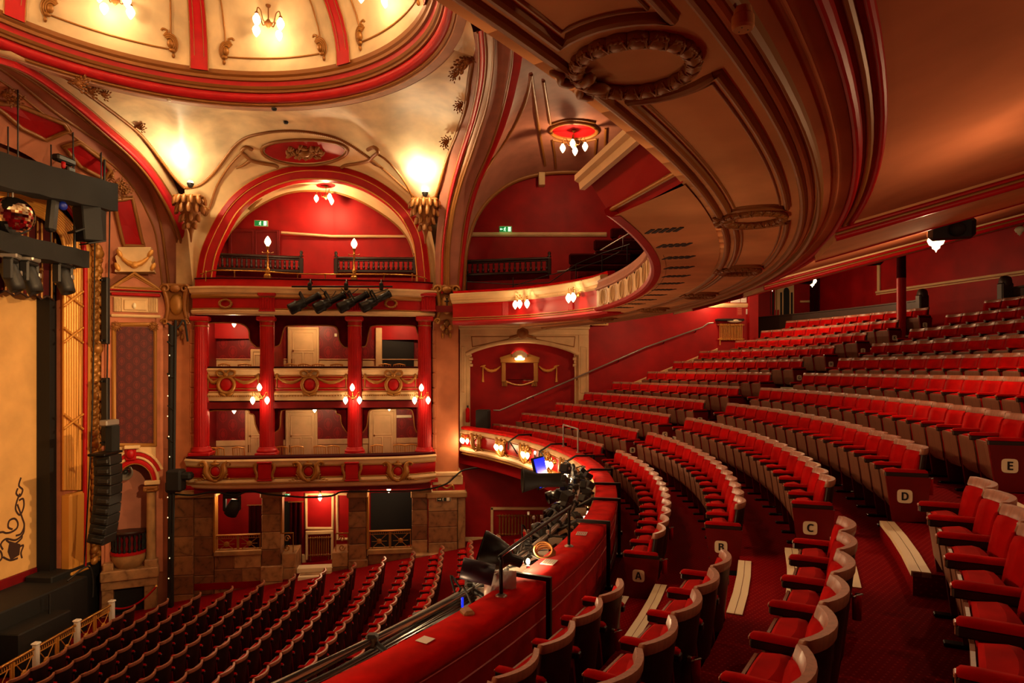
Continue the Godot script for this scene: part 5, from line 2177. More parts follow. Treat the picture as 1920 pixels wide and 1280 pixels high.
		fluted(g, 0.225, 0.20, y0 + 0.26, y1 - 0.26, Vector3.ZERO)
		part("shaft", g, M["red_trim"], o)
		g = Geo.new()
		for y in [y0 + 0.19, y0 + 0.245, y1 - 0.27, y1 - 0.13]:
			g.lathe([Vector2(0.20, y - 0.02), Vector2(0.25 if y < y0 + 0.22 else 0.235, y), Vector2(0.20, y + 0.02)], 20)
		part("gilt_ring", g, M["gold"], o)
		g = Geo.new()
		g.lathe([Vector2(0.205, y1 - 0.26), Vector2(0.21, y1 - 0.14), Vector2(0.26, y1 - 0.10)], 20)
		g.box(Vector3(0, y1 - 0.05, 0), Vector3(0.56, 0.14, 0.56), 0.03)
		part("capital", g, M["red_trim"], o)
		k += 1
	var ln := ["first from the stage", "second from the stage", "nearest the tan pier"]
	k = 0
	for x in [490.0, 662.0, 790.0]:
		var q := on(FB, x, 745, 0.52)
		bracket_lamp(FB * Transform3D(Basis(), q), 3, ln[k], "red box columns", LE.bracket * 1.0, 1.25, true)
		k += 1

	# ---- pelmets
	pelmet([370, 648, 377, 618, 385, 607, 418, 605, 451, 607, 466, 618, 469, 638, 480, 650, 487, 651], 590, 364, 488, 0.30, "dark red pelmet with a gilt edge over the left upper box")
	pelmet([515, 650, 526, 644, 532, 618, 541, 611, 582, 610, 622, 611, 633, 618, 636, 638, 645, 650, 652, 651], 590, 514, 653, 0.30, "dark red pelmet with a gilt edge over the middle upper box")
	pelmet([678, 650, 687, 646, 693, 618, 700, 611, 736, 610, 772, 611, 781, 618, 788, 648], 590, 677, 790, 0.30, "dark red pelmet with a gilt edge over the right upper box")
	pelmet([387, 810, 389, 785, 393, 771, 428, 769, 463, 768, 469, 775, 476, 779, 479, 795, 487, 813], 749, 386, 488, 0.22, "red pelmet with a gilt edge over the left lower box")
	pelmet([515, 811, 525, 801, 527, 776, 535, 768, 580, 767, 625, 767, 631, 775, 638, 779, 640, 795, 652, 813], 749, 514, 653, 0.22, "red pelmet with a gilt edge over the middle lower box")
	pelmet([680, 811, 688, 798, 691, 775, 699, 767, 732, 766, 766, 767, 774, 774, 777, 798, 781, 811], 749, 679, 782, 0.22, "red pelmet with a gilt edge over the right lower box")

	# ---- upper box fronts
	var cart := cartouche_mesh()
	k = 0
	for e in [[386, 488, 425], [515, 653, 581], [680, 783, 738]]:
		var o := thing("box_front", "cream and red upper box front with gilt garlands, %s box" % ["left", "middle", "right"][k], "balcony", Transform3D(), "upper box fronts")
		var z := 0.30
		var sw := swell(e[0], e[1], z, 0.10, 16, 3.0)
		var y := func(py: float) -> float: return hgt(py, z + 0.1)
		g = Geo.new()
		g.sweep([Vector2(-0.2, y.call(690)), Vector2(0.03, y.call(690)), Vector2(0.06, y.call(688.5)), Vector2(0.03, y.call(687)), Vector2(-0.22, y.call(686.5))], sw[0], sw[1])
		part("velvet_rail", g, M["curtain_red"], o)
		g = Geo.new()
		g.sweep([Vector2(-0.15, y.call(690)), Vector2(0.08, y.call(690.2)), Vector2(0.10, y.call(693)), Vector2(0.05, y.call(697)), Vector2(0.03, y.call(701)), Vector2(0.0, y.call(704))], sw[0], sw[1])
		g.sweep([Vector2(-0.02, y.call(732)), Vector2(0.03, y.call(735)), Vector2(0.06, y.call(739)), Vector2(0.04, y.call(744)), Vector2(0.02, y.call(750)), Vector2(-0.2, y.call(752))], sw[0], sw[1])
		part("cornice", g, M["cream"], o)
		g = Geo.new()
		g.sweep([Vector2(-0.0, y.call(703)), Vector2(0.03, y.call(712)), Vector2(0.02, y.call(724)), Vector2(-0.02, y.call(734)), Vector2(-0.15, y.call(740)), Vector2(-0.15, y.call(700))], sw[0], sw[1], false, true, false)
		part("panel", g, M["red_trim"], o)
		g = Geo.new()
		for py in [705.0, 709.5, 728.0, 734.5]:
			var pl := []
			for i in sw[0].size():
				pl.append(sw[0][i] + sw[1][i] * 0.035 + UP * y.call(py))
			g.tube(pl, 0.014, 5)
		part("gilt_line", g, M["gold"], o)
		g = Geo.new()
		for i in 26:
			var t := (i + 0.5) / 26.0 * 16
			var j := int(t)
			var q: Vector3 = sw[0][j].lerp(sw[0][j + 1], t - j)
			g.box(q + sw[1][j] * 0.07 + UP * y.call(741.5), Vector3(0.035, 0.04, 0.03), 0.0, FB.basis)
		part("dentil", g, M["gold"], o)
		var c := on(FB, e[2], 721, z + 0.12)
		var wr := thing("wreath_boss", "gilt ring wreath under a ribbon bow on the %s upper box front" % ["left", "middle", "right"][k], "ornament", FB * Transform3D(Basis(), c), "box front wreaths")
		g = Geo.new()
		var rr := []
		for j in 24:
			rr.append(Vector3(0.235 * sin(TAU * j / 24), 0.25 * cos(TAU * j / 24), 0.05))
		g.tube(rr, 0.055, 7, true)
		part("ring", g, M["gold"], wr)
		g = Geo.new()
		g.blob(Vector3(0, 0, 0.0), Vector3(0.2, 0.21, 0.09), Basis(), 14, 8)
		part("red_boss", g, M["red_trim"], wr)
		g = Geo.new()
		for s in [-1.0, 1.0]:
			g.tube(spline([Vector3(0, 0.30, 0.08), Vector3(s * 0.12, 0.44, 0.10), Vector3(s * 0.26, 0.40, 0.10), Vector3(s * 0.22, 0.28, 0.09), Vector3(s * 0.08, 0.27, 0.08)], 4), 0.04, 5)
			g.blob(Vector3(s * 0.1, -0.30, 0.06), Vector3(0.14, 0.05, 0.05), Basis(Vector3.BACK, s * 0.4), 6, 4)
		g.blob(Vector3(0, 0.31, 0.10), Vector3(0.08, 0.07, 0.06))
		part("bow", g, M["gold"], wr)
		for s in [-1.0, 1.0]:
			var gl := Geo.new()
			var a := on(FB, e[2] + s * 14, 708, z + 0.14)
			var bb := on(FB, e[0] + 4 if s < 0 else e[1] - 4, 706, z + 0.06)
			swag(gl, FB * a, FB * bb, 0.16, 0.05, 12)
			gl.blob(FB * bb, Vector3(0.05, 0.10, 0.05))
			gl.tube([FB * bb, FB * (bb + Vector3(0, -0.35, 0))], [0.03, 0.015], 5)
			part("garland", gl, M["gold"], o)
		k += 1

	# ---- lower balcony
	var lb := structure("wall_balcony", "long bowed cream and red front of the lower boxes")
	var sw2 := swell(350, 816, 0.55, 0.45, 40, 6.0)
	var yy := func(py: float) -> float: return hgt(py, 0.95)
	g = Geo.new()
	g.sweep([Vector2(-0.4, yy.call(858)), Vector2(0.02, yy.call(858)), Vector2(0.03, yy.call(856)), Vector2(0.0, yy.call(854.5)), Vector2(-0.4, yy.call(854))], sw2[0], sw2[1])
	part("velvet_rail", g, M["curtain_red"], lb)
	g = Geo.new()
	g.sweep([Vector2(-0.3, yy.call(858)), Vector2(0.06, yy.call(858)), Vector2(0.10, yy.call(861)), Vector2(0.06, yy.call(865)), Vector2(0.03, yy.call(870)), Vector2(0.0, yy.call(872))], sw2[0], sw2[1])
	g.sweep([Vector2(-0.02, yy.call(893)), Vector2(0.05, yy.call(896)), Vector2(0.07, yy.call(900)), Vector2(0.02, yy.call(904)), Vector2(-0.04, yy.call(911)), Vector2(-0.12, yy.call(914)), Vector2(-0.6, yy.call(918))], sw2[0], sw2[1])
	part("cornice", g, M["cream"], lb)
	g = Geo.new()
	g.sweep([Vector2(0.0, yy.call(871)), Vector2(0.02, yy.call(880)), Vector2(-0.02, yy.call(894)), Vector2(-0.2, yy.call(900)), Vector2(-0.2, yy.call(868))], sw2[0], sw2[1], false, true, false)
	part("panel", g, M["red_trim"], lb)
	g = Geo.new()
	for py in [872.0, 893.0, 903.5]:
		var pl := []
		for i in sw2[0].size():
			pl.append(sw2[0][i] + sw2[1][i] * 0.035 + UP * yy.call(py))
		g.tube(pl, 0.018, 5)
	part("gilt_line", g, M["gold"], lb)
	for x in [405.0, 579.0, 746.0]:
		var c := on(FB, x, 883, 1.0 if x > 500 and x < 700 else 0.93)
		var o := part("cartouche", cart, M["gold"], lb)
		o.transform = FB * Transform3D(Basis.from_scale(Vector3(0.72, 0.62, 0.7)), c)
		part("field", cartouche_field(), M["red_trim"], o)
	for x in [497.0, 660.0]:
		var c := on(FB, x, 883, 1.0)
		g = Geo.new()
		g.box(c + Vector3(0, 0.0, 0.03), Vector3(0.40, 0.50, 0.12), 0.03)
		g.box(c + Vector3(0, 0.27, 0.05), Vector3(0.44, 0.06, 0.18), 0.02)
		g.box(c + Vector3(0, -0.27, 0.03), Vector3(0.44, 0.06, 0.14), 0.02)
		var o := part("red_block", g, M["red_trim"], lb)
		o.transform = FB
		g = Geo.new()
		for s in [-1.0, 1.0]:
			var p := []
			var rr := []
			for j in 10:
				p.append(c + Vector3(s * (0.25 + 0.03 * sin(j * 0.7)), 0.24 - 0.055 * j, 0.06))
				rr.append(0.05 - 0.002 * j + 0.012 * (j % 2))
			g.tube(p, rr, 6)
		o = part("side_scroll", g, M["gold"], lb)
		o.transform = FB
	# soffit under the balcony
	g = Geo.new()
	g.flat()
	var q0 := on(FB, 345, 915, 0.9)
	var q1 := on(FB, 822, 915, 0.9)
	g.box(Vector3((q0.x + q1.x) / 2, q0.y - 0.02, -0.3), Vector3(q1.x - q0.x, 0.08, 1.8), 0.0)
	var us := part("underside", g, M["red_trim"], lb)
	us.transform = FB

	# ---- entablature and slip front
	var en := structure("wall_entablature", "red frieze and cream cornice over the upper boxes")
	var sw3 := swell(361, 814, 0.35, 0.35, 36, 6.0)
	var y3 := func(py: float) -> float: return hgt(py, 0.65)
	g = Geo.new()
	g.sweep([Vector2(0.0, y3.call(560)), Vector2(0.05, y3.call(556)), Vector2(0.05, y3.call(553)), Vector2(0.12, y3.call(551)), Vector2(0.15, y3.call(546)), Vector2(0.20, y3.call(543)), Vector2(0.20, y3.call(540)), Vector2(-0.2, y3.call(538))], sw3[0], sw3[1])
	g.sweep([Vector2(-0.6, y3.call(590)), Vector2(0.0, y3.call(590)), Vector2(0.05, y3.call(588)), Vector2(0.08, y3.call(584)), Vector2(0.03, y3.call(582)), Vector2(0.0, y3.call(580))], sw3[0], sw3[1])
	part("cornice", g, M["cream"], en)
	g = Geo.new()
	g.sweep([Vector2(0.04, y3.call(561)), Vector2(0.08, y3.call(558)), Vector2(0.06, y3.call(554))], sw3[0], sw3[1], false, false)
	g.sweep([Vector2(0.02, y3.call(581.5)), Vector2(0.06, y3.call(580.5)), Vector2(0.02, y3.call(579))], sw3[0], sw3[1], false, false)
	part("gilt_line", g, M["gold"], en)
	g = Geo.new()
	g.sweep([Vector2(0.0, y3.call(582)), Vector2(0.0, y3.call(559)), Vector2(-0.4, y3.call(559)), Vector2(-0.4, y3.call(582))], sw3[0], sw3[1])
	part("frieze", g, M["red_trim"], en)
	g = Geo.new()
	g.sweep([Vector2(-0.12, y3.call(542)), Vector2(-0.10, y3.call(524)), Vector2(-0.14, y3.call(523)), Vector2(-0.30, y3.call(523)), Vector2(-0.30, y3.call(545))], sw3[0], sw3[1])
	part("slip_parapet", g, M["red_trim"], en)
	g = Geo.new()
	g.sweep([Vector2(-0.08, y3.call(525)), Vector2(-0.06, y3.call(523.5)), Vector2(-0.10, y3.call(522)), Vector2(-0.32, y3.call(522))], sw3[0], sw3[1])
	part("velvet_rail", g, M["curtain_red"], en)
	for x in [501.0, 663.0, 803.0]:
		var z := 0.72 if x < 700 else 0.55
		var c := on(FB, x, 568, z)
		g = Geo.new()
		for j in 6:
			g.box(c + Vector3(-0.19 + 0.076 * j, 0, 0.02), Vector3(0.05, 0.42, 0.06), 0.015)
		g.box(c + Vector3(0, 0.26, 0.04), Vector3(0.54, 0.10, 0.16), 0.03)
		g.box(c + Vector3(0, -0.24, 0.02), Vector3(0.50, 0.05, 0.12), 0.02)
		g.box(c, Vector3(0.46, 0.5, 0.05), 0.01)
		var o := part("fluted_block", g, M["red_trim"], en)
		o.transform = FB
	var wm := wreath_mesh(0.2, 12)
	for x in [423.0, 583.0, 733.0]:
		var o := part("gilt_wreath", wm, M["gold"], en)
		o.transform = FB * Transform3D(Basis.from_scale(Vector3(0.21, 0.15, 0.2)), on(FB, x, 569, 0.70))

	# ---- gilt chairs
	var cm := gilt_chair_mesh()
	var first: Node3D = null
	var spots := []
	for x in [428, 462, 547, 575, 601, 629, 718, 753]:
		spots.append([x, CY - 0.78, -0.35, "upper"])
	for x in [401, 417, 454, 532, 560, 605, 631, 703, 753, 769]:
		spots.append([x, CY - 3.42, -0.45, "lower"])
	var cnt := {"upper": 0, "lower": 0}
	for s in spots:
		var lab := "small gilt bentwood chair in the %s boxes, %s from the stage end" % [s[3], NUMS[cnt[s[3]]]]
		cnt[s[3]] += 1
		var q := on(FB, s[0], 690, s[2])
		var tf := FB * Transform3D(Basis(UP, PI + 0.3 * sin(s[0] * 1.7)), Vector3(q.x, s[1], s[2]))
		if first == null:
			first = thing("gilt_chair", lab, "chair", tf, "gilt box chairs")
			part("frame", cm[0], M["bright_gold"], first)
			part("seat", cm[1], M["velvet"], first)
		else:
			another(first, lab, tf)
	# ---- small lamps in the boxes and below; middle and right upper ones added for light
	for e in [[439, 762, -0.6, "left lower box", 0], [590, 760, -0.6, "middle lower box", 1], [730, 757, -0.6, "right lower box", 2], [439, 600, -0.8, "left upper box", 3], [585, 596, -0.8, "middle upper box, added unseen behind its pelmet", 7], [738, 596, -0.8, "right upper box, added unseen behind its pelmet", 8], [438, 914, 0.0, "left bay under the balcony", 4], [729, 910, 0.0, "right bay under the balcony", 5], [600, 926, -1.2, "middle bay by the red panel", 6]]:
		var q := on(FB, e[0], e[1], e[2])
		var o := thing("flame_lamp", "single flame lamp hanging in the %s" % e[3], "lamp", FB * Transform3D(Basis(), q), "single box lamps")
		g = Geo.new()
		g.lathe([Vector2(0.0, 0.12), Vector2(0.05, 0.12), Vector2(0.05, 0.07), Vector2(0.03, 0.0), Vector2(0.0, 0.0)], 10)
		part("cap", g, M["brass"], o)
		part("lamp_glass", cached("flame_box", flame_mesh.bind(0.24)), M["bulb"], o)
		lamp_light(o, Vector3(0, -0.16, 0.06), LE.stall * (1.1 if e[4] in [3, 7, 8] else 1.0))
	# ---- stalls storey in marble
	var rng := RandomNumberGenerator.new()
	rng.seed = 77
	var mw := structure("wall_marble", "veined brown marble wall and piers under the boxes", FB)
	var ms := [M["marble"], M["marble"], M["marble_pale"], M["marble_dark"]]
	var md := [M["marble"], M["marble_dark"], M["marble_dark"]]
	stones(FB, mw, 318, 935, 362, 1150, 0.30, 0.55, 0.65, md, rng)
	stones(FB, mw, 363, 935, 401, 1150, 0.18, 0.55, 0.6, md, rng)
	stones(FB, mw, 401, 1039, 490, 1150, 0.18, 0.48, 0.75, ms, rng)
	stones(FB, mw, 490, 932, 526, 1062, 0.22, 0.55, 0.6, ms, rng, 0.6)
	stones(FB, mw, 488, 1062, 530, 1120, 0.30, 0.6, 0.8, [M["marble_pale"]], rng, 0.6)
	stones(FB, mw, 527, 1038, 555, 1120, 0.15, 0.5, 0.6, ms, rng, 1.0)
	stones(FB, mw, 653, 929, 687, 1050, 0.22, 0.5, 0.6, ms, rng, 0.6)
	stones(FB, mw, 622, 1036, 653, 1090, 0.15, 0.5, 0.6, ms, rng, 1.0)
	stones(FB, mw, 653, 1050, 690, 1090, 0.28, 0.5, 0.6, ms, rng, 0.6)
	stones(FB, mw, 690, 1036, 772, 1078, 0.18, 0.42, 0.9, ms, rng)
	stones(FB, mw, 772, 928, 802, 1068, 0.18, 0.45, 0.6, ms, rng, 0.5)
	stones(FB, mw, 803, 930, 858, 1045, 0.26, 0.45, 0.95, [M["marble"], M["marble_pale"]], rng, 0.5)
	stones(FB, mw, 858, 928, 873, 1045, 0.20, 2.1, 0.4, [M["marble_pale"]], rng, 0.5)
	g = Geo.new()
	for e in [[316, 404, 0.36], [487, 529, 0.32], [650, 690, 0.32], [770, 806, 0.28], [800, 876, 0.36]]:
		slab(g, FB, e[0], 924, e[1], 933, -0.3, e[2], 0.03)
	slab(g, FB, 400, 1034, 490, 1040, -0.1, 0.24, 0.02)
	slab(g, FB, 688, 1031, 773, 1037, -0.1, 0.24, 0.02)
	part("capping", g, M["stone"], mw)
	g = Geo.new()
	for e in [[772, 1040, 880, 1054, 0.4], [560, 1078, 690, 1092, 0.36]]:
		slab(g, FB, e[0], e[1], e[2], e[3], -0.2, e[4], 0.04)
	part("footing", g, M["marble_pale"], mw)
	g = Geo.new()
	for e in [[400, 403, 932, 1036], [527, 529, 932, 1000], [688, 691, 930, 1030]]:
		slab(g, FB, e[0] - 1, e[2], e[1], e[3], -0.1, 0.24, 0.01)
	part("edge_strip", g, M["gold"], mw)
	# room behind the marble
	var wl := structure("wall_lower_back", "red back wall of the stalls boxes with gilt panel frames", FB)
	g = Geo.new()
	slab(g, FB, 320, 905, 880, 1120, -2.0, -1.7)
	part("plaster", g, M["red_wall"], wl)
	g = Geo.new()
	g.box(Vector3((q0.x + q1.x) / 2, CY - 6.75, -0.75), Vector3(q1.x - q0.x, 0.2, 1.9))
	part("lower_floor", g, M["carpet"], wl)
	g = Geo.new()
	for e in [[574, 926, 624, 990], [632, 926, 660, 1010]]:
		var pts := [on2(FB, e[0], e[1], -1.7), on2(FB, e[2], e[1], -1.7), on2(FB, e[2], e[3], -1.7), on2(FB, e[0], e[3], -1.7)]
		g.bead(pts, 0.09, 0.06, -1.7, true)
	part("panel_frame", g, M["cream"], wl)
	g = Geo.new()
	slab(g, FB, 556, 1040, 574, 1058, -1.7, -1.6, 0.02)
	slab(g, FB, 622, 1040, 632, 1055, -1.7, -1.6, 0.02)
	for e in [[572, 998, 577, 1050], [620, 998, 625, 1050], [572, 996, 625, 1001]]:
		slab(g, FB, e[0], e[1], e[2], e[3], -1.7, -1.58, 0.02)
	part("skirting", g, M["cream"], wl)
	g = Geo.new()
	slab(g, FB, 527, 940, 545, 1060, -1.7, -1.66)
	slab(g, FB, 695, 924, 776, 1030, -1.7, -1.66)
	part("dark_opening", g, M["matt_black"], wl)
	radiator(FB, 580, 1006, 618, 1044, 9, "brown radiator under the gilt panel in the stalls doorway", M["old_gold"], -1.66)
	# curtains in the stalls boxes
	for e in [[466, 948, 494, 1035, "left bay"], [543, 942, 566, 1062, "middle doorway"]]:
		curtain(FB, e[0], e[1], e[2], e[3], -1.5, "dark red curtain hanging in the %s under the boxes" % e[4])
	# gilt grilles of the marble openings
	grille(FB, 403, 1004, 489, 1034, 0.08, 2, "gilt lattice balustrade in the left marble opening")
	grille(FB, 691, 996, 771, 1031, 0.08, 2, "gilt lattice balustrade in the right marble opening")
	for e in [[528, 1.0, "left"], [651, -1.0, "right"]]:
		var o := thing("scroll_railing", "gilt scroll railing on the %s side of the stalls doorway" % e[2], "railing", FB)
		g = Geo.new()
		var c := on(FB, e[0] + e[1] * 10, 1018, 0.0)
		for s in [1.0, -1.0]:
			var p := []
			for j in 14:
				p.append(c + Vector3(e[1] * s * (0.10 * (1 - j / 16.0) * cos(j * 0.6)), s * (0.14 + 0.12 * (1 - j / 16.0) * sin(j * 0.6)), 0))
			g.tube(p, 0.02, 5)
		g.tube([c + Vector3(-0.2, 0.32, 0), c + Vector3(0.2, 0.32, 0)], 0.025, 6)
		g.tube([c + Vector3(-0.2, -0.32, 0), c + Vector3(0.2, -0.32, 0)], 0.02, 6)
		for x in [-0.19, 0.19]:
			g.tube([c + Vector3(x, 0.32, 0), c + Vector3(x, -0.34, 0)], 0.016, 6)
		part("scrolls", g, M["gold"], o)
	# steps of the doorway
	var stp := structure("trim_2", "white edged steps of the stalls doorway", FB)
	g = Geo.new()
	slab(g, FB, 556, 1066, 628, 1072, -0.3, 0.1, 0.01)
	slab(g, FB, 558, 1082, 622, 1088, 0.1, 0.5, 0.01)
	part("step_edge", g, M["ivory"], stp)
	g = Geo.new()
	slab(g, FB, 556, 1072, 628, 1110, -0.3, 0.08)
	slab(g, FB, 558, 1088, 622, 1110, 0.05, 0.48)
	part("step_carpet", g, M["carpet"], stp)

func curtain(f: Transform3D, x0: float, y0: float, x1: float, y1: float, z: float, label: String):
	var o := thing("curtain", label, "curtain", f)
	var a := on2(f, x0, y0, z)
	var b := on2(f, x1, y1, z)
	var n := maxi(16, int((b.x - a.x) / 0.025))
	var rows := []
	for j in 5:
		var r := []
		for i in n + 1:
			var x := lerpf(a.x, b.x, float(i) / n)
			r.append(Vector3(x, lerpf(a.y, b.y, j / 4.0), z + (0.05 + 0.02 * j / 4.0) * sin(x * 38.0 + 0.4 * sin(x * 9.0) + 0.15 * j)))
		rows.append(r)
	var g := Geo.new()
	g.patch(rows)
	part("cloth", g, M["curtain_red"], o)
	g = Geo.new()
	g.tube([Vector3(a.x - 0.05, a.y + 0.02, z), Vector3(b.x + 0.05, a.y + 0.02, z)], 0.02, 6)
	part("rod", g, M["old_gold"], o)

# gilt lattice of n square panels with a rosette at each crossing
func grille(f: Transform3D, x0: float, y0: float, x1: float, y1: float, z: float, n: int, label: String):
	var o := thing("balustrade", label, "balustrade", f)
	var a := on2(f, x0, y0, z)
	var b := on2(f, x1, y1, z)
	var g := Geo.new()
	g.box(Vector3((a.x + b.x) / 2, a.y, z), Vector3(b.x - a.x, 0.06, 0.09), 0.02)
	g.box(Vector3((a.x + b.x) / 2, b.y + 0.02, z), Vector3(b.x - a.x, 0.04, 0.06), 0.01)
	part("handrail", g, M["gold"], o)
	var w := (b.x - a.x) / n
	var h := a.y - b.y
	for k in n:
		lattice_panel(o, Vector3(a.x + w * (k + 0.5), (a.y + b.y) / 2, z), w, h, M["gold"])

func lattice_panel(o: Node, c: Vector3, w: float, h: float, m: Material):
	var g := Geo.new()
	for s in [-1.0, 1.0]:
		g.box(c + Vector3(s * (w / 2 - 0.02), 0, 0), Vector3(0.03, h, 0.035))
		g.box(c + Vector3(0, s * (h / 2 - 0.10), 0), Vector3(w, 0.018, 0.02))
		g.tube([c + Vector3(-w / 2 + 0.1, s * (h / 2 - 0.1), 0), c + Vector3(w / 2 - 0.1, -s * (h / 2 - 0.1), 0)], 0.012, 5)
		for k in 9:
			g.box(c + Vector3(w * (k - 4) / 10.0, s * (h / 2 - 0.055), 0), Vector3(0.014, 0.08, 0.014))
	g.tube([c + Vector3(-w / 2 + 0.1, 0, 0), c + Vector3(w / 2 - 0.1, 0, 0)], 0.010, 5)
	g.lathe([Vector2(0.0, 0.03), Vector2(0.05, 0.03), Vector2(0.075, 0.015), Vector2(0.085, 0.0), Vector2(0.085, -0.015), Vector2(0.0, -0.02)], 12, c, Basis(Vector3.RIGHT, PI / 2))
	part("lattice_panel", g, m, o)

# ---------------------------------------------------------------- niche wall between proscenium and boxes
func build_niche():
	var F := FN
	var w := structure("wall_niche", "salmon wall with damask panel, pediment and arched niche", F)
	var g := Geo.new()
	slab(g, F, 190, 543, 322, 842, -0.4, 0.0)
	slab(g, F, 190, 842, 214, 1150, -0.4, 0.0)
	slab(g, F, 292, 842, 322, 1150, -0.4, 0.0)
	slab(g, F, 190, 1060, 322, 1150, -0.4, 0.0)
	part("plaster", g, M["salmon"], w)
	g = Geo.new()
	slab(g, F, 292, 590, 306, 1072, 0.0, 0.06, 0.02)
	slab(g, F, 196, 600, 206, 1060, 0.0, 0.05, 0.02)
	part("pilaster_strip", g, M["salmon"], w)
	g = Geo.new()
	slab(g, F, 208, 838, 300, 1072, -0.75, -0.65)
	slab(g, F, 208, 842, 216, 1072, -0.7, 0.0)
	slab(g, F, 290, 842, 300, 1072, -0.7, 0.0)
	part("niche_lining", g, M["mauve"], w)
	# spandrel plate with round opening
	var c := on2(F, 253, 905, 0.0)
	var r := on2(F, 287, 905, 0.0).x - c.x
	var arch := []
	for k in 17:
		var t := PI * k / 16
		arch.append(c + Vector2(cos(t), sin(t) * 1.25) * r)
	var poly := PackedVector2Array()
	poly.append(on2(F, 206, 905)); poly.append(on2(F, 206, 836)); poly.append(on2(F, 300, 836)); poly.append(on2(F, 300, 905))
	for p in arch:
		poly.append(p)
	g = Geo.new()
	g.prism(poly, -0.3, 0.04)
	part("arch_plate", g, M["cream"], w)
	for e in [[1.08, 0.16, "red_trim"], [1.30, 0.10, "cream"], [1.45, 0.13, "red_trim"], [0.98, 0.05, "gold"], [1.62, 0.09, "cream"]]:
		var a2 := []
		for p in arch:
			a2.append(c + (p - c) * e[0])
		if e[0] > 1.4:
			a2 = a2.slice(2, 15)
		g = Geo.new()
		g.bead(a2, e[1] * 1.1, 0.10, 0.03)
		part("arch_moulding", g, M[e[2]], w)
	g = Geo.new()
	var kp := on(F, 245, 850, 0.08)
	g.box(kp, Vector3(0.30, 0.42, 0.2), 0.04)
	g.blob(kp + Vector3(0, 0.0, 0.12), Vector3(0.12, 0.15, 0.06))
	part("keystone", g, M["red_trim"], w)
	g = Geo.new()
	slab(g, F, 232, 836, 262, 841, 0.0, 0.28, 0.02)
	slab(g, F, 270, 902, 300, 908, 0.0, 0.2, 0.02)
	part("moulding", g, M["cream"], w)
	# right column with scrolled capital
	g = Geo.new()
	var cb := on(F, 283, 1052, 0.10)
	var ct := on(F, 283, 922, 0.10)
	g.lathe([Vector2(0.17, 0), Vector2(0.17, 0.06), Vector2(0.135, 0.1), Vector2(0.13, 0.3), Vector2(0.115, ct.y - cb.y)], 18, cb)
	part("column_shaft", g, M["stone"], w)
	g = Geo.new()
	for s in [-1.0, 1.0]:
		g.lathe([Vector2(0.0, 0.12), Vector2(0.06, 0.12), Vector2(0.075, 0.0), Vector2(0.06, -0.12), Vector2(0.0, -0.12)], 10, ct + Vector3(s * 0.14, 0.08, 0.02), Basis(Vector3.RIGHT, PI / 2))
	g.box(ct + Vector3(0, 0.15, 0), Vector3(0.40, 0.08, 0.3), 0.02)
	g.box(ct + Vector3(0, 0.06, 0), Vector3(0.30, 0.1, 0.24), 0.03)
	part("capital", g, M["old_gold"], w)
	g = Geo.new()
	slab(g, F, 270, 1050, 296, 1072, -0.2, 0.28, 0.03)
	slab(g, F, 192, 1058, 212, 1076, -0.2, 0.28, 0.03)
	part("plinth", g, M["marble_pale"], w)
	# little half-round balcony
	var bc := on(F, 242, 1035, -0.05)
	g = Geo.new()
	g.lathe([Vector2(0.46, 0.0), Vector2(0.47, -0.10), Vector2(0.44, -0.24), Vector2(0.34, -0.40), Vector2(0.18, -0.50), Vector2(0.0, -0.53)], 24, bc, Basis(), 0, PI)
	part("balcony_bowl", g, M["stone"], w)
	g = Geo.new()
	g.lathe([Vector2(0.36, 0.0), Vector2(0.49, 0.0), Vector2(0.49, 0.08), Vector2(0.36, 0.08)], 24, bc, Basis(), 0, PI, true)
	part("balcony_base", g, M["red_trim"], w)
	g = Geo.new()
	g.lathe([Vector2(0.36, 0.62), Vector2(0.48, 0.60), Vector2(0.5, 0.66), Vector2(0.47, 0.70), Vector2(0.0, 0.72)], 24, bc, Basis(), 0, PI, true)
	part("balcony_rail", g, M["dark_wood"], w)
	g = Geo.new()
	g.lathe([Vector2(0.03, 0), Vector2(0.045, 0.06), Vector2(0.02, 0.12), Vector2(0.04, 0.26), Vector2(0.02, 0.42), Vector2(0.04, 0.48), Vector2(0.03, 0.54)], 8)
	var bal := g.done()
	var spots := []
	for k in 10:
		var t := PI * (k + 0.5) / 10
		spots.append(Transform3D(Basis(), bc + Vector3(0.43 * cos(t), 0.08, 0.43 * sin(t))))
	parts("baluster", bal, M["matt_black"], w, spots)
	g = Geo.new()
	g.lathe([Vector2(0.34, 0.08), Vector2(0.34, 0.6)], 20, bc, Basis(), 0, PI)
	part("balcony_cloth", g, M["deep_red"], w)
	# pediment group
	g = Geo.new()
	var tri := outline(F, [205, 541, 252, 512, 303, 545], 0.15)
	g.prism(tri, -0.5, 0.10)
	g.bead(arr(tri), 0.10, 0.08, 0.10, true)
	g.bead(arr(outline(F, [216, 538, 252, 518, 292, 541])), 0.05, 0.05, 0.12, true)
	part("pediment", g, M["gold"], w)
	g = Geo.new()
	g.prism(outline(F, [219, 538, 252, 520, 288, 540]), 0.09, 0.125)
	part("tympanum", g, M["salmon"], w)
	g = Geo.new()
	slab(g, F, 205, 541, 303, 547, 0.0, 0.28, 0.03)
	slab(g, F, 208, 547, 300, 556, 0.0, 0.20, 0.02)
	part("cornice", g, M["red_trim"], w)
	g = Geo.new()
	slab(g, F, 213, 556, 296, 586, 0.0, 0.08, 0.01)
	slab(g, F, 232, 561, 275, 582, 0.08, 0.13, 0.03)
	for k in 5:
		slab(g, F, 216 + 3 * k, 558, 218 + 3 * k, 584, 0.08, 0.12, 0.01)
		slab(g, F, 279 + 3 * k, 558, 281 + 3 * k, 584, 0.08, 0.12, 0.01)
	slab(g, F, 207, 588, 301, 596, 0.0, 0.12, 0.03)
	part("frieze_block", g, M["cream"], w)
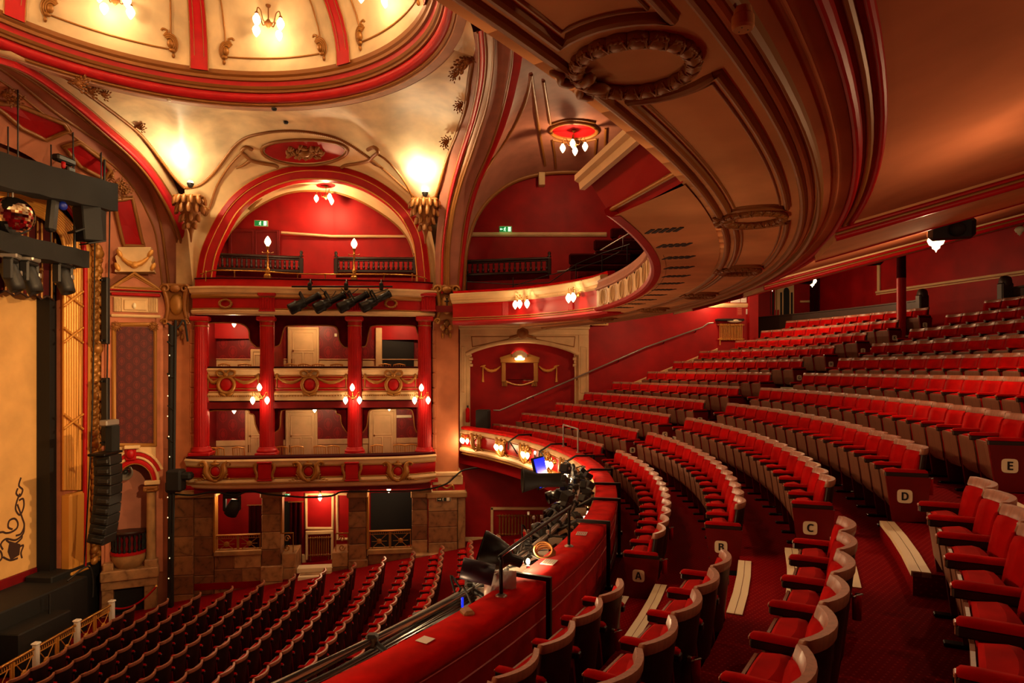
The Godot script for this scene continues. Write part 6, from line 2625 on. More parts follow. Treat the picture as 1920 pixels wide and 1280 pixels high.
	var spot := on(F, 252, 573, 0.16)
	g = Geo.new()
	g.blob(spot, Vector3(0.05, 0.09, 0.05))
	part("white_knob", g, M["ivory"], w)
	# cream plaque with garland
	g = Geo.new()
	g.prism(outline(F, [222, 464, 284, 464, 281, 474, 288, 482, 284, 492, 290, 510, 216, 510, 220, 492, 217, 482, 224, 474]), -0.5, 0.10)
	part("plaque", g, M["cream"], w)
	g = Geo.new()
	swag(g, on(F, 228, 482, 0.14), on(F, 278, 482, 0.14), 0.22, 0.07)
	for e in [[224, 475, 0.5], [282, 475, -0.5], [220, 500, 0.4], [287, 500, -0.4]]:
		g.blob(on(F, e[0], e[1], 0.12), Vector3(0.07, 0.14, 0.06), Basis(Vector3.BACK, e[2]))
	g.blob(on(F, 252, 497, 0.16), Vector3(0.12, 0.10, 0.08))
	part("garland", g, M["bright_gold"], w)
	# damask panel
	var dp := thing("damask_panel", "tall dark damask panel in a gilt frame with corner rosettes", "panel", F)
	g = Geo.new()
	slab(g, F, 218, 612, 288, 830, 0.0, 0.03)
	part("fabric", g, M["gold_damask"], dp)
	g = Geo.new()
	g.bead(arr(outline(F, [214, 608, 292, 608, 292, 834, 214, 834])), 0.13, 0.08, 0.0, true)
	part("frame", g, M["gold"], dp)
	g = Geo.new()
	for e in [[218, 612], [288, 612]]:
		leaf_spray(g, on(F, e[0], e[1], 0.08), Basis(), 0.16, 8)
		leaf_spray(g, on(F, e[0], e[1] - 4, 0.08), Basis(Vector3.BACK, 3.0), 0.12, 6)
	part("rosette", g, M["old_gold"], dp)
	# marble chimneypiece
	var fp := thing("fireplace", "pale marble fireplace with a black opening under the niche", "fireplace", F)
	g = Geo.new()
	slab(g, F, 187, 1074, 297, 1082, -0.2, 0.42, 0.03)
	slab(g, F, 189, 1082, 295, 1096, -0.2, 0.34, 0.01)
	slab(g, F, 190, 1096, 212, 1150, -0.2, 0.30, 0.02)
	slab(g, F, 270, 1096, 294, 1150, -0.2, 0.30, 0.02)
	part("surround", g, M["marble_pale"], fp)
	g = Geo.new()
	slab(g, F, 212, 1094, 270, 1150, -0.1, 0.10)
	part("opening", g, M["matt_black"], fp)
	var ropeo := thing("barrier_rope", "sagging red barrier rope across the black fireplace", "rope", F)
	g = Geo.new()
	var rp := []
	for k in 15:
		var t := k / 14.0
		rp.append(on(F, 292, 1100, 0.42).lerp(on(F, 214, 1140, 0.55), t) - Vector3(0, 0.35 * 4 * t * (1 - t) * 0.6, 0))
	g.tube(rp, 0.028, 7)
	part("rope", g, M["velvet"], ropeo)
	g = Geo.new()
	g.tube([on(F, 293, 1098, 0.28), on(F, 293, 1098, 0.46)], 0.03, 7)
	part("hook", g, M["brass"], ropeo)
	# loudspeaker horn in the niche
	var hn := thing("horn_speaker", "round grey horn loudspeaker in the arched niche", "loudspeaker", F * Transform3D(Basis(UP, -0.3), on(F, 236, 884, -0.35)))
	g = Geo.new()
	g.lathe([Vector2(0.06, -0.2), Vector2(0.10, -0.05), Vector2(0.20, 0.10), Vector2(0.25, 0.12), Vector2(0.26, 0.10), Vector2(0.21, 0.06), Vector2(0.1, -0.12)], 20, Vector3.ZERO, Basis(Vector3.RIGHT, PI / 2))
	part("bell", g, M["steel"], hn)
	g = Geo.new()
	g.blob(Vector3(0, 0, 0.02), Vector3(0.07, 0.07, 0.09))
	part("throat", g, M["grey_black"], hn)

# ---------------------------------------------------------------- stage end
func build_proscenium():
	var a := T(0.2, 0, 0)
	var b := T(0.2, 8, 0)
	var F := frame(a.x, -a.z, b.x, -b.z)
	var g := Geo.new()
	var pr := structure("wall_proscenium", "gilt fluted frame of the stage opening")
	# fluted arch frame: round flutes swept side by side
	var paths := []
	for k in 8:
		var o := k * 4.6
		var px := [121 + o, 918, 121 + o, 600, 121 + o, 470, 119 + o * 0.95, 452 - o * 0.1, 112 + o * 0.8, 436 - o * 0.3, 98 + o * 0.55, 420 - o * 0.55, 75 + o * 0.4, 404 - o * 0.75, 40 + o * 0.3, 390 - o * 0.85, 0.0, 381 - o * 0.95, -60, 376 - o]
		var c := []
		for i in range(0, px.size(), 2):
			c.append(across(px[i], px[i + 1], 0.12))
		paths.append(resample(spline(c, 5), 60))
	for k in 8:
		g.tube(paths[k], 0.062, 7)
	part("flute", g, M["bright_gold"], pr)
	g = Geo.new()
	for e in [[560, 0.05], [628, 0.05], [790, 0.05], [350, 0.0]]:
		if e[0] < 400:
			continue
		for s in [-1, 1]:
			var p := []
			for j in 9:
				var t := j / 8.0
				p.append(across(120 + 36 * t, e[0] + (14 - 28 * t) * s, 0.25))
			g.tube(p, 0.035, 5)
	part("cross_ribbon", g, M["bright_gold"], pr)
	g = Geo.new()
	var pa := F.affine_inverse() * across(138, 996, 0.1)
	g.box(pa, Vector3(0.62, 2.25, 0.34), 0.06)
	g.box(pa + Vector3(0, -1.12, 0.02), Vector3(0.74, 0.10, 0.46), 0.03)
	var pd := part("plain_pedestal", g, M["bright_gold"], pr)
	pd.transform = F
	g = Geo.new()
	var p1 := []
	var p2 := []
	var p3 := []
	for q in [[158, 1062], [159, 900], [160, 700], [160, 520], [158, 470], [150, 432], [132, 396], [105, 366], [70, 344], [30, 328], [-60, 306]]:
		p1.append(across(q[0], q[1], 0.25))
		p2.append(across(q[0] + 8, q[1] - 5, 0.3))
		p3.append(across(q[0] + 30, q[1] - 22, 0.32))
	g.tube(spline(p1, 5), 0.06, 6)
	g.tube(spline(p3, 5), 0.06, 6)
	part("red_bead", g, M["red_trim"], pr)
	var q2 := spline(p2, 6)
	var mid := []
	for i in p2.size():
		mid.append((p2[i] + p3[i]) / 2)
	mid = resample(spline(mid, 6), 90)
	g = Geo.new()
	g.patch([resample(spline(p1, 6), 60), resample(spline(p3, 6), 60)])
	part("frame_back", g, M["bright_gold"], pr)
	g = Geo.new()
	for i in mid.size():
		var p: Vector3 = mid[i]
		var s := 1.0 if i % 2 else -1.0
		g.blob(p + F.basis.x * 0.07 * s + F.basis.z * 0.06, Vector3(0.11, 0.15, 0.10), F.basis * Basis(Vector3.BACK, 0.6 * s), 7, 5)
		g.blob(p - F.basis.x * 0.10 * s + F.basis.z * 0.05, Vector3(0.06, 0.10, 0.06), F.basis * Basis(Vector3.BACK, -0.4 * s), 6, 4)
	for i in range(4, 90, 9):
		g.blob(mid[i] + F.basis.z * 0.1, Vector3(0.19, 0.17, 0.13), F.basis, 8, 6)
	part("carved_foliage", g, M["gold"], pr)
	# wall of the proscenium behind the frame
	g = Geo.new()
	var w0 := F.affine_inverse() * across(112, 900, -0.1)
	var w1 := F.affine_inverse() * across(200, 900, -0.1)
	g.box(Vector3(w0.x + 2.0, CY - 2.2, -0.4), Vector3(4.0, 11.0, 0.5))
	var bk := part("pier_back", g, M["salmon"], pr)
	bk.transform = F
	# safety curtain
	var sc := thing("safety_curtain", "pale cream safety curtain with a brown painted scroll border", "curtain", F)
	g = Geo.new()
	var zc := -0.8
	var s0 := F.affine_inverse() * across(95, 800, 0.2 + zc)
	var top := CY + 4.0
	var bot := (F.affine_inverse() * across(88, 1056, 0.2 + zc)).y
	g.box(Vector3(s0.x - 7.0, (top + bot) / 2, zc - 0.06), Vector3(14.0, top - bot, 0.12), 0.02)
	part("cloth", g, M["curtain_cream"], sc)
	g = Geo.new()
	g.box(Vector3(s0.x - 7.0, bot - 0.32, zc - 0.05), Vector3(14.0, 0.64, 0.14), 0.02)
	part("bottom_band", g, M["deep_red"], sc)
	# scroll ornament, flat paint on the cloth
	g = Geo.new()
	var Fc := F * Transform3D(Basis(), Vector3(0, 0, zc))
	for q in [[40, 895, 36, 910, 43, 918, 38, 930, 31, 925, 34, 915], [38, 925, 32, 940, 30, 955, 38, 965, 45, 950, 44, 935, 36, 938], [33, 945, 42, 970, 46, 985, 40, 1000, 30, 1004], [-6, 1000, 5, 997, 12, 999, 22, 997, 32, 990, 34, 980, 28, 972, 18, 976, 16, 988, 24, 992], [46, 985, 44, 1000, 30, 1012, 12, 1010, 2, 1020, 6, 1030], [-8, 1030, 2, 1034, 4, 1046, -4, 1054], [12, 1012, 26, 1020, 40, 1010, 42, 1004], [18, 1024, 30, 1028, 44, 1022, 40, 1036, 42, 1046], [6, 1044, 20, 1050, 34, 1046]]:
		var pts := []
		for i in range(0, q.size(), 2):
			pts.append(on2(Fc, q[i], q[i + 1], 0.01))
		g.bead(spline(pts, 5), 0.055, 0.006, 0.001)
	g.prism(outline(Fc, [18, 1014, 38, 1020, 36, 1040, 20, 1050, 14, 1034]), 0.0, 0.008)
	var orn := part("painted_scroll", g, M["scroll_brown"], sc)
	orn.position = Vector3(0, 0, zc)
	# scalloped house pelmet
	var hp := thing("house_pelmet", "plum proscenium pelmet with gilt stripes and tassels", "pelmet", F)
	var zp := -0.45
	g = Geo.new()
	var rows := []
	var x0 := (F.affine_inverse() * across(-60, 500, 0.2 + zp)).x
	var x1 := (F.affine_inverse() * across(124, 500, 0.2 + zp)).x
	var ptop := CY + 5.4
	var n := 90
	for j in 3:
		var y: float = [ptop, CY + 3.3, 0.0][j]
		var r := []
		for i in n + 1:
			var x := lerpf(x0, x1, float(i) / n)
			var yy := y if j < 2 else CY + 2.02 - 0.10 * absf(sin(x * 7.0))
			r.append(Vector3(x, yy, zp + 0.05 * sin(x * 14.0)))
		rows.append(r)
	g.patch(rows)
	part("cloth", g, M["plum"], hp)
	g = Geo.new()
	for i in range(2, n, 7):
		g = Geo.new()
		g.tube([rows[0][i] + Vector3(0, 0, 0.03), rows[1][i] + Vector3(0, 0, 0.03), rows[2][i] + Vector3(0, 0, 0.03)], 0.035, 5)
		part("gilt_stripe", g, M["gold"], hp)
	g = Geo.new()
	var fr := []
	var fr2 := []
	for i in n + 1:
		fr.append(rows[2][i] + Vector3(0, 0, 0.02))
		fr2.append(Vector3(rows[2][i].x, CY + 3.35 - 0.07 * absf(sin(rows[2][i].x * 7.0)), rows[2][i].z + 0.05))
	g.tube(fr, 0.035, 5)
	g.tube(fr2, 0.03, 5)
	part("fringe", g, M["scroll_brown"], hp)
	g = Geo.new()
	for i in range(5, n, 14):
		for yy in [CY + 3.15, CY + 2.55]:
			g = Geo.new()
			g.blob(Vector3(rows[2][i].x, yy, zp + 0.1), Vector3(0.05, 0.22, 0.04), Basis(), 6, 5)
			g.blob(Vector3(rows[2][i].x, yy + 0.16, zp + 0.1), Vector3(0.08, 0.06, 0.05), Basis(), 6, 4)
			part("tassel", g, M["gold"], hp)
	# black return of the opening, stage front
	var st := structure("wall_stage_front", "black stage front and apron")
	g = Geo.new()
	var r0 := F.affine_inverse() * across(97, 800, -0.05)
	g.box(Vector3(r0.x + 0.35, CY - 2.0, -1.0), Vector3(0.5, 9.5, 1.2))
	var fl := (F.affine_inverse() * across(60, 1100, 0.2)).y
	g.box(Vector3(r0.x - 7.0, fl - 0.95, -0.6), Vector3(14.6, 1.75, 2.4), 0.03)
	var ra := F.affine_inverse() * across(97, 1082, 0.3)
	var rb := F.affine_inverse() * across(188, 1200, 0.3)
	g.box(Vector3((ra.x + rb.x) / 2, ra.y - 0.9, -0.3), Vector3(rb.x - ra.x, 1.8, 0.8), 0.03)
	g.box(Vector3(r0.x - 1.9, fl - 1.0, 0.9), Vector3(1.6, 1.0, 0.7), 0.03)
	var bx := part("black_front", g, M["matt_black"], st)
	bx.transform = F
	g = Geo.new()
	g.tube([Vector3(r0.x - 1.4, fl + 0.0, 0.9), Vector3(r0.x - 1.4, fl - 1.6, 0.9)], 0.03, 6)
	g.tube(spline([Vector3(r0.x - 0.7, fl + 0.10, 0.8), Vector3(r0.x - 0.1, fl + 0.32, 0.9), Vector3(r0.x + 0.1, fl - 0.1, 0.9), Vector3(r0.x + 0.1, fl - 0.6, 0.9)], 4), 0.025, 6)
	var st2 := part("stage_pole", g, M["grey_black"], st)
	st2.transform = F
	# ceiling over the stage front so that the house is closed
	g = Geo.new()
	g.box(Vector3(0, CY + 7.2, -0.6), Vector3(24, 3.6, 0.5))
	var hd := part("header", g, M["salmon"], st)
	hd.transform = F

	# black-masked lighting beams
	for e in [[-40, 312, 206, 371, 1.25, 0.78, "upper black cloth-covered lighting beam over the stage front"], [-40, 446, 152, 487, 0.9, 0.46, "lower black cloth-covered lighting beam carrying moving heads"]]:
		var o := thing("lighting_beam", e[6], "lighting beam")
		var p0 := across(e[0], e[1], e[4])
		var p9 := across(e[2], e[3], e[4])
		g = Geo.new()
		var rr := []
		for k in 13:
			var p := p0.lerp(p9, k / 12.0)
			var hh: float = e[5] / 2
			var dd: float = 0.02 * sin(k * 2.1)
			rr.append([p + Vector3(0, hh + dd * 0.4, 0) - F.basis.z * 0.25, p + Vector3(0, hh + dd * 0.4, 0) + F.basis.z * (0.25 + dd), p + Vector3(0, -hh + dd, 0) + F.basis.z * (0.25 - dd), p + Vector3(0, -hh + dd, 0) - F.basis.z * 0.25, p + Vector3(0, hh + dd * 0.4, 0) - F.basis.z * 0.25])
		g.skin(rr, false, true, true)
		part("cloth_cover", g, M["black_cloth"], o)
		g = Geo.new()
		for k in [3, 8, 11]:
			var p := p0.lerp(p9, k / 12.0)
			g.tube([p + Vector3(0, e[5] / 2, 0), p + Vector3(0, e[5] / 2 + 2.6, 0)], 0.018, 5)
		g.tube([p9 + Vector3(0.0, -0.3, 0.28), p9 + Vector3(0.02, 1.0, 0.28)], 0.03, 6)
		part("hanging_cable", g, M["grey_black"], o)
	var ho := thing("chain_hoist", "small black chain hoist on top of the upper lighting beam", "hoist", Transform3D(F.basis, across(120, 300, 1.25)))
	g = Geo.new()
	g.box(Vector3(0, 0, 0), Vector3(0.62, 0.17, 0.22), 0.04)
	g.box(Vector3(0.15, -0.35, 0), Vector3(0.26, 0.42, 0.22), 0.03)
	part("motor", g, M["grey_black"], ho)
	g = Geo.new()
	g.lathe([Vector2(0.0, 0.1), Vector2(0.05, 0.08), Vector2(0.05, -0.05), Vector2(0.0, -0.1)], 8, Vector3(-0.2, -0.2, 0.15))
	part("red_tag", g, M["red_trim"], ho)
	# mirror ball
	var mb := thing("mirror_ball", "mirrored disco ball hanging under the upper lighting beam", "disco ball", Transform3D(Basis(UP, 0.3), across(24, 405, 1.1)))
	g = Geo.new()
	var R0 := 0.45
	var ns := 20
	for i in ns:
		var t0 := PI * i / ns
		var t1 := PI * (i + 1) / ns
		var m := maxi(6, int(2 * ns * sin((t0 + t1) / 2)))
		g.flat()
		for k in m:
			var u0 := TAU * k / m
			var u1 := TAU * (k + 1) / m
			g.quad(_sph(R0, t0, u0), _sph(R0, t0, u1), _sph(R0, t1, u1), _sph(R0, t1, u0))
	part("mirror_facets", g, M["mirror"], mb)
	g = Geo.new()
	g.tube([Vector3(0, 0.44, 0), Vector3(0, 0.85, 0)], 0.02, 6)
	g.box(Vector3(0, 0.9, 0), Vector3(0.2, 0.16, 0.2), 0.02)
	part("hanger", g, M["steel"], mb)
	# moving heads
	var mh: Node3D = null
	var ml := ["leftmost, at the picture's edge of the beam", "second, close beside the leftmost", "at the right end of the lower beam"]
	var k := 0
	for e in [[20, 478], [55, 484], [118, 489]]:
		var tf := Transform3D(F.basis * Basis(UP, 0.5 - 0.2 * k), across(e[0], e[1], 0.9))
		var lab := "black moving-head spotlight under the lower lighting beam, %s" % ml[k]
		if mh == null:
			mh = thing("moving_head", lab, "spotlight", tf, "moving heads")
			g = Geo.new()
			g.box(Vector3(0, -0.02, 0), Vector3(0.42, 0.14, 0.36), 0.03)
			g.box(Vector3(0, 0.10, 0), Vector3(0.12, 0.14, 0.12), 0.02)
			part("base", g, M["steel"], mh)
			g = Geo.new()
			for s in [-1.0, 1.0]:
				g.box(Vector3(s * 0.24, -0.36, 0), Vector3(0.09, 0.52, 0.22), 0.04)
			g.box(Vector3(0, -0.13, 0), Vector3(0.52, 0.10, 0.22), 0.03)
			part("yoke", g, M["grey_black"], mh)
			g = Geo.new()
			g.lathe([Vector2(0.0, 0.34), Vector2(0.13, 0.33), Vector2(0.19, 0.22), Vector2(0.20, 0.0), Vector2(0.19, -0.22), Vector2(0.17, -0.38), Vector2(0.13, -0.38), Vector2(0.12, -0.33), Vector2(0.0, -0.33)], 16, Vector3(0, -0.5, 0.02), Basis(Vector3.RIGHT, -0.35))
			part("head", g, M["grey_black"], mh)
			g = Geo.new()
			g.box(Vector3(0.1, -0.42, 0.19), Vector3(0.12, 0.12, 0.03), 0.01)
			part("grey_panel", g, M["steel"], mh)
		else:
			another(mh, lab, tf)
		k += 1
	var ms := thing("scanner", "slim black spotlight with a blue clamp under the upper beam", "spotlight", Transform3D(F.basis, across(97, 400, 1.2)))
	g = Geo.new()
	g.box(Vector3(0, -0.05, 0), Vector3(0.24, 0.85, 0.24), 0.06, Basis(Vector3.BACK, -0.12))
	g.box(Vector3(0.08, 0.40, 0), Vector3(0.5, 0.12, 0.24), 0.03)
	part("body", g, M["grey_black"], ms)
	g = Geo.new()
	g.blob(Vector3(0.24, 0.25, 0.1), Vector3(0.13, 0.12, 0.1))
	part("blue_clamp", g, M["blue"], ms)
	var sp := thing("hanging_speaker", "black wedge loudspeaker under the right end of the upper beam", "loudspeaker", Transform3D(F.basis * Basis(UP, -0.4), across(165, 420, 1.2)))
	g = Geo.new()
	g.box(Vector3(0, 0, 0), Vector3(0.52, 0.95, 0.5), 0.03, Basis(Vector3.BACK, 0.08))
	part("cabinet", g, M["matt_black"], sp)
	g = Geo.new()
	g.box(Vector3(0.33, 0.02, 0.1), Vector3(0.28, 0.85, 0.06), 0.02, Basis(UP, 0.5))
	g.box(Vector3(-0.33, -0.25, 0.05), Vector3(0.30, 0.06, 0.4), 0.02, Basis(Vector3.BACK, 0.5))
	g.box(Vector3(0.1, -0.5, 0.05), Vector3(0.5, 0.04, 0.45), 0.01, Basis(Vector3.BACK, 0.3))
	part("barn_door", g, M["grey_black"], sp)
	# line array
	var la := thing("line_array", "curved black line array loudspeaker hanging before the niche", "loudspeaker", Transform3D(F.basis * Basis(UP, 0.15), across(200, 862, 1.9)))
	var y := 0.0
	var zz := 0.0
	for i in 9:
		g = Geo.new()
		var an := 0.05 - 0.035 * i
		var bs := Basis(Vector3.RIGHT, -an)
		g.box(Vector3(0.05, y, zz), Vector3(0.60, 0.255, 0.45), 0.02, bs)
		g.box(Vector3(-0.31, y, zz + 0.08), Vector3(0.14, 0.12, 0.28), 0.02, bs)
		part("cabinet", g, M["grey_black"], la)
		y -= 0.262 * cos(an)
		zz += 0.262 * sin(an)
	g = Geo.new()
	g.box(Vector3(-0.05, 0.19, 0), Vector3(0.9, 0.07, 0.45), 0.02)
	g.tube([Vector3(0.1, 0.2, 0), Vector3(0.1, 0.95, 0)], 0.02, 6)
	part("fly_bar", g, M["black_steel"], la)
	var lh := thing("chain_hoist", "grey-topped chain hoist and black bag above the line array", "hoist", Transform3D(F.basis, across(205, 792, 1.9)))
	g = Geo.new()
	g.box(Vector3(0, 0, 0), Vector3(0.50, 0.16, 0.24), 0.03)
	part("motor", g, M["steel"], lh)
	g = Geo.new()
	g.box(Vector3(0.12, -0.45, 0.0), Vector3(0.30, 0.75, 0.26), 0.04)
	part("chain_bag", g, M["black_cloth"], lh)
	# upright black columns of small loudspeakers and cables beside the gilt frame
	for e in [[198, 520, 645, "upper slim black column loudspeaker beside the gilt frame"], [198, 708, 835, "lower slim black column loudspeaker beside the gilt frame"]]:
		var p0 := across(e[0], e[1], 0.9)
		var p9 := across(e[0], e[2], 0.9)
		var o := thing("column_speaker", e[3], "loudspeaker", Transform3D(F.basis, (p0 + p9) / 2))
		g = Geo.new()
		g.box(Vector3.ZERO, Vector3(0.14, (p0 - p9).length(), 0.2), 0.02)
		part("cabinet", g, M["grey_black"], o)
		g = Geo.new()
		g.box(Vector3(-0.1, (p0 - p9).length() / 2 - 0.1, 0), Vector3(0.2, 0.06, 0.08), 0.01)
		g.box(Vector3(-0.1, -(p0 - p9).length() / 2 + 0.1, 0), Vector3(0.2, 0.06, 0.08), 0.01)
		part("bracket", g, M["black_steel"], o)
	for e in [[[178, 440, 176, 600, 172, 800, 158, 1060], "black cable hanging down the carved gilt strip"], [[206, 390, 204, 520, 201, 700, 199, 860], "black cable hanging beside the salmon wall"]]:
		var o := thing("cable", e[1], "cable")
		g = Geo.new()
		var c := []
		for i in range(0, e[0].size(), 2):
			c.append(across(e[0][i], e[0][i + 1], 0.75))
		g.tube(spline(c, 5), 0.02, 5)
		part("lead", g, M["matt_black"], o)
	# vertical lighting boom by the boxes
	var bo := thing("lighting_boom", "tall black boom of cables and fairy bulbs between niche and boxes", "boom")
	g = Geo.new()
	g.tube([P(322, 610, 19.6), P(320, 1150, 19.6)], 0.09, 7)
	g.tube([P(329, 600, 19.5), P(326, 900, 19.5), P(321, 1150, 19.5)], 0.04, 6)
	g.tube(spline([P(352, 640, 19.8), P(345, 600, 19.7), P(332, 615, 19.6), P(314, 606, 19.6)], 4), 0.03, 5)
	for q in [[314, 640], [314, 700], [315, 760], [314, 820]]:
		g.tube([P(q[0], q[1], 19.55), P(q[0] + 10, q[1] + 8, 19.5)], 0.03, 5)
	part("pole", g, M["matt_black"], bo)
	g = Geo.new()
	for j in 14:
		g = Geo.new()
		g.blob(P(316 + 2.0 * sin(j * 1.3), 628 + 38 * j, 19.45), Vector3(0.016, 0.02, 0.016), Basis(), 6, 4)
		part("fairy_bulb", g, M["soft_bulb"], bo)
	g = Geo.new()
	g.box(P(330, 900, 19.4), Vector3(0.45, 0.65, 0.4), 0.06)
	g.box(P(345, 892, 19.4), Vector3(0.5, 0.22, 0.3), 0.06)
	g.box(P(322, 912, 19.4), Vector3(0.3, 0.35, 0.3), 0.06)
	part("lantern_cluster", g, M["matt_black"], bo)

func _sph(r: float, t: float, u: float) -> Vector3:
	return Vector3(r * sin(t) * cos(u), r * cos(t), r * sin(t) * sin(u))

# ---------------------------------------------------------------- upper slips: rail, posts, balustrades, signs
func balustrade(label: String, f: Transform3D, x0: float, yt0: float, x1: float, yt1: float, z: float, hgt_: float, n: int, ends: Array):
	var o := thing("balustrade", label, "balustrade", f)
	var a := on(f, x0, yt0, z)
	var b := on(f, x1, yt1, z)
	var g := Geo.new()
	g.tube([a + Vector3(0, -0.02, 0), b + Vector3(0, -0.02, 0)], 0.055, 8)
	g.tube([a + Vector3(0, -0.09, 0), b + Vector3(0, -0.09, 0)], 0.03, 6)
	part("handrail", g, M["dark_wood"], o)
	g = Geo.new()
	var d := b - a
	var low := Vector3(0, -hgt_, 0)
	g.flat()
	g.quad(a + low + Vector3(0, 0.05, 0.03), b + low + Vector3(0, 0.05, 0.03), b + low * 1.5 + Vector3(0, 0, 0.03), a + low * 1.5 + Vector3(0, 0, 0.03))
	part("red_apron", g, M["curtain_red"], o)
	g = Geo.new()
	g.box(a.lerp(b, 0.5) + low, Vector3(d.length(), 0.09, 0.10), 0.02, Basis(Vector3.BACK, atan2(d.y, d.x)))
	part("base_rail", g, M["dark_wood"], o)
	g = Geo.new()
	var h := hgt_ - 0.1
	g.lathe([Vector2(0.03, 0), Vector2(0.03, 0.1 * h), Vector2(0.05, 0.16 * h), Vector2(0.045, 0.3 * h), Vector2(0.022, 0.4 * h), Vector2(0.034, 0.5 * h), Vector2(0.038, 0.7 * h), Vector2(0.02, 0.84 * h), Vector2(0.032, 0.88 * h), Vector2(0.03, h)], 8)
	var m := g.done()
	var sp := []
	for k in n:
		var p := a.lerp(b, (k + 0.5) / n)
		sp.append(Transform3D(Basis(), p + low + Vector3(0, 0.03, 0)))
	parts("baluster", m, M["dark_wood"], o, sp)
	for e in 2:
		if not ends[e]:
			continue
		var p := a if e == 0 else b
		g = Geo.new()
		g.box(p + Vector3(0, -hgt_ * 0.5 - 0.05, 0), Vector3(0.13, hgt_ * 1.15, 0.13), 0.02)
		g.lathe([Vector2(0.0, 0.2), Vector2(0.04, 0.18), Vector2(0.06, 0.12), Vector2(0.035, 0.06), Vector2(0.07, 0.03), Vector2(0.07, 0.0)], 10, p + Vector3(0, 0.02, 0))
		part("newel", g, M["dark_wood"], o)

func exit_sign(tf: Transform3D, w: float, h: float, label: String, lit: bool, arrow := 0):
	var o := thing("exit_sign", label, "sign", tf)
	var g := Geo.new()
	g.box(Vector3(0, 0, 0.02), Vector3(w, h, 0.05), 0.006)
	part("case", g, M["ivory"], o)
	g = Geo.new()
	g.box(Vector3(0, 0, 0.047), Vector3(w * 0.94, h * 0.88, 0.006))
	part("green_face", g, M["sign_green"] if lit else M["sign_dark"], o)
	g = Geo.new()
	var z := 0.054
	# running figure
	var cx := -w * 0.05
	g.blob(Vector3(cx + 0.02 * w, h * 0.28, z), Vector3(h * 0.08, h * 0.08, 0.004))
	for q in [[0, 0.18, -0.04, -0.08], [-0.04, -0.08, 0.05, -0.18], [0.05, -0.18, 0.03, -0.36], [-0.04, -0.08, -0.09, -0.22], [-0.09, -0.22, -0.16, -0.22], [0.0, 0.14, 0.10, 0.03], [0.0, 0.14, -0.10, 0.10], [-0.10, 0.10, -0.12, -0.02]]:
		g.tube([Vector3(cx + q[0] * h * 1.4, q[1] * h, z), Vector3(cx + q[2] * h * 1.4, q[3] * h, z)], h * 0.05, 5)
	# doorway
	g.box(Vector3(w * 0.30, 0, z), Vector3(w * 0.22, h * 0.74, 0.004))
	# arrow
	if arrow != 0:
		g.box(Vector3(-w * 0.31, 0, z), Vector3(w * 0.18, h * 0.12, 0.004))
		var s := float(arrow)
		g.prism(PackedVector2Array([Vector2(-w * 0.31 + s * w * 0.13, 0), Vector2(-w * 0.31 + s * w * 0.04, h * 0.22), Vector2(-w * 0.31 + s * w * 0.04, -h * 0.22)]), z - 0.002, z + 0.002)
	part("white_symbol", g, M["sign_white"] if lit else M["ivory"], o)
	if lit:
		lamp_light(o, Vector3(0, 0, 0.3), 0.03, Color(0.3, 1.0, 0.6), 0.1)

func text_on(o: Node, s: String, at: Transform3D, size: float, m: Material, called := "lettering", depth := 0.004):
	var t := TextMesh.new()
	t.text = s
	t.font = SystemFont.new()
	t.font.font_names = PackedStringArray(["Droid Sans"])
	t.font.font_weight = 700
	t.font_size = 64
	t.pixel_size = size / 64.0 * 1.38
	t.depth = depth
	var p := part(called, t, m, o)
	p.transform = at

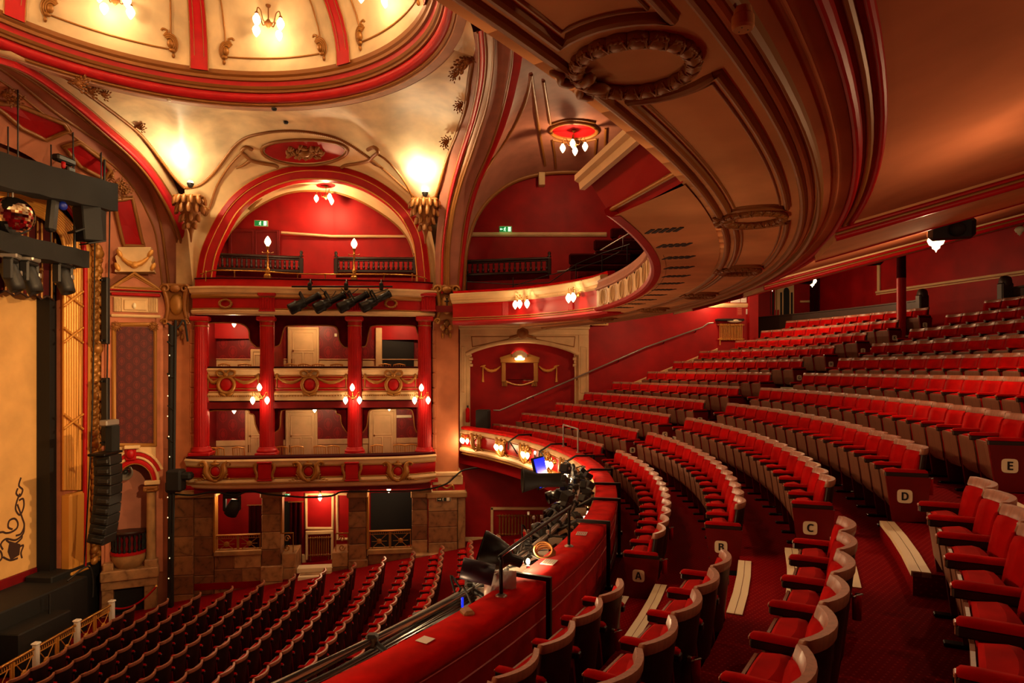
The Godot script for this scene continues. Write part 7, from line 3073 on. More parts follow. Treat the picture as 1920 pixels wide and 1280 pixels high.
func build_slips():
	var g := Geo.new()
	# brass rail on the slip front
	var br := thing("brass_rail", "thin brass handrail on posts along the slip front over the cornice", "handrail", FB)
	var pts := []
	for q in [[376, 514], [399, 507], [440, 507], [500, 509], [535, 512], [610, 514], [720, 514], [772, 516], [790, 519], [800, 523]]:
		pts.append(on(FB, q[0], q[1], 0.50 - 0.35 * pow(absf(q[0] - 588) / 212.0, 6)))
	g.tube(spline(pts, 4), 0.022, 6)
	part("rail", g, M["brass"], br)
	for x in [386.0, 440.0, 558.0, 610.0, 720.0, 773.0]:
		var y := 509.0 if x < 500 else 514.0
		var p := on(FB, x, y, 0.45)
		g = Geo.new()
		g.tube([p, p - Vector3(0, 0.30, 0)], 0.016, 6)
		g.lathe([Vector2(0.028, 0.03), Vector2(0.03, -0.03)], 8, p)
		part("post", g, M["brass"], br)
	# standing lamps
	for e in [[502, 524, 462, "left"], [664, 527, 466, "right"]]:
		var z := 0.45
		var p := on(FB, e[0], e[1], z)
		var h := on(FB, e[0], e[2], z).y - p.y
		var o := thing("post_lamp", "brass standing lamp with a flame globe on the slip front, %s one" % e[3], "lamp", FB * Transform3D(Basis(), p), "slip lamps")
		g = Geo.new()
		g.box(Vector3(0, 0.08, 0), Vector3(0.20, 0.16, 0.20), 0.03)
		g.lathe([Vector2(0.06, 0.16), Vector2(0.09, 0.2), Vector2(0.05, 0.26), Vector2(0.08, 0.32), Vector2(0.03, 0.40), Vector2(0.022, h - 0.22), Vector2(0.05, h - 0.18), Vector2(0.02, h - 0.14), Vector2(0.04, h - 0.04), Vector2(0.07, h)], 12)
		part("post", g, M["brass"], o)
		g = Geo.new()
		g.tube([Vector3(-0.16, h - 0.2, 0), Vector3(0.16, h - 0.2, 0)], 0.010, 5)
		for s in [-1.0, 1.0]:
			g.blob(Vector3(s * 0.16, h - 0.19, 0), Vector3(0.02, 0.03, 0.02), Basis(), 6, 4)
		part("cross_arm", g, M["old_gold"], o)
		var b := part("lamp_glass", cached("flame_post", flame_mesh.bind(0.33, false)), M["bulb"], o)
		b.position = Vector3(0, h, 0)
		lamp_light(o, Vector3(0, h + 0.14, 0.06), LE.post)
	balustrade("dark wooden balustrade in the box arch, left one below the green exit sign", FB, 403, 476, 565, 482, -0.55, 0.46, 18, [true, true])
	balustrade("dark wooden balustrade in the box arch, right one beside the tan pier", FB, 630, 483, 779, 484, -0.55, 0.44, 16, [true, true])
	# door in the slip
	var dr := structure("door_6", "dark red panelled door at the back of the left slip", FB)
	g = Geo.new()
	slab(g, FB, 428, 428, 524, 545, -1.7, -1.5, 0.02)
	part("leaf", g, M["deep_red"], dr)
	g = Geo.new()
	for e in [[433, 434, 474, 480], [480, 434, 520, 480]]:
		g.bead([on2(FB, e[0], e[1], -1.5), on2(FB, e[2], e[1], -1.5), on2(FB, e[2], e[3], -1.5), on2(FB, e[0], e[3], -1.5)], 0.05, 0.03, -1.5, true)
	part("panel", g, M["deep_red"], dr)
	var wr := structure("trim_3", "cream picture rail across the slip wall", FB)
	g = Geo.new()
	var a := on(FB, 527, 436, -1.75)
	var m := on(FB, 622, 443, -2.0)
	var b := on(FB, 768, 443, -1.7)
	g.tube([a, m, b], 0.05, 6)
	part("rail", g, M["cream"], wr)
	exit_sign(FB * Transform3D(Basis(), on(FB, 490, 419, -1.5)), 0.44, 0.20, "lit green running-man exit sign over the red slip door", true, 0)
	exit_sign(frame(-3, 23.6, 9, 23.6) * Transform3D(Basis(), on(frame(-3, 23.6, 9, 23.6), 948, 430, 0.0)), 0.46, 0.22, "lit green exit sign on the red wall behind the upper circle", true, -1)
	exit_sign(FB * Transform3D(Basis(), on(FB, 537, 928, -0.9)), 0.24, 0.11, "lit green exit sign over the dark stalls doorway", true, 0)
	exit_sign(FB * Transform3D(Basis(), on(FB, 832, 935, 0.30)), 0.46, 0.15, "dark green exit sign with an arrow on the marble pier", false, 1)
	# lighting bar with four profile spots
	var zb := 1.05
	var lb := thing("lighting_bar", "black scaffold bar fixed before the box cornice", "lighting bar", FB)
	g = Geo.new()
	var p0 := on(FB, 547, 537, zb)
	var p1 := on(FB, 736, 537, zb)
	g.tube([p0, p1], 0.028, 8)
	part("bar", g, M["black_steel"], lb)
	g = Geo.new()
	for x in [581, 649, 715]:
		var q := on(FB, x, 537, zb)
		g = Geo.new()
		g.box(q, Vector3(0.12, 0.24, 0.14), 0.03)
		g.tube([q + Vector3(0, 0.1, 0), q + Vector3(0, 0.22, -0.1), q + Vector3(0, 0.1, -0.8)], 0.025, 6)
		part("clamp", g, M["black_steel"], lb)
	g = Geo.new()
	for q in [[600, 540, 620, 556, 630, 545], [640, 540, 655, 552, 672, 541], [690, 540, 700, 550, 728, 541]]:
		g.tube(spline([on(FB, q[0], q[1], zb), on(FB, q[2], q[3], zb), on(FB, q[4], q[5], zb)], 5), 0.014, 5)
	part("cable", g, M["matt_black"], lb)
	var first: Node3D = null
	var nm := ["leftmost of the four", "second from the left", "third from the left", "rightmost of the four"]
	var k := 0
	for e in [[571, 567], [618, 566], [662, 565], [704, 564]]:
		var tf := FB * Transform3D(Basis(Vector3.BACK, 0.52) * Basis(UP, 0.25), on(FB, e[0], e[1], zb))
		var lab := "black profile spotlight tilted down on the box lighting bar, %s" % nm[k]
		if first == null:
			first = thing("profile_spot", lab, "spotlight", tf, "box bar spotlights")
			g = Geo.new()
			var bs := Basis(Vector3.BACK, PI / 2)
			g.lathe([Vector2(0.0, 0.50), Vector2(0.16, 0.50), Vector2(0.18, 0.47), Vector2(0.17, 0.28), Vector2(0.19, 0.22), Vector2(0.15, 0.18), Vector2(0.14, 0.02)], 14, Vector3.ZERO, bs)
			part("lamp_house", g, M["black_steel"], first)
			g = Geo.new()
			g.lathe([Vector2(0.14, 0.02), Vector2(0.10, -0.06), Vector2(0.10, -0.42), Vector2(0.12, -0.44), Vector2(0.12, -0.52), Vector2(0.09, -0.52), Vector2(0.08, -0.48), Vector2(0.0, -0.48)], 14, Vector3.ZERO, bs)
			part("lens_tube", g, M["black_steel"], first)
			g = Geo.new()
			for s in [-1.0, 1.0]:
				g.box(Vector3(0.02, 0.15, s * 0.17), Vector3(0.05, 0.34, 0.02))
			g.box(Vector3(0.02, 0.32, 0), Vector3(0.06, 0.03, 0.36), 0.01)
			part("yoke", g, M["black_steel"], first)
		else:
			another(first, lab, tf)
		k += 1
	# moving head under the lower balcony
	var mv := thing("moving_head", "black moving-head light hanging under the box balcony at the left bay", "spotlight", FB * Transform3D(Basis(), on(FB, 435, 928, 0.55)))
	g = Geo.new()
	g.box(Vector3(0, 0.0, 0), Vector3(0.46, 0.16, 0.36), 0.04)
	for s in [-1.0, 1.0]:
		g.box(Vector3(s * 0.21, -0.25, 0), Vector3(0.08, 0.45, 0.2), 0.03)
	part("yoke", g, M["matt_black"], mv)
	g = Geo.new()
	g.lathe([Vector2(0.0, 0.26), Vector2(0.16, 0.22), Vector2(0.20, 0.0), Vector2(0.19, -0.24), Vector2(0.12, -0.28), Vector2(0.0, -0.26)], 14, Vector3(0.04, -0.38, 0), Basis(Vector3.BACK, -0.4))
	part("head", g, M["matt_black"], mv)
	var cb := thing("cable", "black cable looped along the underside of the box balcony", "cable", FB)
	g = Geo.new()
	var c := []
	for q in [[320, 925], [360, 928], [400, 922], [440, 928], [468, 920], [500, 926], [545, 930], [580, 932], [622, 929], [640, 922], [680, 921], [760, 920], [806, 916], [838, 906], [853, 893], [872, 880], [920, 874]]:
		c.append(on(FB, q[0], q[1], 0.75 if q[0] < 800 else 0.35))
	g.tube(spline(c, 4), 0.028, 5)
	part("lead", g, M["matt_black"], cb)

	# ---- side of the upper circle
	var FG := frame(-3, 22.4, 9, 22.4)
	balustrade("dark wooden balustrade on the far side of the upper circle", FG, 871, 489, 1030, 483, 0.0, 0.48, 16, [false, true])
	var st := structure("floor", "stepped floor at the side of the upper circle")
	g = Geo.new()
	for s in 4:
		g.box(P(1085 + 38 * s + 60, 500 - 24 * s, 21.6) - UP * 0.25, Vector3(2.4, 0.5, 2.6 - 0.3 * s))
	g.box(Vector3(-0.6, CY + 1.9, -22.2), Vector3(4.6, 0.2, 2.4))
	part("side_steps", g, M["deep_red"], st)
	for e in [[1105, 478, 20.0, "nearest the front"], [1150, 452, 20.5, "second from the front"], [1180, 430, 21.0, "third from the front"]]:
		var o := thing("bench_seat", "dark red bench seat stepped up the side of the upper circle, %s" % e[3], "seat", Transform3D(Basis(), P(e[0] + 20, e[1] + 8, e[2])), "upper circle benches")
		g = Geo.new()
		g.box(Vector3(0, 0, 0), Vector3(1.9, 0.34, 0.16), 0.05)
		part("backrest", g, M["curtain_red"], o)
		g = Geo.new()
		g.box(Vector3(0, -0.3, 0.25), Vector3(1.9, 0.14, 0.5), 0.04)
		part("seat", g, M["curtain_red"], o)
	var hr := thing("handrail", "pale steel handrail rising past the upper circle benches", "handrail")
	g = Geo.new()
	g.tube([P(1045, 509, 20.6), P(1062, 507, 20.5), P(1110, 479, 20.2), P(1181, 437, 20.0)], 0.03, 7)
	for e in [[1094, 488, 20.3], [1130, 467, 20.1], [1168, 445, 20.0]]:
		var q := P(e[0], e[1], e[2])
		g.tube([q, q - Vector3(0, 0.2, 0), q - Vector3(0, 0.35, 0.3)], 0.014, 5)
	part("rail", g, M["steel"], hr)
	var wr2 := thing("guard_wires", "thin black guard rails on posts over the upper circle front", "railing")
	g = Geo.new()
	g.tube([P(875, 528, 20.4), P(962, 533, 20.0), P(1030, 530, 19.2), P(1081, 495, 18.6), P(1129, 475, 18.2), P(1180, 458, 17.8)], 0.014, 5)
	g.tube([P(962, 536, 20.0), P(1030, 515, 19.3), P(1080, 505, 18.6), P(1130, 488, 18.2), P(1176, 465, 17.8)], 0.012, 5)
	for e in [[875, 515, 545, 20.4], [962, 520, 546, 20.0], [1080, 495, 525, 18.6], [1129, 478, 510, 18.2], [1176, 460, 490, 17.8]]:
		g.tube([P(e[0], e[1], e[3]), P(e[0], e[2], e[3])], 0.014, 5)
	part("posts_and_wires", g, M["black_steel"], wr2)

# ---------------------------------------------------------------- pit rail
func build_stalls():
	var a := T(2.5, -0.1, 0)
	var b := T(2.1, 5.3, 0)
	var F := frame(a.x, -a.z, b.x, -b.z)
	var g := Geo.new()
	var o := thing("pit_rail", "gilt lattice orchestra rail on white posts in front of the black stage", "railing", F)
	var L := Vector2(b.x - a.x, b.z - a.z).length()
	var yb := CY + stalls_h(2.3) - 0.06
	var yt := yb + 0.86
	var np := 8
	g.tube([Vector3(0, yt, 0), Vector3(L, yt, 0)], 0.035, 8)
	g.box(Vector3(L / 2, yb + 0.06, 0), Vector3(L, 0.04, 0.05))
	part("handrail", g, M["brass"], o)
	for k in np:
		lattice_panel(o, Vector3(L * (k + 0.5) / np, (yb + yt) / 2, 0), L / np - 0.03, yt - yb - 0.08, M["bright_gold"])
	for k in range(0, np + 1, 2):
		g = Geo.new()
		g.box(Vector3(L * k / np, (yb + yt) / 2 + 0.02, 0.01), Vector3(0.12, yt - yb + 0.16, 0.12), 0.02)
		g.box(Vector3(L * k / np, yt + 0.1, 0.01), Vector3(0.16, 0.05, 0.16), 0.02)
		part("post", g, M["white"], o)

# ---------------------------------------------------------------- back of the circle
func build_back():
	var g := Geo.new()
	# walls: the angled back wall in flat runs
	var run := [[8.0, 24.9], [11.3, 24.4], [11.9, 21.4], [13.15, 16.6], [13.3, 9.0], [11.0, 1.0], [5.0, -6.0]]
	var fr := []
	for i in run.size() - 1:
		fr.append(frame(run[i][0], run[i][1], run[i + 1][0], run[i + 1][1]))
	var wb := structure("wall_back", "red back wall of the circle")
	for i in run.size() - 1:
		var L := Vector2(run[i + 1][0] - run[i][0], run[i + 1][1] - run[i][1]).length()
		g = Geo.new()
		g.box(Vector3(L / 2, CY + 2.6, -0.2), Vector3(L + 0.3, 6.0, 0.4))
		var p := part("plaster", g, M["red_wall"], wb)
		p.transform = fr[i]
	var cf := frame(8.0, 22.3, 8.0, 25.2)
	g = Geo.new()
	g.box(Vector3(1.4, CY + 2.6, 0.15), Vector3(3.2, 6.0, 0.3))
	var cp := part("return_wall", g, M["red_wall"], wb)
	cp.transform = cf
	# cornice and dado of the right-hand runs
	for i in [2, 3, 4]:
		var L := Vector2(run[i + 1][0] - run[i][0], run[i + 1][1] - run[i][1]).length()
		var y := CY + 2.47
		g = Geo.new()
		g.box(Vector3(L / 2, y, 0.04), Vector3(L, 0.07, 0.08), 0.02)
		g.box(Vector3(L / 2, y - 0.07, 0.02), Vector3(L, 0.04, 0.05), 0.01)
		if i == 2:
			g.box(Vector3(0.12, y + 0.9, 0.04), Vector3(0.10, 1.8, 0.08), 0.02)
		g.box(Vector3(L / 2, CY + 3.78, 0.10), Vector3(L, 0.14, 0.2), 0.05)
		var p := part("panel_moulding", g, M["cream"], wb)
		p.transform = fr[i]
	var F0: Transform3D = fr[0]
	g = Geo.new()
	g.box(on(F0, 1513, 565, 0.04), Vector3(0.5, 0.08, 0.08), 0.02)
	var pm := part("panel_moulding", g, M["cream"], wb)
	pm.transform = F0
	# cream double door with arched lights
	var dd := structure("door_7", "cream double doors with arched dark glass at the back corner", F0)
	g = Geo.new()
	slab(g, F0, 1423, 526, 1489, 615, 0.0, 0.10, 0.01)
	part("leaves", g, M["cream"], dd)
	g = Geo.new()
	for e in [[1435, 1445], [1469, 1480]]:
		var pl := PackedVector2Array()
		for k in 9:
			var t := PI * k / 8
			pl.append(on2(F0, (e[0] + e[1]) / 2.0 + (e[1] - e[0]) / 2.0 * cos(t), 546 - 7 * sin(t), 0.1))
		pl.append(on2(F0, e[0], 590, 0.1)); pl.append(on2(F0, e[1], 590, 0.1))
		g.prism(pl, 0.08, 0.115)
	for x in [1429, 1448, 1463, 1483]:
		slab(g, F0, x, 548, x + 3.5, 590, 0.08, 0.115)
	part("glass_pane", g, M["matt_black"], dd)
	g = Geo.new()
	slab(g, F0, 1455.5, 526, 1457, 615, 0.1, 0.13)
	part("meeting_stile", g, M["stone"], dd)
	g = Geo.new()
	for x in [1453, 1459]:
		g.box(on(F0, x, 586, 0.13), Vector3(0.07, 0.22, 0.03), 0.01)
	part("handle", g, M["red_trim"], dd)
	curtain(F0, 1519, 505, 1566, 592, 0.25, "dark red door curtain, left one beside the pink gap")
	var F1: Transform3D = fr[1]
	curtain(F0, 1573, 495, 1618, 592, 0.5, "dark red door curtain, right one towards the column")
	g = Geo.new()
	slab(g, F0, 1563, 500, 1576, 580, 0.2, 0.3)
	var gap := part("pink_reveal", g, M["pink"], wb)
	gap.transform = F0
	# notices on the corner wall
	var i := 0
	for e in [[1357, 552, 1367, 566, 0], [1370, 550, 1388, 567, 0], [1389, 551, 1400, 567, 0], [1399, 579, 1408, 589, 0], [1382, 576, 1392, 592, 1], [1334, 572, 1344, 577, 1]]:
		var names := ["narrow pale notice, leftmost of three on the corner wall", "wide pale notice, middle of three on the corner wall", "pale notice, rightmost of three on the corner wall", "small pale notice below the picture rail at the corner", "faint dark red notice under the picture rail", "small red and white label under the picture rail"]
		var o := thing("notice", names[i], "notice", FW)
		g = Geo.new()
		slab(g, FW, e[0], e[1], e[2], e[3], 0.0, 0.02, 0.004)
		part("sheet", g, M["white"] if e[4] == 0 else M["red_trim"], o)
		g = Geo.new()
		for k in 4:
			slab(g, FW, e[0] + 1.5, e[1] + 2.0 + (e[3] - e[1] - 3) * k / 4.0, e[2] - 1.5, e[1] + 2.6 + (e[3] - e[1] - 3) * k / 4.0, 0.02, 0.023)
		part("print", g, M["steel"] if e[4] == 0 else M["soffit_cream"], o)
		i += 1
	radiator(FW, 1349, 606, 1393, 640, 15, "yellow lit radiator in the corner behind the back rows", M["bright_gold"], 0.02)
	var sh := thing("shelf", "dark shelf with folded pale cloth over the corner radiator", "shelf", FW)
	g = Geo.new()
	slab(g, FW, 1346, 597, 1396, 601, 0.0, 0.3, 0.01)
	part("board", g, M["matt_black"], sh)
	g = Geo.new()
	g.blob(on(FW, 1378, 601, 0.2), Vector3(0.28, 0.07, 0.12))
	part("cloth", g, M["ivory"], sh)
	# EXIT board over the side gangway
	var ex := thing("exit_sign", "old cream EXIT board hanging over the side wall by the arched recess", "sign", FW * Transform3D(Basis(), on(FW, 1125, 603, 0.3)))
	g = Geo.new()
	g.box(Vector3(0, 0, 0), Vector3(0.56, 0.25, 0.06), 0.01)
	part("board", g, M["curtain_cream"], ex)
	text_on(ex, "EXIT", Transform3D(Basis(), Vector3(0, 0.0, 0.032)), 0.17, M["ink"])
	# iron column
	var co := thing("iron_column", "slender red iron column with a dark upper half among the back rows", "column")
	var base := P(1690, 640, 17.2)
	g = Geo.new()
	g.lathe([Vector2(0.16, -0.5), Vector2(0.16, -0.3), Vector2(0.115, -0.25), Vector2(0.112, 1.66)], 16, base)
	part("lower_shaft", g, M["red_trim"], co)
	g = Geo.new()
	g.lathe([Vector2(0.113, 1.66), Vector2(0.108, 2.25)], 16, base)
	part("upper_shaft", g, M["curtain_red"], co)
	g = Geo.new()
	g.lathe([Vector2(0.11, 2.25), Vector2(0.13, 2.28), Vector2(0.11, 2.31), Vector2(0.18, 2.40), Vector2(0.19, 2.46)], 16, base)
	g.box(base + Vector3(0, 2.5, 0), Vector3(0.46, 0.10, 0.46), 0.02)
	for k in 8:
		g.blob(base + Vector3(0.15 * cos(k * TAU / 8), 2.38, 0.15 * sin(k * TAU / 8)), Vector3(0.05, 0.08, 0.05), Basis(), 6, 4)
	part("capital", g, M["old_gold"], co)
	# panelled partitions behind the last rows
	for e in [[0.198, 0.50, row_r(10) + 0.33, "between the column gangway and the corner doors"], [-0.35, 0.098, row_r(10) + 0.33, "right of the column gangway"]]:
		var o := thing("partition", "brown wooden partition behind the last row, %s" % e[3], "partition")
		var y0 := row_floor(10)
		g = Geo.new()
		g.sweep([Vector2(0.0, y0), Vector2(0.0, y0 + 1.12), Vector2(-0.03, y0 + 1.13), Vector2(-0.03, y0 + 1.17), Vector2(0.09, y0 + 1.17), Vector2(0.09, y0 + 1.13), Vector2(0.06, y0 + 1.12), Vector2(0.06, y0)], arc(e[2], e[0], e[1], 24), outs(e[0], e[1], 24))
		part("boarding", g, M["bench_wood"], o)
		var t: float = e[0] if e[0] > 0 else e[1]
		g = Geo.new()
		var bs := facing(Vector3(-cos(t), 0, sin(t)))
		var c := R(e[2] - 0.12, t, y0)
		g.box(c + UP * 0.62, Vector3(0.18, 1.30, 0.30), 0.03, bs)
		var tp := []
		for k in 9:
			tp.append(Vector2(0.25 * cos(PI * k / 8), 0.22 * sin(PI * k / 8)))
		g.lathe([Vector2(0.0, 0.09), Vector2(0.22, 0.085), Vector2(0.24, 0.0), Vector2(0.22, -0.085), Vector2(0.0, -0.09)], 18, c + UP * 1.27, bs * Basis(Vector3.RIGHT, PI / 2) * Basis(Vector3.BACK, 0.0).scaled(Vector3(0.45, 1.0, 0.7)))
		part("end_post", g, M["bench_wood"], o)
	# loudspeakers hung from the rake
	var kk := 0
	for e in [[1783, 428, 8.2, 0.50, 0.27, -0.5, "large grey box loudspeaker hanging beside the glass lamp"], [1637, 484, 13.5, 0.38, 0.28, -0.6, "grey loudspeaker hanging left of the iron column"], [1507, 523, 17.5, 0.48, 0.26, 0.4, "black loudspeaker hanging near the corner doors"]]:
		var o := thing("hanging_speaker", e[6], "loudspeaker", Transform3D(Basis(UP, e[5]) * Basis(Vector3.RIGHT, 0.25), P(e[0], e[1], e[2])))
		g = Geo.new()
		g.box(Vector3.ZERO, Vector3(e[3], e[4], 0.28), 0.05)
		part("cabinet", g, M["grey_black"], o)
		g = Geo.new()
		g.box(Vector3(0, 0, 0.142), Vector3(e[3] * 0.8, e[4] * 0.75, 0.01), 0.0)
		g.lathe([Vector2(0.09, 0.02), Vector2(0.075, 0.0), Vector2(0.0, -0.005)], 14, Vector3(e[3] * 0.1, 0, 0.18), Basis(Vector3.RIGHT, PI / 2))
		part("grille", g, M["matt_black"], o)
		g = Geo.new()
		for s in [-1.0, 1.0]:
			g.tube([Vector3(s * e[3] * 0.35, e[4] * 0.5, 0), Vector3(s * e[3] * 0.35, e[4] * 0.5 + 0.5, -0.1)], 0.014, 5)
		part("yoke", g, M["black_steel"], o)
		kk += 1
	# lamps under the rake; those beyond the frame edges are added to brighten the soffit
	kk = 0
	for e in [[1755, 442, 8.6, 0.22, "cut glass globe lamp under the beam beside the large loudspeaker", 1.0], [1523, 522, 19.0, 0.26, "glass globe lamp half hidden by a black loudspeaker", 0.5], [1448, 531, 19.0, 0.24, "small glass lamp under the soffit before the corner", 0.5], [1336, 557, 21.9, 0.22, "small lamp on the picture rail at the corner", 0.25], [1217, 580, 19.2, 0.2, "lamp under the far soffit, hidden behind the front's lower edge", 0.9], [2010, 340, 4.4, 0.2, "added unseen lamp under the soffit just beyond the right edge", 0.16], [1560, -120, 2.9, 0.2, "added unseen lamp under the soffit overhead, above the picture", 0.14], [3300, 130, 2.2, 0.2, "added unseen lamp under the soffit, far beyond the right edge", 0.3], [1912, 425, 13.5, 0.2, "small lamp bracket at the right edge of the back wall", 0.05]]:
		var o := thing("soffit_lamp", e[4], "lamp", Transform3D(Basis(), P(e[0], e[1], e[2])), "soffit lamps")
		g = Geo.new()
		g.lathe([Vector2(0.0, 0.10), Vector2(0.10, 0.08), Vector2(0.11, 0.02), Vector2(0.06, 0.0)], 14, Vector3.ZERO, Basis.from_scale(Vector3.ONE * e[3] * 2.6))
		part("gallery", g, M["brass"], o)
		g = Geo.new()
		var s: float = e[3]
		g.lathe([Vector2(0.24 * s, 0.0), Vector2(0.40 * s, -0.12 * s), Vector2(0.46 * s, -0.28 * s), Vector2(0.36 * s, -0.52 * s), Vector2(0.22 * s, -0.60 * s), Vector2(0.20 * s, -0.75 * s), Vector2(0.07 * s, -0.84 * s), Vector2(0.0, -1.0 * s)], 14)
		part("lamp_glass", g, M["bulb"] if e[5] > 0.1 else M["ivory"], o)
		if e[5] > 0.1:
			lamp_light(o, Vector3(0, -s * 0.55 - (0.0 if false else 0.0), 0.0), LE.soffit * e[5])
		kk += 1
	var bl := thing("soffit_lamp", "added unseen glass lamp under the soffit behind the lens", "lamp", Transform3D(Basis(), Vector3(-1.3, CY + 1.0, 1.2)), "soffit lamps")  # lamp added out of view to brighten the near soffit
	g = Geo.new()
	g.blob(Vector3.ZERO, Vector3(0.09, 0.14, 0.09))
	part("lamp_glass", g, M["bulb"], bl)
	lamp_light(bl, Vector3.ZERO, LE.soffit * 0.4)

# ---------------------------------------------------------------- lighting rig on the circle front
func build_rig():
	var g := Geo.new()
	var rig := thing("lighting_bar", "long scaffold bar hung with cables before the circle front", "lighting bar")
	g = Geo.new()
	g.tube(arc(14.56, -0.95, 0.02, 60, -1.99), 0.03, 8)
	part("bar", g, M["steel"], rig)
	g = Geo.new()
	var rng := RandomNumberGenerator.new()
	rng.seed = 9
	for j in 9:
		var p := []
		var ph := rng.randf() * 6.0
		for k in 61:
			var t := lerpf(-0.95, 0.1, k / 60.0)
			p.append(R(14.56 + 0.035 * sin(ph + t * 9.0 + j), t, -1.99 + 0.03 * cos(ph + t * 12.0) - 0.02 * j * 0.5 + 0.012 * sin(t * 40 + ph)))
		g.tube(p, 0.012, 5)
	part("cable_bundle", g, M["grey_black"], rig)
	g = Geo.new()
	for k in 36:
		var t := rng.randf_range(-0.50, 0.02)
		var r := 14.5 + rng.randf_range(-0.2, 0.15)
		var y := -2.0 - rng.randf_range(-0.15, 0.35)
		var c := R(r, t, y)
		g.tube(spline([c, c + Vector3(rng.randf_range(-0.15, 0.15), rng.randf_range(-0.35, 0.25), rng.randf_range(-0.2, 0.2)), c + Vector3(rng.randf_range(-0.25, 0.25), rng.randf_range(-0.35, 0.1), rng.randf_range(-0.3, 0.3)), R(14.56, t + rng.randf_range(-0.03, 0.03), -1.98)], 4), 0.010, 5)
	part("loose_cable", g, M["matt_black"], rig)
	g = Geo.new()
	for k in 11:
		var t := -0.92 + 0.09 * k
		var c := R(14.56, t, -1.99)
		g = Geo.new()
		g.box(c, Vector3(0.09, 0.10, 0.09), 0.02)
		g.tube([c, R(14.86, t, -2.1)], 0.022, 6)
		part("clamp", g, M["grey_black"], rig)
	# lanterns
	var spots := [[-0.46, 0.0], [-0.415, 0.3], [-0.37, -0.2], [-0.33, 0.25], [-0.29, -0.1], [-0.25, 0.2], [-0.21, -0.3], [-0.17, 0.15], [-0.13, 0.0], [-0.085, 0.3], [-0.03, -0.2]]
	var first: Node3D = null
	for k in spots.size():
		var t: float = spots[k][0]
		var tf := Transform3D(facing(Vector3(-cos(t), 0, sin(t))) * Basis(UP, spots[k][1] + 0.5), R(14.56, t, -2.02))
		var lab := "black theatre lantern on the circle bar, %s from the large bell floodlight" % NUMS[k]
		if first == null:
			first = thing("lantern", lab, "spotlight", tf, "circle bar lanterns")
			g = Geo.new()
			g.lathe([Vector2(0.0, -0.30), Vector2(0.10, -0.28), Vector2(0.12, -0.1), Vector2(0.10, 0.05), Vector2(0.09, 0.30), Vector2(0.115, 0.33), Vector2(0.115, 0.44), Vector2(0.09, 0.44), Vector2(0.085, 0.40), Vector2(0.0, 0.39)], 14, Vector3(0, -0.22, 0.15), Basis(Vector3.RIGHT, PI / 2 + 0.3))
			part("lamp_body", g, M["black_steel"], first)
			g = Geo.new()
			for s in [-1.0, 1.0]:
				g.box(Vector3(s * 0.14, -0.12, 0.1), Vector3(0.02, 0.28, 0.05))
			g.box(Vector3(0, 0.02, 0.1), Vector3(0.30, 0.03, 0.05), 0.01)
			g.box(Vector3(0, 0.07, 0.05), Vector3(0.08, 0.14, 0.10), 0.02)
			part("yoke", g, M["grey_black"], first)
			g = Geo.new()
			for s in [-1.0, 1.0]:
				g.box(Vector3(s * 0.05, -0.05, -0.08), Vector3(0.02, 0.12, 0.22), 0.0, Basis(UP, s * 0.2))
			g.box(Vector3(0.0, -0.14, -0.05), Vector3(0.14, 0.05, 0.2), 0.01)
			part("cooling_fin", g, M["steel"], first)
		else:
			another(first, lab, tf)
	# bell floodlight
	var bf := thing("floodlight", "large black bell floodlight on the circle bar above the stalls", "floodlight", Transform3D(Basis(UP, 0.0) * Basis(Vector3.BACK, 1.25), P(935, 1040, 6.0)))
	g = Geo.new()
	g.lathe([Vector2(0.17, 0.18), Vector2(0.175, 0.16), Vector2(0.15, 0.04), Vector2(0.11, -0.07), Vector2(0.05, -0.12), Vector2(0.05, -0.22), Vector2(0.0, -0.24)], 22)
	part("bell", g, M["black_steel"], bf)
	g = Geo.new()
	g.lathe([Vector2(0.165, 0.17), Vector2(0.14, 0.04), Vector2(0.10, -0.06), Vector2(0.0, -0.1)], 22)
	part("reflector", g, M["grey_black"], bf)
	var cy := thing("lantern_hood", "grey-violet cylindrical lantern hood beside the bell floodlight", "spotlight", Transform3D(Basis(Vector3.BACK, 1.35), P(895, 1071, 5.6)))
	g = Geo.new()
	g.lathe([Vector2(0.085, 0.14), Vector2(0.09, 0.13), Vector2(0.09, -0.14), Vector2(0.0, -0.14)], 20)
	part("hood", g, M["violet_grey"], cy)
	var fo := thing("foil_shade", "crumpled pale foil sheet under the bell floodlight", "foil", Transform3D(Basis(), P(938, 1112, 5.7)))
	g = Geo.new()
	var rows := []
	for a in 9:
		var r := []
		for b in 9:
			r.append(Vector3((a - 4) * 0.035, (b - 4) * 0.05 + 0.01 * sin(a * 2.3), 0.03 * sin(a * 1.9 + b * 2.7) + 0.02 * cos(b * 3.1)))
		rows.append(r)
	g.patch(rows)
	part("sheet", g, M["foil"], fo)
	# lantern with barn doors and blue monitor over the far part of the bar
	var bl := thing("hooded_lantern", "black hooded lantern jutting left before the red stalls wall", "spotlight", Transform3D(Basis(UP, 0.1), P(1015, 900, 11.2)))
	g = Geo.new()
	g.lathe([Vector2(0.0, -0.4), Vector2(0.12, -0.38), Vector2(0.12, 0.05), Vector2(0.2, 0.30), Vector2(0.21, 0.33), Vector2(0.18, 0.3), Vector2(0.0, 0.1)], 16, Vector3.ZERO, Basis(Vector3.BACK, PI / 2))
	part("body", g, M["matt_black"], bl)
	var mo := thing("monitor", "thin monitor with a bright blue screen tilted on the circle rig", "screen", Transform3D(Basis(UP, 1.05) * Basis(Vector3.RIGHT, -0.25), P(1016, 885, 11.6)))
	g = Geo.new()
	g.box(Vector3(0, 0, -0.03), Vector3(0.42, 0.56, 0.05), 0.01)
	part("case", g, M["matt_black"], mo)
	g = Geo.new()
	g.box(Vector3(0, 0, 0.0), Vector3(0.38, 0.5, 0.012))
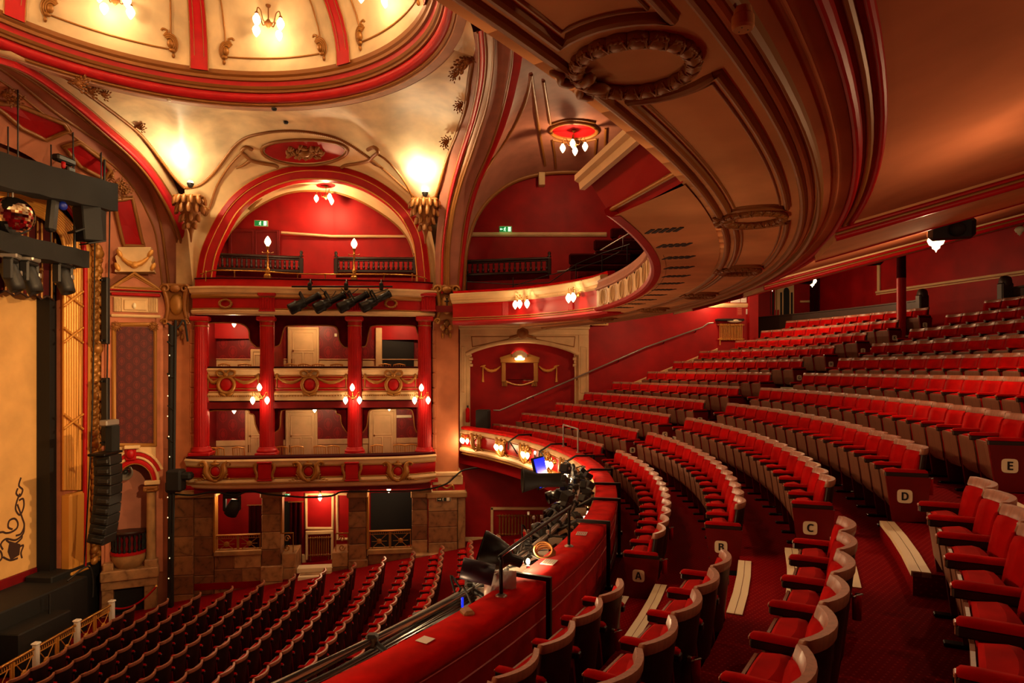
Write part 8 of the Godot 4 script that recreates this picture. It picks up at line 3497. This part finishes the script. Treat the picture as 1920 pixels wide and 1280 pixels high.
	part("screen", g, M["blue_screen"], mo)
	# black cable-strewn platform in the cluster and lit work lights
	var pl := thing("equipment_heap", "black heap of plugs and cables on the rig between two lanterns", "equipment")
	g = Geo.new()
	for k in 46:
		var t := rng.randf_range(-0.36, -0.02)
		g.box(R(14.55 + rng.randf_range(-0.25, 0.2), t, -2.05 + rng.randf_range(-0.25, 0.32)), Vector3(rng.randf_range(0.05, 0.18), rng.randf_range(0.04, 0.14), rng.randf_range(0.05, 0.2)), 0.01, Basis(UP, rng.randf() * 3.0) * Basis(Vector3.RIGHT, rng.randf() * 0.8))
	part("boxes", g, M["matt_black"], pl)
	g = Geo.new()
	for k in 26:
		var t := rng.randf_range(-0.46, -0.02)
		var c := R(14.5 + rng.randf_range(-0.2, 0.2), t, -2.0 + rng.randf_range(-0.2, 0.3))
		g.box(c, Vector3(0.03, 0.04, 0.03), 0.005, Basis(UP, k))
	part("chrome_fitting", g, M["steel"], pl)
	var co := thing("cable_coil", "orange-lit coils of cable resting behind the velvet parapet", "cable")
	g = Geo.new()
	for j in 4:
		var p := []
		for k in 24:
			var t := TAU * k / 24
			p.append(P(1018 + 17 * cos(t) + 2 * j, 1030 + (15 - 2 * j) * sin(t) + 2 * j, 6.55 + 0.03 * j + 0.1 * cos(t)))
		g.tube(p, 0.009, 5, true)
	part("coil", g, M["cable_orange"], co)
	for e in [[990, 1052, 6.35, "low, beside the velvet parapet"], [1003, 848, 13.2, "high, beside the gilt cartouches"], [1055, 880, 12.0, "cluster by the gilt cartouches"]]:
		var o := thing("work_lamp", "small bare work lamp burning on the circle rig, %s" % e[3], "lamp", Transform3D(Basis(), P(e[0], e[1], e[2])))
		g = Geo.new()
		g.blob(Vector3.ZERO, Vector3(0.02, 0.03, 0.02))
		part("lamp_glass", g, M["fierce_bulb"], o)
		g = Geo.new()
		g.tube([Vector3(0, -0.04, 0), Vector3(0, -0.2, 0)], 0.02, 6)
		part("holder", g, M["grey_black"], o)
		lamp_light(o, Vector3(0, 0.0, 0.0), LE.work * (0.3 if e[3].begins_with("low") else 0.5), Color(1, 0.82, 0.6), 0.04)
	# small grey transformer box at the near end
	var tb := thing("dimmer_box", "small grey electrical box clamped under the near bar", "electrical box", Transform3D(Basis(UP, 0.4), P(876, 1142, 5.15)))
	g = Geo.new()
	g.box(Vector3(0, -0.05, 0), Vector3(0.09, 0.11, 0.14), 0.02)
	part("case", g, M["stone"], tb)
	g = Geo.new()
	g.box(Vector3(-0.04, 0.06, 0.0), Vector3(0.02, 0.08, 0.01), 0.004)
	part("blue_tag", g, M["blue_screen"], tb)
	# black frames over the parapet
	var th := [-0.655, -0.452, -0.300, -0.205, -0.12, -0.02, 0.11, 0.26, 0.42]
	var fn: Node3D = null
	for k in th.size():
		var t: float = th[k]
		var tf := Transform3D(facing(Vector3(-cos(t), 0, sin(t))), R(RF, t, 0))
		var lab := "black steel bracket frame straddling the velvet parapet, %s from the lens" % NUMS[k]
		if fn == null:
			fn = thing("parapet_frame", lab, "frame", tf, "parapet frames")
			g = Geo.new()
			g.box(Vector3(0, (RAIL_H + row_floor(0)) / 2 + 0.03, -0.07), Vector3(0.045, RAIL_H - row_floor(0) + 0.06, 0.045), 0.004)
			g.box(Vector3(0, RAIL_H + 0.04, 0.12), Vector3(0.045, 0.04, 0.42), 0.004)
			part("post_and_cap", g, M["black_steel"], fn)
			g = Geo.new()
			g.tube([Vector3(0, RAIL_H + 0.04, 0.32), Vector3(0, RAIL_H - 0.14, 0.62), Vector3(0, RAIL_H - 0.36, 0.64)], 0.024, 4)
			g.tube([Vector3(0, RAIL_H - 0.12, 0.6), Vector3(0, RAIL_H - 0.5, 0.35)], 0.018, 4)
			part("outrigger", g, M["black_steel"], fn)
			g = Geo.new()
			g.box(Vector3(0, row_floor(0) + 0.03, -0.07), Vector3(0.10, 0.04, 0.10), 0.005)
			part("foot", g, M["black_steel"], fn)
		else:
			another(fn, lab, tf)
	# steel guard rails standing on the rail top
	var gr := thing("guard_rail", "sloping round steel guard rail on two flanged posts on the velvet parapet", "railing")
	g = Geo.new()
	var A := R(15.0, -0.485, RAIL_H)
	var B := R(15.0, -0.372, RAIL_H)
	g.tube(spline([A + UP * 0.0, A + UP * 0.30, A + UP * 0.36 + (B - A) * 0.06, B + UP * 0.42 - (B - A) * 0.05, B + UP * 0.38, B], 5), 0.016, 8)
	part("rail", g, M["black_steel"], gr)
	g = Geo.new()
	for p in [A, B]:
		g.lathe([Vector2(0.0, 0.03), Vector2(0.025, 0.03), Vector2(0.05, 0.015), Vector2(0.05, 0.0)], 14, p)
	part("flange", g, M["steel"], gr)
	var g2 := thing("guard_rail", "square steel guard loop standing at the foot of the far gangway", "railing")
	g = Geo.new()
	var A2 := R(15.05, 0.16, RAIL_H)
	var B2 := R(15.05, 0.24, RAIL_H)
	g.tube([A2, A2 + UP * 0.55, B2 + UP * 0.55, B2], 0.018, 7)
	part("rail", g, M["steel"], g2)
	g = Geo.new()
	for p in [A2, B2]:
		g.lathe([Vector2(0.0, 0.02), Vector2(0.045, 0.02), Vector2(0.045, 0.0)], 10, p)
	part("flange", g, M["steel"], g2)
	# papers on the velvet
	var pp := [[-0.555, 0.0, "square cream card lying on the velvet parapet nearest the lens", "white", 0.10, 0.10], [-0.415, 0.05, "printed grey leaflet on the velvet parapet by the guard rail", "paper_print", 0.13, 0.18], [-0.335, 0.1, "striped leaflet on the velvet parapet behind the second frame", "paper_print", 0.12, 0.16], [-0.20, 0.3, "small white label on the far velvet parapet", "white", 0.05, 0.10], [-0.115, 0.2, "tiny white label where the far parapet turns", "white", 0.05, 0.10]]
	for e in pp:
		var t: float = e[0]
		var o := thing("paper", e[2], "paper", Transform3D(facing(Vector3(-cos(t), 0, sin(t))) * Basis(UP, e[1]), R(15.0, t, RAIL_H + 0.016)))
		g = Geo.new()
		g.box(Vector3.ZERO, Vector3(e[5], 0.003, e[4]))
		part("sheet", g, M[e[3]], o)
		if e[3] == "paper_print":
			g = Geo.new()
			for k in 5:
				g.box(Vector3(0, 0.0025, (k - 2) * e[4] * 0.18), Vector3(e[5] * 0.8, 0.002, e[4] * 0.06))
			part("print", g, M["red_trim"] if e[0] > -0.4 else M["steel"], o)
	# black speaker and extinguisher at the foot of the side gangway
	var fs := thing("floor_speaker", "black box loudspeaker standing by the pier at the circle's end", "loudspeaker", Transform3D(Basis(UP, -0.2), P(906, 800, 21.4)))
	g = Geo.new()
	g.box(Vector3(0, 0.25, 0), Vector3(0.42, 0.62, 0.4), 0.03)
	part("cabinet", g, M["matt_black"], fs)
	g = Geo.new()
	g.tube([Vector3(0, -0.05, 0), Vector3(0, -0.6, 0)], 0.04, 6)
	part("stand", g, M["black_steel"], fs)
	var fe := thing("fire_extinguisher", "red fire extinguisher hanging beside the tan pier", "extinguisher", Transform3D(Basis(), P(877, 778, 21.9)))
	g = Geo.new()
	g.lathe([Vector2(0.0, 0.26), Vector2(0.03, 0.25), Vector2(0.07, 0.2), Vector2(0.075, -0.2), Vector2(0.06, -0.24), Vector2(0.0, -0.24)], 14)
	part("cylinder", g, M["velvet"], fe)
	g = Geo.new()
	g.box(Vector3(0, 0.29, 0), Vector3(0.05, 0.07, 0.12), 0.01)
	part("handle", g, M["matt_black"], fe)

# ---------------------------------------------------------------- theatre seats
# seat axes: x along the row, y up from the floor under the back's top, z forward
const TILT := 0.11
func back_z(y: float) -> float:
	return TILT * (0.9 - y)

func loop_at(y: float, w: float, z0: float, z1: float, curve: float, n := 9) -> Array:
	var r := []
	for k in n:
		var u := lerpf(-1, 1, float(k) / (n - 1))
		r.append(Vector3(u * w, y, back_z(y) + curve * u * u + z1))
	for k in n:
		var u := lerpf(1, -1, float(k) / (n - 1))
		r.append(Vector3(u * w, y, back_z(y) + curve * u * u + z0))
	return r

func close_loop(g: Geo, r: Array):
	g.flat()
	var n := r.size()
	for k in n / 2 - 1:
		g.quad(r[k], r[k + 1], r[n - 2 - k], r[n - 1 - k])

var S := {}
func seat_meshes():
	var cv := 0.075
	var g := Geo.new()
	var rows := []
	for y in [0.24, 0.30, 0.5, 0.7, 0.832]:
		rows.append(loop_at(y, 0.20 if y < 0.25 else 0.238, -0.028, 0.0, cv))
	g.patch(rows, true)
	close_loop(g, rows[0])
	S.back_shell = g.done()
	g = Geo.new()
	rows = [loop_at(0.830, 0.240, -0.031, 0.018, cv), loop_at(0.84, 0.243, -0.034, 0.020, cv), loop_at(0.882, 0.243, -0.034, 0.012, cv), loop_at(0.893, 0.241, -0.030, 0.008, cv)]
	g.patch(rows, true)
	close_loop(g, rows[3])
	close_loop(g, rows[0])
	S.top_rail = g.done()
	g = Geo.new()
	rows = [loop_at(0.34, 0.20, -0.001, 0.004, cv), loop_at(0.37, 0.215, -0.001, 0.040, cv), loop_at(0.5, 0.222, -0.001, 0.060, cv), loop_at(0.65, 0.224, -0.001, 0.052, cv), loop_at(0.78, 0.226, -0.001, 0.040, cv), loop_at(0.825, 0.226, -0.001, 0.028, cv), loop_at(0.832, 0.220, -0.001, 0.008, cv)]
	g.patch(rows, true)
	close_loop(g, rows[6])
	close_loop(g, rows[0])
	S.back_pad = g.done()
	g = Geo.new()
	g.box(Vector3(0.215, 0.862, back_z(0.86) + cv * 0.8 + 0.018), Vector3(0.018, 0.034, 0.006), 0.002, Basis(UP, -0.5))
	S.number_plate = g.done()
	# cushion tipped up: front edge on top
	g = Geo.new()
	rows = []
	var prof := [[0.27, 0.15, 0.27], [0.29, 0.135, 0.295], [0.42, 0.135, 0.312], [0.55, 0.145, 0.33], [0.60, 0.155, 0.338], [0.632, 0.18, 0.333], [0.645, 0.22, 0.315]]
	for q in prof:
		var r := []
		var w := 0.208
		if q[0] > 0.64:
			w = 0.17
		elif q[0] > 0.62:
			w = 0.20
		for k in 7:
			var u := lerpf(-1, 1, k / 6.0)
			r.append(Vector3(u * w, q[0], q[1] - 0.0 + 0.02 * u * u))
		for k in 7:
			var u := lerpf(1, -1, k / 6.0)
			r.append(Vector3(u * w, q[0] - (0.0 if q[0] < 0.6 else 0.012 * u * u), q[2]))
		rows.append(r)
	g.patch(rows, true)
	g.smooth()
	var top: Array = rows[rows.size() - 1]
	for k in 6:
		g.quad(top[k], top[k + 1], top[12 - k], top[13 - k])
	S.cushion = g.done()
	g = Geo.new()
	rows = []
	for q in [[0.25, 0.268, 0.14], [0.27, 0.28, 0.19], [0.30, 0.298, 0.205], [0.45, 0.318, 0.207], [0.585, 0.340, 0.207], [0.612, 0.344, 0.195], [0.622, 0.343, 0.17]]:
		var w: float = q[2]
		rows.append([Vector3(-w, q[0], q[1]), Vector3(w, q[0], q[1]), Vector3(w, q[0], q[1] + 0.016), Vector3(-w, q[0], q[1] + 0.016)])
	g.skin(rows, false, true)
	for r in rows.size() - 1:
		g.flat()
		g.quad(rows[r][0], rows[r][3], rows[r + 1][3], rows[r + 1][0])
	S.seat_board = g.done()
	# arm: velvet pad on a wooden rail, pale worn nose
	g = Geo.new()
	rows = []
	for q in [[0.03, 0.020, 0.0], [0.05, 0.026, 0.014], [0.18, 0.028, 0.016], [0.34, 0.030, 0.016], [0.39, 0.028, 0.012], [0.403, 0.022, 0.0]]:
		var w: float = q[1]
		rows.append([Vector3(-w, 0.655, q[0]), Vector3(-w, 0.668 + q[2] * 0.5, q[0]), Vector3(-w * 0.5, 0.672 + q[2], q[0]), Vector3(w * 0.5, 0.672 + q[2], q[0]), Vector3(w, 0.668 + q[2] * 0.5, q[0]), Vector3(w, 0.655, q[0])])
	g.skin(rows, false, true, false)
	S.arm_pad = g.done()
	g = Geo.new()
	g.box(Vector3(0, 0.632, 0.212), Vector3(0.056, 0.05, 0.38), 0.008)
	S.arm_rail = g.done()
	g = Geo.new()
	g.box(Vector3(0, 0.657, 0.405), Vector3(0.05, 0.018, 0.012), 0.004)
	g.box(Vector3(0, 0.632, 0.404), Vector3(0.012, 0.045, 0.006), 0.002)
	S.arm_nose = g.done()
	g = Geo.new()
	g.prism(PackedVector2Array([Vector2(-0.33, 0.61), Vector2(-0.08, 0.61), Vector2(-0.05, 0.30), Vector2(-0.08, 0.02), Vector2(-0.27, 0.02), Vector2(-0.30, 0.25)]), -0.016, 0.016, true)
	S.standard = g.done()
	g = Geo.new()
	g.box(Vector3(0, 0.012, 0.2), Vector3(0.07, 0.024, 0.34), 0.006)
	S.foot = g.done()
	# lettered end panel
	g = Geo.new()
	g.prism(PackedVector2Array([Vector2(-0.40, 0.615), Vector2(-0.01, 0.615), Vector2(-0.05, 0.19), Vector2(-0.34, 0.165)]), -0.018, 0.018, true)
	S.end_panel = g.done()
	g = Geo.new()
	g.prism(PackedVector2Array([Vector2(-0.35, 0.17), Vector2(-0.06, 0.17), Vector2(-0.05, 0.0), Vector2(-0.33, 0.0)]), -0.03, 0.005, true)
	S.end_base = g.done()
	g = Geo.new()
	var sq := PackedVector2Array()
	for k in 24:
		var t := TAU * k / 24
		sq.append(Vector2(signf(cos(t)) * pow(absf(cos(t)), 0.45), signf(sin(t)) * pow(absf(sin(t)), 0.45)) * 0.066)
	g.prism(sq, 0.0, 0.006)
	S.plaque = g.done()
	g = Geo.new()
	g.lathe([Vector2(0.0, 0.0), Vector2(0.028, 0.0), Vector2(0.03, 0.16), Vector2(0.026, 0.16), Vector2(0.024, 0.02)], 10)
	S.holder = g.done()
	g = Geo.new()
	g.tube([Vector3(-0.035, 0.15, 0.02), Vector3(0, 0.165, -0.03), Vector3(0.035, 0.15, 0.02)], 0.007, 5)
	g.box(Vector3(0, 0.15, 0.04), Vector3(0.03, 0.03, 0.03), 0.006)
	S.clip = g.done()

func mesh_at(called: String, m: Mesh, mt: Material, parent: Node, tf := Transform3D()):
	var o := MeshInstance3D.new()
	o.mesh = m
	o.material_override = mt
	o.transform = tf
	o.name = called
	parent.add_child(o, true)
	return o

var seat_proto: Node3D
func arm_parts(o: Node, x: float):
	var tf := Transform3D(Basis(), Vector3(x, 0, 0))
	var a = mesh_at("armrest", S.arm_rail, M["shell_wood"], o, tf)
	mesh_at("arm_pad", S.arm_pad, M["velvet"], a)
	mesh_at("arm_nose", S.arm_nose, M["rail_wood"], a)
	var tl := Transform3D(Basis(UP, -PI / 2), Vector3(x, 0, 0))
	tl.basis = Basis(Vector3(0, 0, -1), UP, Vector3(1, 0, 0))
	var s = mesh_at("standard", S.standard, M["side_red"], o, tl)
	var f = mesh_at("foot", S.foot, M["black_steel"], o, tf)

func make_seat() -> Node3D:
	var o := Node3D.new()
	o.name = "tip_up_seat"
	mesh_at("back_shell", S.back_shell, M["shell_wood"], o)
	var r = mesh_at("top_rail", S.top_rail, M["rail_wood"], o)
	mesh_at("number_plate", S.number_plate, M["white"], r)
	mesh_at("back_pad", S.back_pad, M["velvet"], o)
	mesh_at("cushion", S.cushion, M["velvet"], o)
	mesh_at("seat_board", S.seat_board, M["seat_wood"], o)
	arm_parts(o, 0.25)
	return o

func seat_stuff() -> ArrayMesh:
	var am := ArrayMesh.new()
	var tl := Transform3D(Basis(Vector3(0, 0, -1), UP, Vector3(1, 0, 0)), Vector3(0.25, 0, 0))
	var off := Transform3D(Basis(), Vector3(0.25, 0, 0))
	for e in [["shell_wood", [[S.back_shell, Transform3D()], [S.arm_rail, off]]], ["rail_wood", [[S.top_rail, Transform3D()], [S.arm_nose, off]]], ["velvet", [[S.back_pad, Transform3D()], [S.cushion, Transform3D()], [S.arm_pad, off]]], ["seat_wood", [[S.seat_board, Transform3D()]]], ["side_red", [[S.standard, tl]]], ["white", [[S.number_plate, Transform3D()]]]]:
		var st := SurfaceTool.new()
		for q in e[1]:
			st.append_from(q[0], 0, q[1])
		st.set_material(M[e[0]])
		st.commit(am)
	return am

func in_frame(p: Vector3, pad := 40.0) -> bool:
	if p.z > -0.6:
		return false
	var q := pix(p)
	return q.x > -pad and q.x < 1920 + pad and q.y > -pad and q.y < 1280 + pad

func build_seats():
	seat_meshes()
	var proto := make_seat()
	var letters := "ABCDEFGHJKL"
	var list := []      # [distance, transform, kind, row, index from the lettered or aisle end, is_end, block]
	var blocks := {"n": "near block", "m": "middle block", "f": "far block"}
	# middle block, counted from the near gangway
	var near_t := [-0.3263, -0.3151, -0.3334, -0.3249, -0.3256, -0.325, -0.325, -0.325, -0.325, -0.325, -0.325]
	var far_t := [0.118, 0.142, 0.132, 0.116, 0.122, 0.106, 0.1067, 0.1095, 0.105, 0.103, 0.098]
	for i in 11:
		var r := row_r(i)
		var n := roundi((far_t[i] - near_t[i]) * r / 0.5) + 1
		for k in n:
			var t: float = lerpf(near_t[i], far_t[i], float(k) / (n - 1)) if i < 5 else far_t[i] - (n - 1 - k) * 0.5 / r
			list.append({"tf": Transform3D(facing(Vector3(-cos(t), 0, sin(t))), R(r, t, row_floor(i))), "b": "m", "row": i, "k": k, "end": k == 0, "last": k == n - 1})
	# far block, counted from the far gangway; its rows bend a little flatter
	var ft := [0.2354, 0.2289, 0.2323, 0.2251, 0.218, 0.2174, 0.2147, 0.2123, 0.209, 0.206, 0.204]
	var fn := [15, 15, 15, 16, 16, 16, 16, 15, 15, 14, 12]
	for i in 11:
		var r := row_r(i)
		for k in fn[i]:
			var t: float = ft[i] + k * 0.479 / r
			var p := Vector3(-13.314 + r * cos(t), CY + row_floor(i), -12.061 - r * sin(t))
			if p.z < -21.75:
				continue
			list.append({"tf": Transform3D(facing(Vector3(-cos(t), 0, sin(t))).scaled_local(Vector3(0.958, 1, 1)), p), "b": "f", "row": i, "k": k, "end": k == 0, "last": false})
	# near block, counted from the near gangway
	var nt := [-0.462, -0.4597, -0.456, -0.448]
	for i in 4:
		var r := row_r(i)
		for k in 9:
			var t: float = nt[i] - k * 0.54 / r
			list.append({"tf": Transform3D(facing(Vector3(-cos(t), 0, sin(t))), R(r, t, row_floor(i))), "b": "n", "row": i, "k": k, "end": false, "last": k == 0})
	# stalls: rows parallel to the stage, bowed towards the back
	for i in 17:
		var xe := 3.24 + 0.76 * i
		var ue := 4.55 + (7.0 - 4.55) * (xe - 3.24) / 8.36
		for k in 22:
			var u := ue - 0.52 * k
			var xp := xe + (ue * ue - u * u) / 70.0
			var n := Vector3(-cos(AX), 0, -sin(AX)).rotated(UP, u / 35.0 * 1.0)
			list.append({"tf": Transform3D(facing(n), T(xp, u, stalls_h(xe))), "b": "s", "row": i, "k": k, "end": false, "last": k == 0})
	var vis := []
	for e in list:
		var p: Vector3 = e.tf.origin
		var pad: float = 40.0 if e.b != "n" else 700.0
		if in_frame(p + UP * 0.9, pad) or in_frame(p + UP * 0.6, pad):
			e.d = p.distance_to(Vector3(0, CY, 0))
			if e.b == "s" and hidden_by_circle(p + UP * 0.95):
				continue
			vis.append(e)
	vis.sort_custom(func(a, b): return a.d < b.d)
	var rest := {"circle": [], "stalls": []}
	var n_ind := 0
	for e in vis:
		if n_ind < 300:
			n_ind += 1
			var o: Node3D = proto.duplicate()
			o.name = numbered("tip_up_seat" if e.b != "s" else "stalls_seat")
			o.transform = e.tf
			add_child(o, true)
			if e.b == "s":
				tag(o, "red stalls seat, %s row from the pit rail, %s from its wall end" % [NUMS[e.row], NUMS[mini(e.k, 21)]], "theatre seat", "stalls seats")
			else:
				var whence: String = {"m": "the letter %s panel" % letters[e.row], "f": "its letter %s panel" % letters[e.row], "n": "the gangway"}[e.b]
				tag(o, "red velvet tip-up seat, row %s, %s, %s from %s" % [letters[e.row], blocks[e.b], NUMS[e.k], whence], "theatre seat", "circle seats")
			if e.last:
				arm_parts(o, -0.25)
			if e.end:
				end_parts(o, letters[e.row])
			if e.b == "n" or (e.b == "m" and e.row < 4 and e.k < 5):
				if (e.k + e.row) % 3 == 0:
					var h = mesh_at("glasses_holder", S.holder, M["velvet"], o, Transform3D(Basis(), Vector3(0.1, 0.42, back_z(0.5) - 0.07)))
					mesh_at("chrome_clip", S.clip, M["steel"], h)
		else:
			rest["stalls" if e.b == "s" else "circle"].append(e.tf)
			if e.end:
				# the lettered panel of a far row stays a thing of its own
				var o := thing("end_panel", "red end panel lettered %s at the far gangway" % letters[e.row] if e.b == "f" else "red end panel lettered %s" % letters[e.row], "end panel", e.tf)
				end_parts(o, letters[e.row])
	proto.free()
	var am := seat_stuff()
	for key in rest:
		if rest[key].is_empty():
			continue
		var mm := MultiMesh.new()
		mm.transform_format = MultiMesh.TRANSFORM_3D
		mm.mesh = am
		mm.instance_count = rest[key].size()
		for i in rest[key].size():
			mm.set_instance_transform(i, rest[key][i])
		var o := MultiMeshInstance3D.new()
		o.multimesh = mm
		o.name = "distant_seats" if key == "circle" else "distant_stalls_seats"
		o.set_meta("kind", "stuff")
		o.set_meta("label", "remaining small red tip-up seats in the %s" % ("farthest rows of the circle" if key == "circle" else "stalls below"))
		o.set_meta("category", "theatre seats")
		add_child(o, true)

func end_parts(o: Node, letter: String):
	var tl := Transform3D(Basis(Vector3(0, 0, -1), UP, Vector3(1, 0, 0)), Vector3(0.275, 0, 0))
	var p = mesh_at("end_panel", S.end_panel, M["side_red"], o, tl)
	mesh_at("end_base", S.end_base, M["matt_black"], o, tl)
	var q = mesh_at("letter_plaque", S.plaque, M["ivory"], p, Transform3D(Basis(), Vector3(-0.235, 0.425, 0.018)))
	var t := TextMesh.new()
	t.text = letter
	t.font = SystemFont.new()
	t.font.font_names = PackedStringArray(["Droid Sans"])
	t.font.font_weight = 700
	t.font_size = 64
	t.pixel_size = 0.0017
	t.depth = 0.003
	mesh_at("letter", t, M["ink"], p, Transform3D(Basis(), Vector3(-0.235, 0.425, 0.0265)))

# stalls seats under the circle are hidden by its floor and front
func hidden_by_circle(p: Vector3) -> bool:
	var eye := Vector3(0, CY, 0)
	var t := (CY + RAIL_H - CY) / (p.y - CY)
	var q := eye.lerp(p, t)
	return Vector2(q.x - CCX, q.z - CCZ).length() > RS - 0.02
